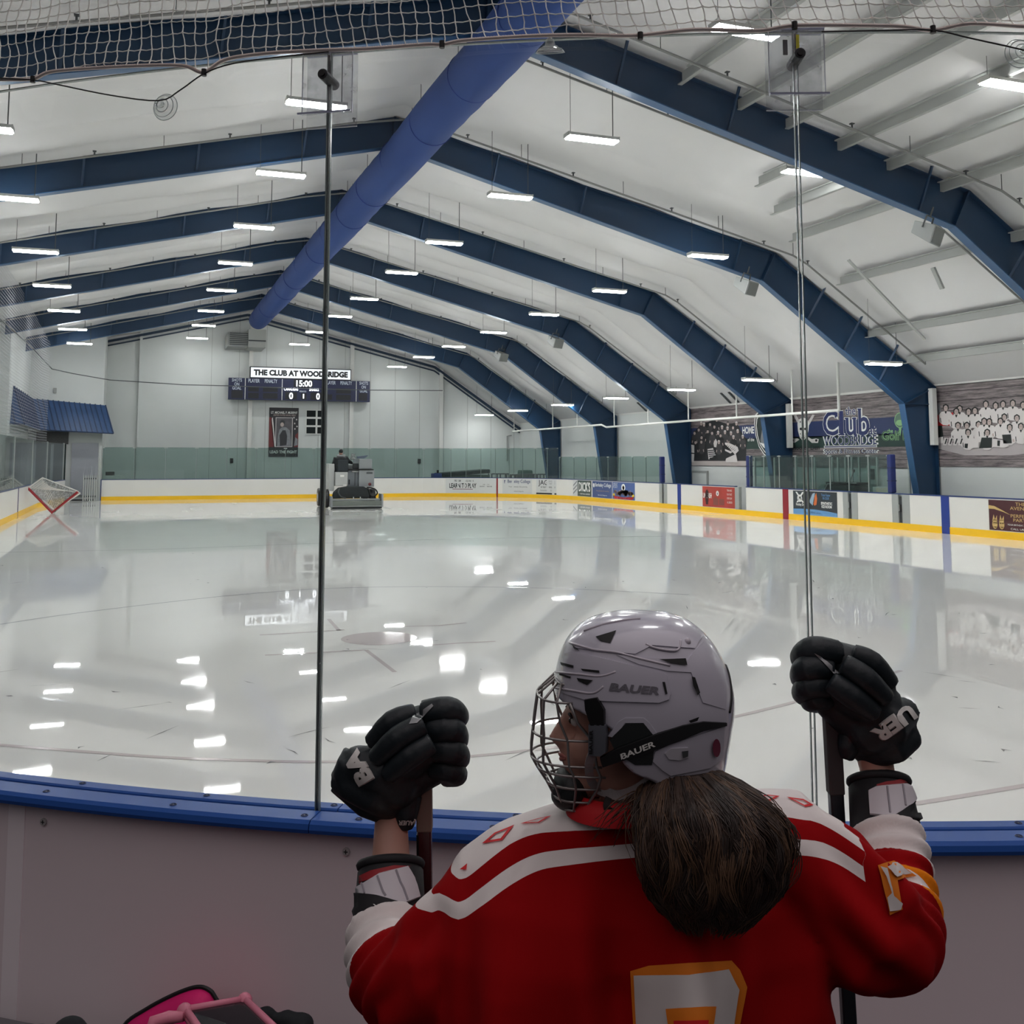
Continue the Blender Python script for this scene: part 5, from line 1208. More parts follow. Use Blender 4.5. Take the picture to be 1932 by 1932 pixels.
c1, x1 = cup(308, 200, 'clear suction cup holding the black cord on the left glass panel')
c2, x2 = cup(1038, 92, 'clear suction cup seen edge-on under the net right of the duct', True)
c3, x3 = cup(1927, 98, 'clear suction cup at the right edge of the picture')
def cpt(x, y, r=8.63): return oncyl(x, y, r)
mb = MB()
mb.tube([cpt(*p) for p in smooth([(-30, 146), (62, 151), (110, 160), (210, 180), (300, 190), (340, 170), (385, 139), (440, 120), (540, 106), (620, 98)], 4)], .0024, 5)
tag(mb.build('black_cord', BLACK), 'black elastic cord from the rope to the left suction cup', 'cord')
mb = MB(); mb.tube([cpt(*p) for p in smooth([(1550, 60), (1680, 57), (1762, 57), (1830, 72), (1920, 92), (1960, 104)], 4)], .0026, 5); tag(mb.build('black_cord', BLACK), 'black elastic cord at the upper right corner', 'cord')
# net bottom rope and net
ROPE = smooth([(-60, 150), (0, 150), (62, 149), (100, 135), (200, 127), (300, 123), (350, 125), (385, 137), (425, 113), (500, 101), (600, 95), (690, 92), (800, 84), (835, 84), (880, 76), (1000, 68), (1100, 66), (1200, 67), (1310, 56), (1430, 58), (1500, 48), (1620, 48), (1700, 50), (1760, 57), (1830, 45), (1932, 50), (2000, 52)], 8)
RP = [cpt(x, y, 8.62) for x, y in ROPE]
t = thing('safety_net', 'white knotted safety net with its rope along the top of the glass', 'net', RP[len(RP) // 2])
mb = MB(); mb.tube(RP, .006, 6)
for i in range(len(RP) - 1):                               # the lay of the rope
    for k in range(3):
        a = RP[i].lerp(RP[i + 1], k / 3); d = (RP[i + 1] - RP[i]).normalized(); u = d.cross(Vector((0, 0, 1))).normalized(); w_ = u.cross(d)
        pts = [a + d * .008 * (j / 4) + (u * math.cos(j * .8) + w_ * math.sin(j * .8)) * .0055 for j in range(4)]
        mb.tube(pts, .0022, 3, cap=False)
mb.build('rope', mat('rope_cream', (236, 224, 218), .8), t)
ang = lambda p: math.degrees(math.atan2(p.y - NC.y, p.x - NC.x)) % 360
RA = [ang(p) for p in RP]; RZ = [p.z for p in RP]
def rz(d): return float(np.interp(d, RA, RZ))
NETM = mat('net_cord', (248, 247, 242), .6)
rr = random.Random(2); ST = .0415; ds = math.degrees(ST / 8.62)
mb = MB(); NV = int((RA[-1] - RA[0]) / ds); rowsN = 11
node = {}
for i in range(NV):
    for j in range(rowsN):
        sl = .12 + .45 * min(1, max(0, (i / NV - .25) / .6))
        d = RA[0] + ds * (i + j * -sl * .55) + rr.uniform(-.03, .03)
        base = rz(RA[0] + ds * i) * .35 + (3.375 + .012 * i / NV) * .65 if j else rz(d)
        node[i, j] = nr(d, 8.62 - .004 * j + .01 * math.sin(i * .5 + j), (base + .004 + ST * (j - .35) if j else base) + rr.uniform(-.002, .002))
for i in range(NV):
    for j in range(rowsN - 1):
        a, b = node[i, j], node[i, j + 1]
        mb.tube([a, (a + b) / 2 + Vector((rr.uniform(-.003, .003), 0, rr.uniform(-.001, .001))), b], .0019, 4, cap=False)
        if j and i < NV - 1:
            c_ = node[i + 1, j]; mb.tube([a, (a + c_) / 2 - Vector((0, 0, .003)), c_], .0018, 4, cap=False); mb.ell(a, (.0036, .0036, .004), None, 6, 4)
mb.build('netting', NETM, t)
for i, (x, y) in enumerate(((62, 150), (385, 137), (834, 84), (1208, 68), (1499, 48), (1760, 56))):
    c = cpt(x, y, 8.625); mb = MB(); mb.tube([c + Vector((0, 0, -.011)), c + Vector((0, 0, .011))], .0085, 8); mb.build('rope_tie', BLACK, t)

# ================================================================== PLAYERS' BENCH AND WHAT LIES ON IT
t = thing('players_bench', 'low grey bench along the near boards, below the picture', 'bench', nr(235, 8.95)); mb = MB(); arc(mb, 222, 262, 8.68, 9.0, .40, .44); mb.build('seat', mat('bench_grey', (110, 108, 112), .6), t)
for d in (224, 232, 240, 248, 256): mb = MB(); mb.box((-.03, -.14, -.012), (.03, .14, .40), Matrix.Translation(nr(d, 8.84)) @ Matrix.Rotation(math.radians(d - 90), 4, 'Z')); mb.build('leg', DGREY, t)
PK, PKD = mat('bag_magenta', (222, 18, 112), .7, noise=.08, nscale=30), mat('bag_piping', (20, 18, 22), .6)
def onb(x, y, r): return oncyl(x, y, r)
t = thing('backpack', 'bright pink bag with black piping standing against the near boards', 'bag', onb(370, 1990, 8.8))
out = smooth([(205, 2010), (232, 1938), (275, 1905), (330, 1876), (372, 1862), (395, 1868), (408, 1885), (440, 1940), (452, 2010)], 5)
f0 = [onb(x, y, 8.70) for x, y in out]; f1 = [onb(x, y, 8.80) for x, y in out]; ctr = onb(340, 1960, 8.84)
mb = MB(); ins = [p.lerp(ctr, .25) + (ctr - NC).normalized() * .02 for p in f1]
mb.loft([f0, f1, ins, [p.lerp(ctr, .6) + (ctr - NC).normalized() * .03 for p in f1]]); mb.build('bag_body', PK, t, smooth=True)
mb = MB(); mb.tube(f1, .006, 6); mb.tube(f0, .005, 6); mb.build('piping', PKD, t)
TC = mat('tablet_case_pink', (206, 120, 142), .5)
t = thing('tablet', 'tablet with a dark screen in a pale pink foam case', 'tablet', onb(440, 1960, 8.9))
q = [atd(343, 1907, 2.52), atd(462, 1886, 2.6), atd(560, 1980, 2.38), atd(420, 2020, 2.3)]
nrm = (q[1] - q[0]).cross(q[3] - q[0]).normalized()
if nrm.dot(CAM - q[0]) < 0: nrm = -nrm
cc = sum(q, Vector()) / 4
mb = MB(); mb.loft([[p - nrm * .02 for p in q], [p + nrm * .004 for p in q]]); mb.build('case', TC, t, bevel=.012)
mb = MB(); q2 = [p.lerp(cc, .14) + nrm * .005 for p in q]
mb.loft([q2, [p + nrm * .001 for p in q2]]); mb.build('screen', mat('tablet_screen', (24, 22, 28), .15), t)
mb = MB()
for a, b in zip(q, q[1:] + q[:1]): mb.tube([a.lerp(cc, .07) + nrm * .006, b.lerp(cc, .07) + nrm * .006], .009, 8)
for p in q: mb.ell(p.lerp(cc, .05), (.02, .02, .02), None, 10, 7)
mb.build('bumper', TC, t, smooth=True)
mb = MB(); mb.tube([atd(346, 1918, 2.5), atd(318, 1920, 2.5), atd(290, 1928, 2.48), atd(280, 1960, 2.46)], [.012, .016, .016, .014], 8); mb.build('handle', TC, t, smooth=True)
DK = mat('dark_cloth', (26, 30, 34), .85, noise=.2, nscale=20)
for lb, P_, dep in (('black cloth heap at the bottom left corner', [(20, 1985, .05), (70, 1958, .03), (130, 1944, .032), (150, 1970, .04), (90, 1995, .06)], 2.5), ('black cloth lying behind the pink tablet', [(470, 1935, .04), (500, 1916, .022), (540, 1925, .024), (565, 1935, .03), (520, 1965, .05)], 2.62)):
    mb = MB()
    for x, y, r in P_: mb.ell(atd(x, y, dep), (r * 1.3, r, r), None, 12, 8)
    c0 = atd(P_[-1][0], P_[-1][1] + 120, dep); mb.tube([atd(P_[-1][0], P_[-1][1], dep), Vector((c0.x, c0.y, .44))], [.05, .09], 10)
    tag(fuse(mb, 'clothing_heap', DK, None, .008, 2), lb, 'clothing')

# ================================================================== THE PLAYER
RH = RT.copy(); FH = Vector((math.sin(YAW), math.cos(YAW), 0)); VZ = Vector((0, 0, 1))
P = atd
def bvh_of(o): return BVHTree.FromPolygons([o.matrix_world @ v.co if False else v.co.copy() for v in o.data.vertices], [tuple(p.vertices) for p in o.data.polygons])
def hit(bvh, x, y, lift=0.0):
    d = ray(x, y).normalized(); loc, n, i, t = bvh.ray_cast(CAM, d)
    if loc is None:
        loc, n, i, t = bvh.find_nearest(CAM + ray(x, y) * 1.65)
    if n.dot(d) > 0: n = -n
    return loc + n * lift, n
def gridcut(bm, cut):
    for ax in (0, 1):
        lo = min(v.co[ax] for v in bm.verts); hi = max(v.co[ax] for v in bm.verts); n = max(1, int((hi - lo) / cut))
        for k in range(1, n):
            co_ = Vector((0, 0, 0)); co_[ax] = lo + (hi - lo) * k / n; no_ = Vector((0, 0, 0)); no_[ax] = 1
            bmesh.ops.bisect_plane(bm, geom=bm.verts[:] + bm.edges[:] + bm.faces[:], plane_co=co_, plane_no=no_, dist=1e-4)
    bmesh.ops.triangulate(bm, faces=bm.faces)
def flat_bm(polys, cut):
    bm = bmesh.new()
    for p in polys:
        try: bm.faces.new([bm.verts.new((x, y, 0)) for x, y in p])
        except ValueError: pass
    gridcut(bm, cut)
    return bm
def decal(name, parent, bvh, polys, m, lift=.0015, cut=10, raised=0.0, flare=1.06, label=None):
    bm = flat_bm(polys, cut) if not isinstance(polys, bmesh.types.BMesh) else polys
    top = lift + raised; ntop = len(bm.faces); bm.faces.ensure_lookup_table()
    if raised:
        cx = sum(v.co.x for v in bm.verts) / len(bm.verts); cy = sum(v.co.y for v in bm.verts) / len(bm.verts)
        be = [e for e in bm.edges if len(e.link_faces) == 1]
        r = bmesh.ops.extrude_edge_only(bm, edges=be); low = {v for v in r['geom'] if isinstance(v, bmesh.types.BMVert)}
        for v in bm.verts:
            if v in low:
                d = Vector((v.co.x - cx, v.co.y - cy)); L = d.length or 1
                v.co.x += d.x / L * flare * 2.5; v.co.y += d.y / L * flare * 2.5
    else: low = set()
    for v in bm.verts:
        x_, y_ = v.co.x, v.co.y; l_ = lift * .2 if v in low else top
        p_, n_ = hit(bvh, x_, y_, 0); v.co = p_ + (n_ - ray(x_, y_).normalized()).normalized() * l_
    bmesh.ops.recalc_face_normals(bm, faces=bm.faces)
    if raised: bmesh.ops.split_edges(bm, edges=be)
    me = bpy.data.meshes.new(name); bm.to_mesh(me); bm.free(); me.materials.append(m)
    me.polygons.foreach_set('use_smooth', [k < ntop for k in range(len(me.polygons))])
    o = bpy.data.objects.new(name, me); COL.objects.link(o); setpar(o, parent)
    if label: o['label'] = label
    return o
def text_bm(body, c, w_, h, ang_deg, bold=.03, shear=0.0, cut=8):
    cu = bpy.data.curves.new('t', 'FONT'); cu.body = body; cu.size = 1; cu.offset = bold; cu.shear = shear; cu.resolution_u = 3
    o = bpy.data.objects.new('tmp', cu); COL.objects.link(o); dg = bpy.context.evaluated_depsgraph_get()
    me = bpy.data.meshes.new_from_object(o.evaluated_get(dg)); bpy.data.objects.remove(o); bpy.data.curves.remove(cu)
    bm = bmesh.new(); bm.from_mesh(me); bpy.data.meshes.remove(me)
    xs = [v.co.x for v in bm.verts]; ys = [v.co.y for v in bm.verts]; x0, x1, y0, y1 = min(xs), max(xs), min(ys), max(ys)
    a = math.radians(ang_deg)
    for v in bm.verts:
        u = ((v.co.x - x0) / (x1 - x0) - .5) * w_; q = -((v.co.y - y0) / (y1 - y0) - .5) * h
        v.co = Vector((c[0] + u * math.cos(a) - q * math.sin(a), c[1] + u * math.sin(a) + q * math.cos(a), 0))
    gridcut(bm, cut)
    return bm
def hring(c, a, b, n=36, e=2.0, rot=0.0, back=None):
    out = []
    for k in range(n):
        t = 2 * math.pi * k / n; ct, st = math.cos(t), math.sin(t)
        u = a * abs(ct) ** (2 / e) * (1 if ct >= 0 else -1); v = b * abs(st) ** (2 / e) * (1 if st >= 0 else -1)
        out.append(c + (RH * math.cos(rot) + FH * math.sin(rot)) * u + (FH * math.cos(rot) - RH * math.sin(rot)) * v)
    return out
SKIN = mat('player_skin', (186, 140, 124), .5, noise=.06, nscale=30)
player = thing('person', 'hockey player in red and white jersey and white helmet, holding two sticks', 'person', P(1180, 3000, 1.68) * 1.0)
player.location.z = 0.0
BASE = Vector((player.location.x, player.location.y, 0))
D0 = 1.62
# ---- body: one continuous skin
mb = MB()
mb.ell(P(1215, 1330, D0), (.112, .078, .105)) if False else None
HM = Matrix((RH, FH, VZ)).transposed()
def hell(x, y, d, rx, ry, rz): mb.ell(P(x, y, d), (rx, ry, rz), HM, 20, 14)
hell(1218, 1325, D0, .110, .076, .100); hell(1152, 1395, D0, .062, .058, .082); hell(1122, 1343, D0, .046, .056, .034)
hell(1106, 1466, D0, .036, .036, .030); hell(1160, 1455, D0, .060, .052, .040); hell(1108, 1415, D0 - .032, .030, .022, .028); hell(1108, 1415, D0 + .032, .030, .022, .028)
mb.tube([P(1076, 1348, D0), P(1066, 1368, D0), P(1050, 1391, D0), P(1066, 1402, D0)], [.013, .013, .0135, .013], 12); hell(1064, 1397, D0 - .012, .010, .009, .008); hell(1064, 1397, D0 + .012, .010, .009, .008)
hell(1078, 1423, D0, .018, .024, .009); hell(1080, 1437, D0, .017, .022, .009); hell(1096, 1424, D0, .032, .040, .034)
hell(1218, 1385, D0 - .078, .018, .010, .030); hell(1218, 1385, D0 + .078, .018, .010, .030)
mb.tube([P(1195, 1420, D0), P(1200, 1490, D0 + .01), P(1195, 1560, D0 + .03)], [.056, .054, .065], 18)
mb.loft([hring(P(1185, y, d), a, b, 24) for y, d, a, b in ((1535, 1.66, .08, .07), (1570, 1.67, .17, .09), (1620, 1.68, .21, .11), (1760, 1.66, .20, .12), (1932, 1.64, .17, .11), (2150, 1.64, .19, .12), (2280, 1.65, .17, .12))])
ARML = [(990, 1670, 1.68, .065), (850, 1790, 1.65, .055), (772, 1842, 1.66, .048), (742, 1775, 1.80, .042), (737, 1650, 1.885, .038), (738, 1560, 1.93, .032), (745, 1500, 1.95, .036), (785, 1430, 1.96, .038)]
ARMR = [(1470, 1630, 1.68, .065), (1610, 1720, 1.65, .055), (1688, 1765, 1.65, .048), (1690, 1690, 1.77, .044), (1678, 1590, 1.87, .040), (1655, 1455, 1.93, .032), (1645, 1400, 1.95, .036), (1600, 1320, 1.96, .038)]
for A in (ARML, ARMR): mb.tube([P(x, y, d) for x, y, d, r in A], [r for *_, r in A], 14)
hip = P(1185, 2280, 1.65)
for s in (-1, 1):
    k = BASE + RH * s * .10 + FH * .02
    mb.tube([hip + RH * s * .09, Vector((k.x, k.y, .62)), Vector((k.x, k.y, .55)) , Vector((k.x, k.y, .16))], [.10, .075, .065, .045], 12)
body = fuse(mb, 'body', [SKIN], player, .0065, 2)
# face details
BB = bvh_of(body)
EYE = [BB.find_nearest(P(1066, 1364, D0 + s * .032))[0] for s in (-1, 1)]
mb = MB()
for e in EYE: mb.ell(e + RH * .0088, (.0115, .0105, .0095), HM, 12, 8)
mb.build('eyeball', mat('eye_white', (220, 214, 208), .2), player, smooth=True)
mb = MB()
for e in EYE: mb.ell(e - RH * .0004, (.004, .005, .005), HM, 10, 6)
mb.build('iris', mat('iris_brown', (52, 34, 24), .2), player, smooth=True)
mb = MB()
for e, s in zip(EYE, (-1, 1)):
    mb.tube([e + VZ * .007 + FH * (-.013), e + VZ * .010 - RH * .003, e + VZ * .007 + FH * .013 + RH * .002], [.0015, .0026, .0015], 6)
    q = [BB.find_nearest(e + VZ * .024 + FH * k - RH * .01)[0] for k in (-.016, 0, .016)]; mb.tube(q, [.002, .003, .002], 6)
mb.build('eyebrow', mat('brow_brown', (44, 30, 24), .7), player, smooth=True)
mb = MB()
for y in (1425, 1434): mb.tube([BB.find_nearest(P(xx, 1430 + (y - 1430) * k_, D0 + o_))[0] for xx, k_, o_ in ((1070, .2, -.022), (1050, .8, -.011), (1045, 1, 0), (1050, .8, .011), (1070, .2, .022))], [.002, .0036, .0044, .0036, .002], 8)
mb.build('lips', mat('lip', (168, 100, 92), .45), player, smooth=True)

# ---- jersey
mb = MB()
mb.loft([hring(P(x, y, d), a, b, 40, 2.3) for x, y, d, a, b in ((1185, 2330, 1.63, .285, .17), (1185, 2150, 1.63, .30, .18), (1185, 2000, 1.63, .315, .185), (1183, 1850, 1.64, .325, .185), (1180, 1750, 1.65, .325, .175), (1180, 1670, 1.66, .305, .155), (1180, 1610, 1.67, .27, .130), (1183, 1565, 1.665, .215, .105), (1185, 1538, 1.65, .150, .085), (1187, 1518, 1.64, .085, .072))])
SLL = [(1010, 1672, 1.68, .105), (958, 1706, 1.67, .106), (888, 1780, 1.65, .103), (822, 1832, 1.64, .093), (776, 1856, 1.655, .083), (746, 1840, 1.70, .076), (735, 1805, 1.755, .074), (733, 1758, 1.80, .072)]
SLR = [(1400, 1620, 1.68, .108), (1475, 1622, 1.67, .114), (1560, 1680, 1.655, .110), (1630, 1742, 1.635, .102), (1678, 1772, 1.65, .084), (1688, 1735, 1.71, .076), (1682, 1665, 1.79, .070), (1677, 1610, 1.845, .068), (1674, 1568, 1.875, .067)]
for A in (SLL, SLR): mb.tube([P(x, y, d) for x, y, d, r in A], [r for *_, r in A], 22)
def fold(x, y, seed): return math.sin(x + seed)
jm = bpy.data.materials.new('jersey_cloth'); jm.use_nodes = True
jersey = fuse(mb, 'jersey', [jm], player, .0075, 4)
me = jersey.data; nv = len(me.vertices)
co = np.empty(nv * 3); me.vertices.foreach_get('co', co); co = co.reshape(-1, 3)
nrm_ = np.array([v.normal[:] for v in me.vertices])
rt = np.array(RH); fh = np.array(FH)
U = co @ rt; Zc = co[:, 2]
# cloth folds: long vertical drapes on the back, rings on the sleeves
uc = float(np.dot(np.array(P(1185, 1750, 1.65)), rt))
uu = U - uc
arml = np.array(P(742, 1838, 1.65)); armr = np.array(P(1700, 1770, 1.65))
torso_w = np.clip((.27 - np.abs(uu)) / .08, 0, 1)
down = np.clip((1.52 - Zc) / .18, 0, 1)
f = .034 * np.sin(uu * 24 + 1.3 + 2.2 * np.sin(Zc * 3)) + .017 * np.sin(uu * 47 + 4 + 1.5 * np.sin(Zc * 5 + 1)) + .005 * np.sin(uu * 83 + Zc * 6)
disp = f * torso_w * down
fl = np.array(P(733, 1758, 1.80)) - np.array(P(746, 1840, 1.70)); fl /= np.linalg.norm(fl)
frr = np.array(P(1674, 1568, 1.875)) - np.array(P(1700, 1735, 1.71)); frr /= np.linalg.norm(frr)
tl = (co - np.array(P(733, 1758, 1.80))) @ fl; tr2 = (co - np.array(P(1674, 1568, 1.875))) @ frr
dl = np.linalg.norm(co - np.array(P(733, 1758, 1.80)) - tl[:, None] * fl, axis=1); dr = np.linalg.norm(co - np.array(P(1674, 1568, 1.875)) - tr2[:, None] * frr, axis=1)
onl = np.clip((.135 - dl) / .03, 0, 1) * (uu < -.30) * np.clip((tl + .30) / .05, 0, 1); onr = np.clip((.135 - dr) / .03, 0, 1) * (uu > .30) * np.clip((tr2 + .34) / .05, 0, 1)
disp += onl * .0055 * np.sin(tl * 150 + uu * 40 + 2 * np.sin(Zc * 30)) + onr * .0055 * np.sin(tr2 * 150 - uu * 30 + 2 * np.sin(Zc * 26))
arm_w = np.clip((np.abs(uu) - .28) / .05, 0, 1)
disp += arm_w * (1 - np.maximum(onl, onr)) * .009 * np.sin((Zc * 1.0 + np.abs(uu) * .9) * 60 + 2.0 * np.sin(co @ fh * 22))
co2 = co + nrm_ * disp[:, None]
me.vertices.foreach_set('co', co2.reshape(-1)); me.update()
JB = bvh_of(jersey)
# printed pattern of the cloth, carried as distances along the cloth
yk = smooth([(700, 1905), (770, 1835), (815, 1722), (865, 1735), (905, 1712), (960, 1672), (1010, 1645), (1060, 1634), (1200, 1618), (1340, 1612), (1480, 1612), (1560, 1622), (1620, 1655), (1655, 1690), (1690, 1790)], 4)
pts = [hit(JB, x, y)[0] for x, y in yk[8:-6]]
ku = np.array([float(np.dot(np.array(p), rt)) for p in pts]); kz = np.array([p.z for p in pts]); o_ = np.argsort(ku); ku, kz = ku[o_], kz[o_]
yoke = co2[:, 2] - np.interp(co2 @ rt, ku, kz)
out_l = np.clip((uu + .345) / .02, -1, 1); out_r = np.clip((.39 - uu) / .02, -1, 1)
yoke = np.where(uu < -.36, -1 * np.ones(nv), yoke); yoke = np.where((uu > .36), -1 * np.ones(nv), yoke)
cuff_l = np.where((uu < -.28) & (dl < .14) & (tl > -.3), tl + .095, -1.0); cuff_r = np.where((uu > .30) & (dr < .14) & (tr2 > -.4), tr2 + .085, -1.0)
for nm, arr in (('yoke', yoke), ('cuff_l', cuff_l), ('cuff_r', cuff_r)):
    at = me.attributes.new(nm, 'FLOAT', 'POINT'); at.data.foreach_set('value', arr.astype(np.float32))
nt = jm.node_tree; b = nt.nodes['Principled BSDF']; L = nt.links.new; N = nt.nodes.new
b.inputs['Roughness'].default_value = .85; b.inputs['Specular IOR Level'].default_value = .12
def attr(nm): a = N('ShaderNodeAttribute'); a.attribute_name = nm; return a.outputs['Fac']
def mth(op, a, v):
    q = N('ShaderNodeMath'); q.operation = op; L(a, q.inputs[0])
    if isinstance(v, float): q.inputs[1].default_value = v
    else: L(v, q.inputs[1])
    return q.outputs[0]
def mixc(fac, a, c):
    q = N('ShaderNodeMix'); q.data_type = 'RGBA'; L(fac, q.inputs['Factor'])
    if isinstance(a, tuple): q.inputs['A'].default_value = (*a, 1)
    else: L(a, q.inputs['A'])
    q.inputs['B'].default_value = (*c, 1); return q.outputs['Result']
def band(nm, a, c): s = attr(nm); return mth('MULTIPLY', mth('GREATER_THAN', s, a), mth('LESS_THAN', s, c))
JR, JW, JO_ = lin((146, 3, 9)), lin((226, 218, 216)), lin((226, 124, 14))
c_ = mixc(band('yoke', .0, .020), JR, JW); c_ = mixc(band('yoke', .043, 2.0), c_, JW)
c_ = mixc(band('cuff_l', .0, .9), c_, JW); c_ = mixc(band('cuff_r', .0, .9), c_, JW)
c_ = mixc(band('cuff_r', -.058, -.036), c_, JO_); c_ = mixc(band('cuff_r', -.078, -.058), c_, JW); c_ = mixc(band('cuff_r', -.09, -.078), c_, JO_)
L(c_, b.inputs['Base Color'])
nz = N('ShaderNodeTexNoise'); nz.inputs['Scale'].default_value = 900; bp = N('ShaderNodeBump'); bp.inputs['Strength'].default_value = .15; bp.inputs['Distance'].default_value = .001
tcn = N('ShaderNodeTexCoord'); L(tcn.outputs['Object'], nz.inputs['Vector']); L(nz.outputs['Fac'], bp.inputs['Height']); L(bp.outputs[0], b.inputs['Normal'])
JWM = mat('jersey_print_white', (196, 190, 188), .8); JOM = mat('jersey_print_orange', (214, 116, 14), .8); JRM = mat('jersey_print_red', (206, 22, 32), .7)
# number on the back
decal('number_outline', jersey, JB, [[(1190, 1832), (1225, 1822), (1380, 1812), (1396, 1830), (1409, 1862), (1396, 1932), (1380, 2060), (1200, 2060), (1196, 1932)]], JOM, .003, 6)
decal('number', jersey, JB, [[(1198, 1840), (1300, 1840), (1374, 1828), (1394, 1866), (1384, 1932), (1372, 2052), (1208, 2052), (1203, 1932)]], JWM, .006, 6)
decal('number_inner_outline', jersey, JB, [[(1260, 1903), (1345, 1898), (1340, 1932), (1332, 1990), (1266, 1990), (1264, 1932)]], JOM, .009, 6)
decal('number_inner', jersey, JB, [[(1276, 1924), (1330, 1922), (1322, 1980), (1280, 1980)]], JRM, .012, 6)
# shoulder numerals, red outlines
def outline(name, quad, k=.62):
    c = (sum(p[0] for p in quad) / len(quad), sum(p[1] for p in quad) / len(quad)); n = len(quad); inn = [(c[0] + (x - c[0]) * k, c[1] + (y - c[1]) * k) for x, y in quad]
    return decal(name, jersey, JB, [[quad[i], quad[(i + 1) % n], inn[(i + 1) % n], inn[i]] for i in range(n)], JRM, .0025, 6)
q4 = lambda L_: [(611 + x / 3.22, 1448 + y / 3.22) for x, y in L_]; q5 = lambda L_: [(1145 + x / 2.47, 1444 + y / 2.47) for x, y in L_]
outline('shoulder_numeral', q4([(962, 466), (1040, 400), (1160, 352), (1085, 445)])); outline('shoulder_numeral', q4([(1195, 345), (1285, 318), (1385, 296), (1310, 340)])); decal('shoulder_numeral', jersey, JB, [q4([(828, 622), (874, 585), (868, 622)])], JRM, .0025, 6)
outline('shoulder_numeral', q5([(700, 150), (745, 140), (806, 146), (760, 168)])); outline('shoulder_numeral', q5([(838, 150), (915, 160), (962, 188), (925, 196)]))
# sleeve numeral on the right arm
q3 = lambda L_: [(1450 + x / 3.5125, 1180 + y / 3.5125) for x, y in L_]
decal('sleeve_numeral_outline', jersey, JB, [q3([(720, 1590), (830, 1560), (975, 1660), (850, 1690), (885, 1880), (800, 1920), (785, 1840), (740, 1660)])], JOM, .004, 6)
decal('sleeve_numeral', jersey, JB, [q3([(730, 1600), (775, 1612), (800, 1700), (825, 1790), (880, 1840), (870, 1880), (795, 1895), (780, 1800), (810, 1770), (770, 1660)]), q3([(775, 1605), (850, 1585), (940, 1645), (840, 1672)])], JWM, .009, 6)
# collar
mb = MB(); mb.loft([hring(P(1163, 1506 + 0, D0 - .005) + VZ * h, a, b, 30) for h, a, b in ((-.022, .080, .072), (-.006, .078, .070), (.012, .066, .060), (.010, .060, .055), (-.016, .066, .060))], cap=False)
mb.build('collar', mat('collar_red', (196, 18, 28), .7), jersey, smooth=True)

# ---- hockey pants, socks and skates below the picture
mb = MB()
mb.loft([hring(Vector((hip.x, hip.y, z)), a, b, 24) for z, a, b in ((1.06, .20, .14), (.95, .23, .16), (.80, .24, .17), (.72, .23, .16))])
for s in (-1, 1):
    k = BASE + RH * s * .11; mb.tube([Vector((k.x, k.y, z)) for z in (.86, .70, .56)], [.13, .13, .12], 16)
fuse(mb, 'hockey_pants', mat('pants_black', (20, 20, 24), .7), player, .014, 3)
for s in (-1, 1):
    k = BASE + RH * s * .10 + FH * .02
    mb = MB(); mb.tube([Vector((k.x, k.y, z)) for z in (.58, .42, .28, .16)], [.078, .078, .07, .055], 14); mb.build('sock', mat('sock_red', (190, 24, 30), .8), player, smooth=True)
    mb = MB(); mb.loft([hring(Vector((k.x, k.y, z)) + FH * o, a, b, 18) for z, o, a, b in ((.24, .0, .055, .065), (.16, .02, .052, .09), (.11, .06, .05, .14), (.06, .06, .048, .14))]); sk = mb.build('skate', BLACK, player, smooth=True)
    mb = MB(); mb.bar(Vector((k.x, k.y, .03)) - FH * .08, Vector((k.x, k.y, .03)) + FH * .2, .004, .06); mb.build('blade', STEEL, sk)

# ---- elbow pads
PADWH, PADBK, PADRD = mat('pad_white', (206, 202, 208), .5), mat('pad_black', (24, 24, 28), .7), mat('pad_red', (150, 30, 38), .6)
def pad(A, B, up_, r0, r1, white, red, black, txt, tang):
    A, B = P(*A), P(*B); ax = (B - A)
    def ringp(t, r): c = A + ax * t; w_ = ax.normalized(); u = w_.cross(FH).normalized(); v = w_.cross(u); return [c + u * r * math.cos(a) + v * r * math.sin(a) for a in [2 * math.pi * k / 28 for k in range(28)]]
    mb = MB(); mb.loft([ringp(t, r0 + (r1 - r0) * t + (0 if t < .93 else -.006)) for t in (0, .3, .6, .9, .97, 1.0)], cap=True); o = mb.build('elbow_pad', PADBK, player, smooth=True)
    mb = MB(); mb.tube(ringp(1.0, r1 - .004), .008, 8, closed=True); mb.build('trim_roll', PADBK, o, smooth=True)
    bv = bvh_of(o)
    decal('white_panel', o, bv, white, PADWH, .003, 8, .006); decal('red_band', o, bv, red, PADRD, .003, 8)
    if black: decal('dark_strap', o, bv, black, PADBK, .004, 8, .006)
    if txt: decal('strap_lettering', o, bv, text_bm(txt, *tang), PRW, .012, 8)
    return o, bv
c2 = lambda L_: [(550 + x / 3.715, 1280 + y / 3.715) for x, y in L_]
padl, bvl = pad((735, 1765, 1.83), (737, 1632, 1.90), 0, .066, .060, [c2([(435, 1485), (620, 1370), (810, 1320), (855, 1400), (890, 1530), (780, 1575), (600, 1520), (440, 1500)])], [c2([(445, 1400), (560, 1345), (720, 1310), (830, 1316), (805, 1335), (620, 1385), (448, 1440)])], [c2([(428, 1500), (600, 1525), (800, 1580), (680, 1640), (460, 1700), (440, 1600)])], 'ROCK', ((727, 1714), 42, 12, 180 + 4, .02))
mb = MB()
for a, b in (((515, 1440), (535, 1510)), ((610, 1390), (660, 1530)), ((725, 1350), (800, 1560))):
    p, q = c2([a])[0], c2([b])[0]; mb.tube([hit(bvl, p[0] + (q[0] - p[0]) * k / 5, p[1] + (q[1] - p[1]) * k / 5, .0085)[0] for k in range(6)], .0022, 5)
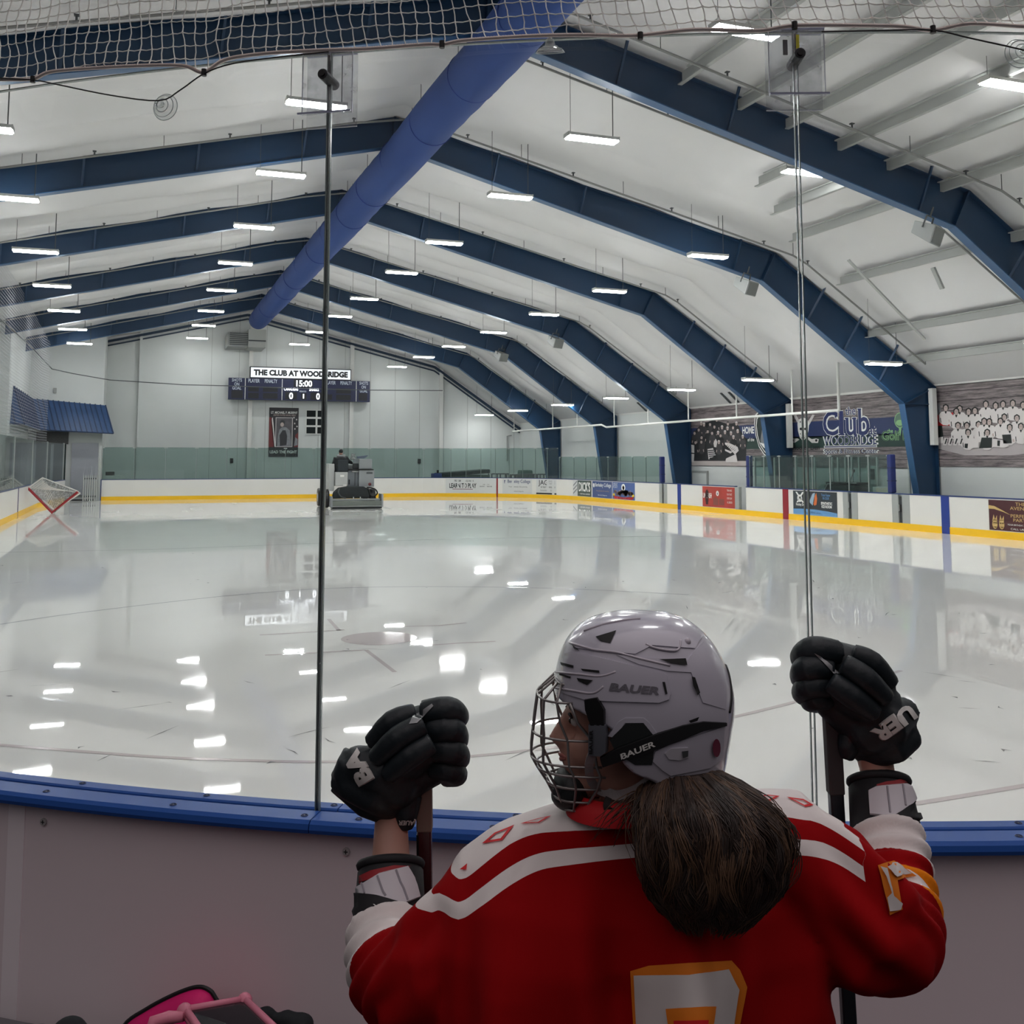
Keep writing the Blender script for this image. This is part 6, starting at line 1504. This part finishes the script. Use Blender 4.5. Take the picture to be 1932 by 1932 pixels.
mb.build('groove_or_shade', mat('pad_groove', (150, 146, 154), .6), padl)
padr, bvr = pad((1676, 1600, 1.87), (1658, 1475, 1.94), 0, .066, .056, [q3([(670, 1095), (720, 1070), (930, 1050), (965, 1150), (930, 1200), (820, 1265), (680, 1250)])], [q3([(715, 1055), (780, 1035), (915, 1020), (918, 1045), (800, 1056), (720, 1068)])], [q3([(825, 1268), (960, 1170), (985, 1200), (1018, 1270), (1000, 1282)])], None, None)
mb = MB()
for a, b in (((780, 1075), (800, 1250)), ((870, 1062), (890, 1200))):
    p, q = q3([a])[0], q3([b])[0]; mb.tube([hit(bvr, p[0] + (q[0] - p[0]) * k / 5, p[1] + (q[1] - p[1]) * k / 5, .0085)[0] for k in range(6)], .0022, 5)
mb.build('groove_or_shade', mat('pad_groove', (150, 146, 154), .6), padr)

# ---- gloves
GLV, GLV2 = mat('glove_black', (15, 26, 32), .55, noise=.15, nscale=40, bump=.2), mat('glove_palm', (34, 36, 38), .7)
def glove(side, cuff, hand, rolls, fingers, thumb, flap):
    mb = MB()
    for seg in cuff + hand: mb.tube([P(x, y, d) for x, y, d, r in seg], [r for *_, r in seg], 16)
    g = fuse(mb, 'glove', [GLV], player, .005, 3)
    for seg in rolls: mb = MB(); mb.tube([P(x, y, d) for x, y, d, r in smooth(seg, 3)], [r for *_, r in smooth(seg, 3)], 12); fuse(mb, 'back_roll', [GLV], g, .004, 3)
    for seg in fingers: mb = MB(); mb.tube([P(x, y, d) for x, y, d, r in smooth(seg, 4)], [r for *_, r in smooth(seg, 4)], 12); fuse(mb, 'finger', [GLV], g, .004, 3)
    mb = MB(); mb.tube([P(x, y, d) for x, y, d, r in smooth(thumb, 4)], [r for *_, r in smooth(thumb, 4)], 12); fuse(mb, 'thumb', [GLV], g, .004, 3)
    mb = MB(); mb.tube([P(x, y, d) for x, y, d, r in flap], [r for *_, r in flap], 12); fl_ = fuse(mb, 'wrist_flap', [GLV], g, .004, 3)
    return g, fl_
gl, fll = glove('l',
    cuff=[[(640, 1472, 1.92, .020), (654, 1446, 1.915, .019), (666, 1418, 1.92, .020)], [(655, 1468, 1.905, .030), (668, 1436, 1.90, .030)], [(640, 1474, 1.92, .024), (660, 1474, 1.905, .034), (700, 1490, 1.90, .038), (735, 1505, 1.93, .040), (765, 1520, 1.97, .030)], [(666, 1424, 1.92, .022), (678, 1440, 1.90, .034), (712, 1450, 1.89, .042), (750, 1480, 1.91, .042), (770, 1510, 1.96, .030)], [(632, 1478, 1.93, .016), (690, 1520, 1.92, .022), (735, 1538, 1.94, .020)]],
    hand=[[(715, 1450, 1.91, .046), (765, 1420, 1.91, .050), (815, 1390, 1.92, .046)], [(745, 1480, 1.93, .042), (790, 1450, 1.94, .044), (830, 1430, 1.94, .042)], [(735, 1420, 1.92, .040), (790, 1370, 1.92, .040), (830, 1352, 1.93, .030)]],
    rolls=[[(702, 1402, 1.90, .018), (740, 1362, 1.885, .022), (785, 1345, 1.89, .018)], [(708, 1432, 1.87, .018), (752, 1392, 1.855, .023), (800, 1365, 1.865, .020)], [(730, 1462, 1.865, .018), (775, 1425, 1.85, .023), (815, 1400, 1.86, .020)]],
    fingers=[[(800, 1345, 1.91, .024), (845, 1338, 1.90, .024), (864, 1352, 1.93, .022), (850, 1362, 1.99, .020)], [(812, 1378, 1.90, .025), (850, 1375, 1.89, .025), (862, 1395, 1.93, .023), (845, 1405, 1.99, .020)], [(818, 1412, 1.90, .025), (852, 1415, 1.89, .025), (865, 1430, 1.93, .023), (848, 1440, 1.99, .020)], [(815, 1445, 1.91, .023), (848, 1452, 1.90, .023), (862, 1462, 1.93, .021), (842, 1466, 1.98, .019)]],
    thumb=[(760, 1400, 1.98, .026), (800, 1375, 2.0, .026), (845, 1352, 2.0, .024), (866, 1346, 1.99, .019)],
    flap=[(768, 1500, 1.93, .030), (766, 1535, 1.92, .024), (764, 1562, 1.92, .016)])
gr, flr = glove('r',
    cuff=[[(1720, 1385, 1.92, .026), (1690, 1400, 1.90, .036), (1655, 1408, 1.93, .038), (1620, 1412, 1.96, .028)], [(1712, 1340, 1.93, .026), (1680, 1360, 1.89, .042), (1640, 1380, 1.91, .042), (1605, 1400, 1.96, .028)], [(1722, 1395, 1.93, .016), (1690, 1420, 1.92, .020), (1640, 1428, 1.94, .018)]],
    hand=[[(1670, 1345, 1.91, .046), (1625, 1310, 1.91, .050), (1570, 1275, 1.92, .046)], [(1635, 1375, 1.93, .042), (1590, 1335, 1.94, .042), (1545, 1290, 1.94, .040)], [(1660, 1310, 1.92, .040), (1610, 1255, 1.92, .040), (1560, 1235, 1.93, .030)]],
    rolls=[[(1680, 1290, 1.90, .018), (1645, 1250, 1.885, .022), (1608, 1232, 1.89, .018)], [(1672, 1318, 1.87, .018), (1632, 1280, 1.855, .023), (1590, 1252, 1.865, .020)], [(1650, 1345, 1.865, .018), (1606, 1312, 1.85, .023), (1566, 1284, 1.86, .020)]],
    fingers=[[(1580, 1232, 1.91, .024), (1535, 1224, 1.90, .024), (1512, 1240, 1.93, .022), (1522, 1254, 1.99, .020)], [(1562, 1262, 1.90, .025), (1524, 1260, 1.89, .025), (1512, 1278, 1.93, .022), (1526, 1290, 1.99, .020)], [(1560, 1292, 1.90, .025), (1528, 1294, 1.89, .024), (1514, 1308, 1.93, .021), (1530, 1316, 1.99, .020)], [(1562, 1316, 1.91, .022), (1540, 1318, 1.90, .022), (1528, 1324, 1.93, .019), (1542, 1328, 1.98, .018)]],
    thumb=[(1620, 1300, 1.98, .026), (1580, 1270, 2.0, .026), (1530, 1238, 2.0, .024), (1508, 1232, 1.99, .018)],
    flap=[(1606, 1390, 1.93, .026), (1600, 1415, 1.92, .020), (1598, 1432, 1.92, .012)])
GL, GR = bvh_of(gl), bvh_of(gr)
GW = mat('glove_lettering', (206, 204, 200), .4); GS = mat('glove_badge', (150, 152, 154), .35, .4)
decal('cuff_lettering', gl, GL, text_bm('BA', (676, 1448), 62, 32, 180 + 60, .05), GW, .002, 6, .003); decal('wrist_lettering', fll, bvh_of(fll), text_bm('BAUER', (770, 1552), 34, 9, 180, .03, .2), GW, .002, 6)
decal('cuff_lettering', gr, GR, text_bm('UER', (1686, 1366), 86, 30, 180 - 36, .05), GW, .002, 6, .003)
b5 = bvh_of([c for c in gl.children if c.name.startswith('back_roll')][1] if gl.children else gl)
def bvh_all(o):
    vs, fs = [], []
    for q in [o] + [c for c in COL.objects if c.parent is o and c.type == 'MESH']:
        b0 = len(vs); vs += [v.co.copy() for v in q.data.vertices]; fs += [tuple(i + b0 for i in p.vertices) for p in q.data.polygons]
    return BVHTree.FromPolygons(vs, fs)
GLA, GRA = bvh_all(gl), bvh_all(gr)
decal('knuckle_badge', gl, GLA, [[(772, 1366), (779, 1352), (815, 1328), (818, 1332), (787, 1364)]], GS, .002, 8); decal('knuckle_badge', gr, GRA, [[(1536, 1232), (1548, 1238), (1586, 1270), (1574, 1272)]], GS, .002, 8)

# ---- helmet
HS = [(1163, 1180, 1238, .018), (1166, 1150, 1262, .042), (1176, 1116, 1292, .066), (1192, 1092, 1315, .083), (1215, 1074, 1336, .096), (1245, 1062, 1354, .106), (1275, 1056, 1366, .112), (1305, 1054, 1373, .116), (1335, 1056, 1374, .117), (1365, 1062, 1370, .116), (1395, 1070, 1365, .113), (1425, 1085, 1360, .108), (1448, 1110, 1354, .103), (1464, 1160, 1340, .097)]
def shell_rings(k=1.0, n=160):
    R_ = []
    for y, xl, xr, w_ in HS:
        c = P((xl + xr) / 2, y, D0); a = (P(xr, y, D0) - P(xl, y, D0)).length / 2
        R_.append([c + (p - c) * k for p in hring(c, a, w_, n, 2.15)])
    return R_
HWH = mat('helmet_white', (190, 188, 200), .22, coat=.6, spec=.5); HDK = mat('helmet_vent', (12, 14, 16), .6); HGR = mat('helmet_letter_grey', (110, 108, 116), .4)
RR = shell_rings()
dense = []
for i in range(len(RR) - 1):                              # smooth the shell between the measured levels
    for k in range(9):
        t_ = k / 9; P0, P1, P2, P3 = RR[max(i - 1, 0)], RR[i], RR[i + 1], RR[min(i + 2, len(RR) - 1)]
        dense.append([.5 * (2 * b_ + (c3 - a_) * t_ + (2 * a_ - 5 * b_ + 4 * c3 - d_) * t_ * t_ + (-a_ + 3 * b_ - 3 * c3 + d_) * t_ ** 3) for a_, b_, c3, d_ in zip(P0, P1, P2, P3)])
dense.append(RR[-1])
mb = MB(); mb.loft(dense); full = mb.mesh('tmp', HWH)
HB = BVHTree.FromPolygons([v.co.copy() for v in full.vertices], [tuple(p.vertices) for p in full.polygons])
def opening(x, y):                                         # face opening of the shell, in side view
    edge = [(1298, 1020), (1306, 1062), (1318, 1096), (1330, 1128), (1342, 1150), (1365, 1156), (1395, 1160), (1418, 1180), (1432, 1215), (1448, 1236), (1470, 1240)]
    if y < 1298: return False
    return x < float(np.interp(y, [e[0] for e in edge], [e[1] for e in edge]))
bm = bmesh.new(); bm.from_mesh(full); bpy.data.meshes.remove(full)
cR, cF = float(P(1215, 1300, D0).dot(RH)), float(P(1215, 1300, D0).dot(FH))
def side_px(p):                                            # squash the point onto the middle plane of the head
    q = p + FH * (cF - p.dot(FH)); return proj(q)
dele = [f_ for f_ in bm.faces if opening(*side_px(f_.calc_center_median())) or len(f_.verts) > 4 and f_.calc_center_median().z < P(1215, 1400, D0).z]
bmesh.ops.delete(bm, geom=dele, context='FACES')
for k in range(14):                                        # even out the cut edge
    bd_ = [v for v in bm.verts if v.is_boundary]; new = {}
    for v in bd_:
        nb = [e.other_vert(v).co for e in v.link_edges if e.is_boundary]
        if len(nb) == 2: new[v] = v.co * .4 + (nb[0] + nb[1]) * .3
    for v, c_n in new.items(): v.co = c_n
me = bpy.data.meshes.new('helmet'); bm.to_mesh(me); bm.free(); me.materials.append(HWH); me.polygons.foreach_set('use_smooth', [True] * len(me.polygons))
helmet = bpy.data.objects.new('helmet', me); COL.objects.link(helmet); setpar(helmet, player)
sm_ = helmet.modifiers.new('thick', 'SOLIDIFY'); sm_.thickness = .007; sm_.offset = -1
h1 = lambda L_: [(950 + x / 3.22, 1120 + y / 3.22) for x, y in L_]
# raised shells of the helmet
decal('brow_shell', helmet, HB, [h1([(345, 385), (430, 360), (560, 385), (800, 440), (960, 480), (985, 500), (1010, 600), (1000, 640), (940, 660), (640, 650), (500, 640), (400, 610), (335, 575), (330, 500)])], HWH, .001, 9, .009)
decal('crown_shell', helmet, HB, [h1([(430, 315), (500, 250), (640, 180), (800, 150), (960, 150), (1120, 195), (1210, 260), (1180, 290), (1150, 340), (900, 320), (800, 370), (690, 360), (560, 350), (440, 335)])], HWH, .001, 9, .009)
decal('side_shell', helmet, HB, [h1([(690, 375), (800, 385), (930, 395), (1110, 405), (1150, 350), (1200, 300), (1290, 400), (1335, 560), (1330, 700), (1200, 660), (1130, 480), (990, 470), (820, 430)])], HWH, .001, 9, .008)
decal('ear_surround', helmet, HB, [h1([(640, 860), (700, 775), (740, 750), (850, 750), (880, 775), (935, 850), (960, 880), (900, 900), (850, 780), (740, 780), (680, 870)])], HWH, .002, 10, .006)
decal('nape_shell', helmet, HB, [h1([(905, 1010), (920, 950), (1000, 910), (1180, 850), (1320, 800), (1315, 990), (1240, 1050), (1010, 1095), (960, 1060)])], HWH, .001, 9, .009)
EDGE_SHADE = mat('helmet_edge_shade', (112, 108, 118), .5)  # darker grey tubes along the shell edges, gap shade put into colour
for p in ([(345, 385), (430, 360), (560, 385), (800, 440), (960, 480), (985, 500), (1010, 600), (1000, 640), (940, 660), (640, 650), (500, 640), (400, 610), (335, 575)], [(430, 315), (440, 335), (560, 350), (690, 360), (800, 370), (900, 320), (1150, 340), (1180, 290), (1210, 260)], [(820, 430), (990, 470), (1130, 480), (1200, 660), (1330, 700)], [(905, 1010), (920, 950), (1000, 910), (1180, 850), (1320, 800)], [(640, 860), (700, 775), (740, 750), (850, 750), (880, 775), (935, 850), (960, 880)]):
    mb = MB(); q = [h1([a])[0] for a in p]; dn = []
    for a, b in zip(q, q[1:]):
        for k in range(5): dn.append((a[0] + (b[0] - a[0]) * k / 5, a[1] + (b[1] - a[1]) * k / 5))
    mb.tube([hit(HB, x, y, .0012)[0] for x, y in dn + [q[-1]]], .0030, 6); mb.build('groove_or_shade', EDGE_SHADE, helmet, smooth=True)
VT = [[(570, 275), (690, 240), (655, 310), (600, 300)], [(940, 402), (1095, 398), (1105, 438), (1010, 425)], [(1130, 505), (1150, 510), (1180, 600), (1165, 615), (1140, 560)], [(960, 535), (975, 535), (990, 605), (978, 610)], [(370, 422), (445, 440), (440, 455), (375, 438)], [(485, 458), (590, 468), (592, 482), (495, 470)], [(462, 512), (555, 525), (520, 553), (470, 530)], [(362, 485), (430, 505), (425, 515), (365, 497)], [(435, 320), (480, 355), (450, 345)], [(1115, 765), (1175, 742), (1165, 765), (1125, 778)]]
for v_ in VT: decal('vent', helmet, HB, [h1(v_)], HDK, .0115, 6)
decal('side_lettering', helmet, HB, text_bm('BAUER', (1197, 1299), 92, 15, 5, .04, .15), HGR, .0115, 6)
def tubeon(name, pts, r, m, lift, parent=helmet, n=3):
    mb = MB(); mb.tube([hit(HB, x, y, lift + .0025)[0] for x, y in smooth(pts, 5)], r, 6); return mb.build(name, m, parent, smooth=True)
RIDG = mat('helmet_ridge', (188, 182, 192), .3, coat=.4)
for p in ([(430, 315), (560, 350), (690, 365), (830, 400), (1000, 440)], [(350, 480), (480, 490), (600, 500), (690, 475)], [(340, 570), (440, 585), (560, 600), (620, 560)], [(510, 250), (620, 215), (760, 190), (830, 185)], [(860, 320), (930, 345), (1040, 355), (1060, 300)]): tubeon('ridge', h1(p), .0019, RIDG, .0065)
mb = MB(); c, n_ = hit(HB, *h1([(1100, 305)])[0], .007); mb.ell(c, (.006, .006, .006)); mb.build('screw', RIDG, helmet, smooth=True)
ear = decal('ear_guard', helmet, HB, [h1([(650, 880), (745, 785), (850, 782), (905, 850), (920, 880), (900, 1030), (800, 1030), (690, 960)])], mat('ear_guard_smoke', (30, 34, 34), .25, coat=.5), .002, 10, .007)
decal('strap', helmet, HB, [h1([(598, 985), (700, 930), (900, 855), (1080, 795), (1200, 772), (1330, 778), (1330, 795), (1200, 825), (1060, 885), (860, 960), (700, 1010), (615, 1040)])], mat('strap_black', (16, 18, 22), .7), .010, 10, .003); decal('strap_lettering', helmet, HB, text_bm('BAUER', h1([(815, 938)])[0], 66, 11, -22, .03, .1), PRW, .0145, 6)
decal('clip', helmet, HB, [h1([(510, 640), (580, 628), (620, 700), (622, 790), (545, 790), (515, 700)])], BLACK, .004, 8, .012); bk = decal('buckle', helmet, HB, [h1([(535, 785), (632, 788), (632, 950), (600, 972), (535, 965)])], mat('buckle_grey', (96, 100, 108), .3, coat=.5), .006, 8, .010)
decal('buckle_lettering', helmet, HB, text_bm('BAUER', h1([(552, 885)])[0], 44, 6, -90, .03), BLACK, .018, 6)
decal('buckle_plate', helmet, HB, [h1([(975, 960), (1010, 930), (1110, 925), (1112, 985), (1060, 1000), (1000, 995)])], mat('plate_clear', (190, 188, 196), .15, coat=.8), .008, 8, .004); decal('plate_hole', helmet, HB, [h1([(1072, 945), (1110, 940), (1108, 975), (1078, 985)])], DGREY, .014, 6)
decal('sticker', helmet, HB, [h1([(1270 + 22 * math.cos(a), 925 + 55 * math.sin(a)) for a in [2 * math.pi * k / 14 for k in range(14)]])], mat('sticker_wine', (110, 30, 60), .4), .0135, 8)
tubeon('rear_seam', h1([(1215, 260), (1290, 370), (1340, 500), (1355, 620), (1345, 720)]), .003, HDK, .004)
# chin straps
STRP = mat('strap_pale', (176, 172, 172), .35)
def ribbon(name, pts, wd, m, parent):
    mb = MB(); Q = [P(*p) for p in smooth(pts, 5)]; vs = []
    for i, p in enumerate(Q):
        t_ = (Q[min(i + 1, len(Q) - 1)] - Q[max(i - 1, 0)]).normalized(); s_ = t_.cross(FH).normalized(); vs.append([p + s_ * wd / 2 - FH * .001, p - s_ * wd / 2 - FH * .001, p - s_ * wd / 2 + FH * .002, p + s_ * wd / 2 + FH * .002])
    mb.loft(vs); return mb.build(name, m, parent)
ribbon('chin_strap', [(*h1([(960, 1040)])[0], 1.515), (*h1([(890, 1130)])[0], 1.525), (*h1([(800, 1195)])[0], 1.54), (*h1([(700, 1225)])[0], 1.56), (*h1([(620, 1205)])[0], 1.575), (*h1([(560, 1180)])[0], 1.58)], .015, STRP, helmet)
ribbon('cheek_strap', [(*h1([(545, 960)])[0], 1.525), (*h1([(520, 1040)])[0], 1.54), (*h1([(530, 1130)])[0], 1.56), (*h1([(570, 1190)])[0], 1.575)], .013, STRP, helmet)
ribbon('loose_strap', [(*h1([(640, 1240)])[0], 1.56), (*h1([(625, 1290)])[0], 1.555), (*h1([(640, 1325)])[0], 1.555), (*h1([(655, 1300)])[0], 1.553)], .010, mat('strap_dark', (46, 38, 38), .7), helmet)
# cage
CW = mat('cage_wire', (150, 146, 144), .3, .6)
PR = [(1277, 1048, 1064), (1306, 1014, 1075), (1342, 1009, 1090), (1375, 1005, 1120), (1405, 1002, 1125), (1422, 1002, 1128), (1440, 1012, 1135), (1468, 1030, 1128), (1495, 1044, 1112), (1514, 1056, 1100)]
mb = MB(); HW_ = .074
def cagep(i, a):
    y, xf, xs = PR[i]; c = P(xs, y, D0); Lh = (xs - xf) * D0 / FPX; wd = HW_ * (1 if i > 0 else .75) * (1 if i < 7 else .8 - .12 * (i - 7))
    ca, sa = math.cos(a), math.sin(a); e = .78
    return c - RH * Lh * (abs(ca) ** e) - FH * wd * (abs(sa) ** e) * (1 if sa >= 0 else -1)
for i in range(len(PR)):
    if i in (2, 4): continue
    mb.tube([cagep(i, a) for a in [math.radians(t_) for t_ in range(-90, 91, 10)]], .0019, 6)
for t_ in (-68, -38, -6, 6, 38, 68):
    mb.tube([cagep(i, math.radians(t_)) for i in range(len(PR))], .0021, 6)
mb.tube([cagep(i, math.radians(88)) for i in range(1, len(PR))], .0024, 6); mb.tube([cagep(i, math.radians(-88)) for i in range(1, len(PR))], .0024, 6)
cage = mb.build('cage', CW, helmet, smooth=True)
mb = MB(); mb.ell(P(1078, 1484, D0), (.030, .048, .034), HM, 18, 12); mb.ell(P(1072, 1500, D0), (.028, .04, .022), HM, 16, 10); fuse(mb, 'chin_cup', mat('chin_cup', (26, 32, 34), .5), cage, .005, 2)

# ---- hair: a full loose ponytail under the helmet
HAIR = mat('hair_brown', (60, 44, 35), .55, noise=.35, nscale=60); HAIR2 = mat('hair_light', (92, 69, 51), .55); HAIR3 = mat('hair_dark', (40, 29, 24), .55)
HR = [(1448, 1292, 50, .05, 1.55), (1475, 1306, 84, .06, 1.53), (1510, 1325, 112, .068, 1.505), (1550, 1340, 130, .072, 1.49), (1600, 1346, 134, .072, 1.48), (1650, 1346, 128, .066, 1.475), (1690, 1344, 114, .056, 1.475), (1715, 1342, 92, .044, 1.475), (1728, 1340, 60, .028, 1.478)]
mb = MB(); mb.loft([hring(P(x, y, d), w_ * d / FPX * .93, b_, 26) for y, x, w_, b_, d in HR]); hair = fuse(mb, 'hair', [HAIR3], player, .008, 3)
rr = random.Random(21)
def hair_pt(t_, a, k):
    q = t_ * (len(HR) - 1); i = min(int(q), len(HR) - 2); f_ = q - i; r0_, r1_ = HR[i], HR[i + 1]
    y, x, w_, b_, d = [r0_[j] + (r1_[j] - r0_[j]) * f_ for j in range(5)]
    return P(x, y, d) + RH * (w_ * d / FPX) * k * math.cos(a) + FH * b_ * k * math.sin(a)
groups_ = [bpy.data.curves.new('strands', 'CURVE') for _ in range(3)]
for c in groups_: c.dimensions = '3D'; c.bevel_depth = .00075; c.bevel_resolution = 0; c.resolution_u = 2
def strand(cu, pts):
    sp = cu.splines.new('POLY'); sp.points.add(len(pts) - 1)
    for i, p in enumerate(pts): sp.points[i].co = (*p, 1); sp.points[i].radius = 1.0 if i < len(pts) * .7 else .55
for n in range(5200):
    a = rr.uniform(math.pi * .9, math.pi * 2.1); cl_ = int(a * 7); k0 = rr.uniform(.90, 1.04); t0 = rr.uniform(0, .45) if n % 3 else 0; t1 = rr.uniform(.80, 1.0)
    crng = random.Random(cl_ * 13 + n % 3); w1, p1, w2, p2 = crng.uniform(.10, .26), crng.uniform(0, 6.3), crng.uniform(.04, .11), crng.uniform(0, 6.3); lock = crng.uniform(-.05, .06)
    fz = rr.uniform(.0, .045); tip = rr.uniform(-.02, .16); ph = rr.uniform(0, 6.3); pts = []
    for i in range(18):
        t_ = t0 + (t1 - t0) * i / 17
        aa = a + w1 * math.sin(8.5 * t_ + p1) * (.3 + t_) + fz * math.sin(15 * t_ + ph) - .10 * (t_ ** 3) * math.sin(a * 3 + p2)
        kk = k0 + lock * math.sin(math.pi * min(1, t_ * 1.1)) + w2 * math.sin(10.5 * t_ + p2) + fz * .8 * math.sin(19 * t_ + ph)
        pts.append(hair_pt(min(t_, 1), aa, kk) - VZ * max(0, t_ - .86) * tip)
    strand(groups_[crng.choice((0, 0, 1, 2)) if n % 4 else n % 3], pts)
for n in range(46):                                        # fly-away wisps
    side = 1 if n % 3 else -1; a = (0 if side > 0 else math.pi) + rr.uniform(-.5, .3) * side; pts = []; t0 = rr.uniform(.05, .4); L_ = rr.uniform(.2, .45); cu_ = rr.uniform(.05, .26)
    for i in range(12): q = i / 11; pts.append(hair_pt(t0 + L_ * q, a, 1.0 + cu_ * math.sin(q * 2.6) + .02 * rr.random()))
    strand(groups_[n % 2], pts)
for n in range(26):                                        # hair spilling forward over the left of the collar
    x0, y0 = rr.uniform(1195, 1230), rr.uniform(1490, 1510); pts = []; ex, ey = rr.uniform(1110, 1215), rr.uniform(1535, 1600)
    for i in range(10): q = i / 9; pts.append(P(x0 + (ex - x0) * q + 6 * math.sin(q * 5 + n), y0 + (ey - y0) * q ** 1.4, 1.535 - .02 * math.sin(q * 3)))
    strand(groups_[n % 2], pts)
for cu, m in zip(groups_, (HAIR, HAIR2, HAIR3)): cu.materials.append(m); o = bpy.data.objects.new('strands', cu); COL.objects.link(o); setpar(o, hair); o['kind'] = 'stuff'

# ---- the two sticks
def stick(label, a, b, tape, cols, bottom, bl):
    A, B = P(*a), P(*b); t = thing('hockey_stick', label, 'hockey stick', bottom, None); ax = (bottom - A)
    sd = RH; 
    def seg(name, p, q, w_, dpt, m, bv=.003): mb = MB(); mb.bar(p, q, w_, dpt, up=FH); return mb.build(name, m, t, bevel=bv)
    L_ = ax.length; d = ax.normalized(); heel = bottom + VZ * .03 - d * .06
    seg('shaft', A + d * .02, heel, .026, .022, cols[0]); seg('grip_tape', A + d * .0, A + d * tape, .0295, .026, cols[1]); seg('end_knob', A - d * .02, A + d * .03, .034, .032, cols[1], .006)
    mb = MB(); q = bottom + VZ * .035; dirb = (FH * .5 + RH * bl).normalized(); mb.loft([[q + dirb * u + VZ * h + FH * w_ * .6 for h, w_ in ((-.033, -.012), (-.033, .012), (hh, .008), (hh, -.008))] for u, hh in ((-.01, .03), (.08, .034), (.2, .036), (.29, .02))]); mb.build('blade', BLACK, t)
    return t, seg, A, d
foot = lambda x, y, d: Vector((P(x, y, d).x, P(x, y, d).y, .0))
sL, segL, AL, dL = stick('hockey stick with tan grip tape and dark red shaft held in the left glove', (800, 1440, 1.945), (812, 1700, 1.94), .125, (mat('stick_maroon', (62, 24, 28), .35), mat('grip_tan', (128, 108, 98), .8)), foot(822, 2100, 1.97), -.9)
mb = MB(); mb.bar(AL + dL * .13 - RH * .0128, AL + dL * 1.2 - RH * .0128, .004, .0225, up=FH); mb.build('black_edge', BLACK, sL)
sR, segR, AR, dR = stick('hockey stick with worn black grip tape and black shaft held in the right glove', (1566, 1310, 1.95), (1600, 1560, 1.93), .185, (mat('stick_black', (20, 26, 34), .35), mat('grip_dark', (62, 58, 60), .75)), foot(1640, 2200, 1.93), .9)

# ---- every loose piece of a repeated part becomes a part of its own
def explode(names, most=100):
    for o in [o for o in COL.objects if o.type == 'MESH' and o.parent is not None and o.name.split('.')[0] in names]:
        bm = bmesh.new(); bm.from_mesh(o.data); bmesh.ops.remove_doubles(bm, verts=bm.verts, dist=1e-6) if False else None
        left = set(bm.verts); isl = []
        while left:
            v0 = left.pop(); st = [v0]; grp = [v0]
            while st:
                for e in st.pop().link_edges:
                    for v in e.verts:
                        if v in left: left.discard(v); st.append(v); grp.append(v)
            isl.append(grp)
        if not 1 < len(isl) <= most: bm.free(); continue
        base = o.name.split('.')[0]; kids = [c for c in COL.objects if c.parent is o]
        mats = list(o.data.materials)
        for n_, g in enumerate(isl):
            idx = {v: i for i, v in enumerate(g)}; fs = {f_ for v in g for f_ in v.link_faces}
            me = bpy.data.meshes.new(base); me.from_pydata([tuple(v.co) for v in g], [], [tuple(idx[v] for v in f_.verts) for f_ in fs])
            for m in mats: me.materials.append(m)
            me.polygons.foreach_set('use_smooth', [f_.smooth for f_ in fs]); me.update()
            if n_ == 0: old = o.data; o.data = me
            else:
                c = o.copy(); c.data = me; COL.objects.link(c)
        bm.free()
explode({'hanger', 'sprinkler_head', 'screw', 'screw_slot', 'flange_brace', 'stiffener', 'hanging_wire', 'seam', 'side_edge', 'slat', 'rail', 'clip', 'lift_rod', 'suspension_cable', 'eyeball', 'iris', 'eyebrow', 'groove_or_shade', 'rib', 'louvre', 'strap', 'rim', 'tail_lamp', 'gold_mask', 'post', 'front_plate', 'plate_edge'})
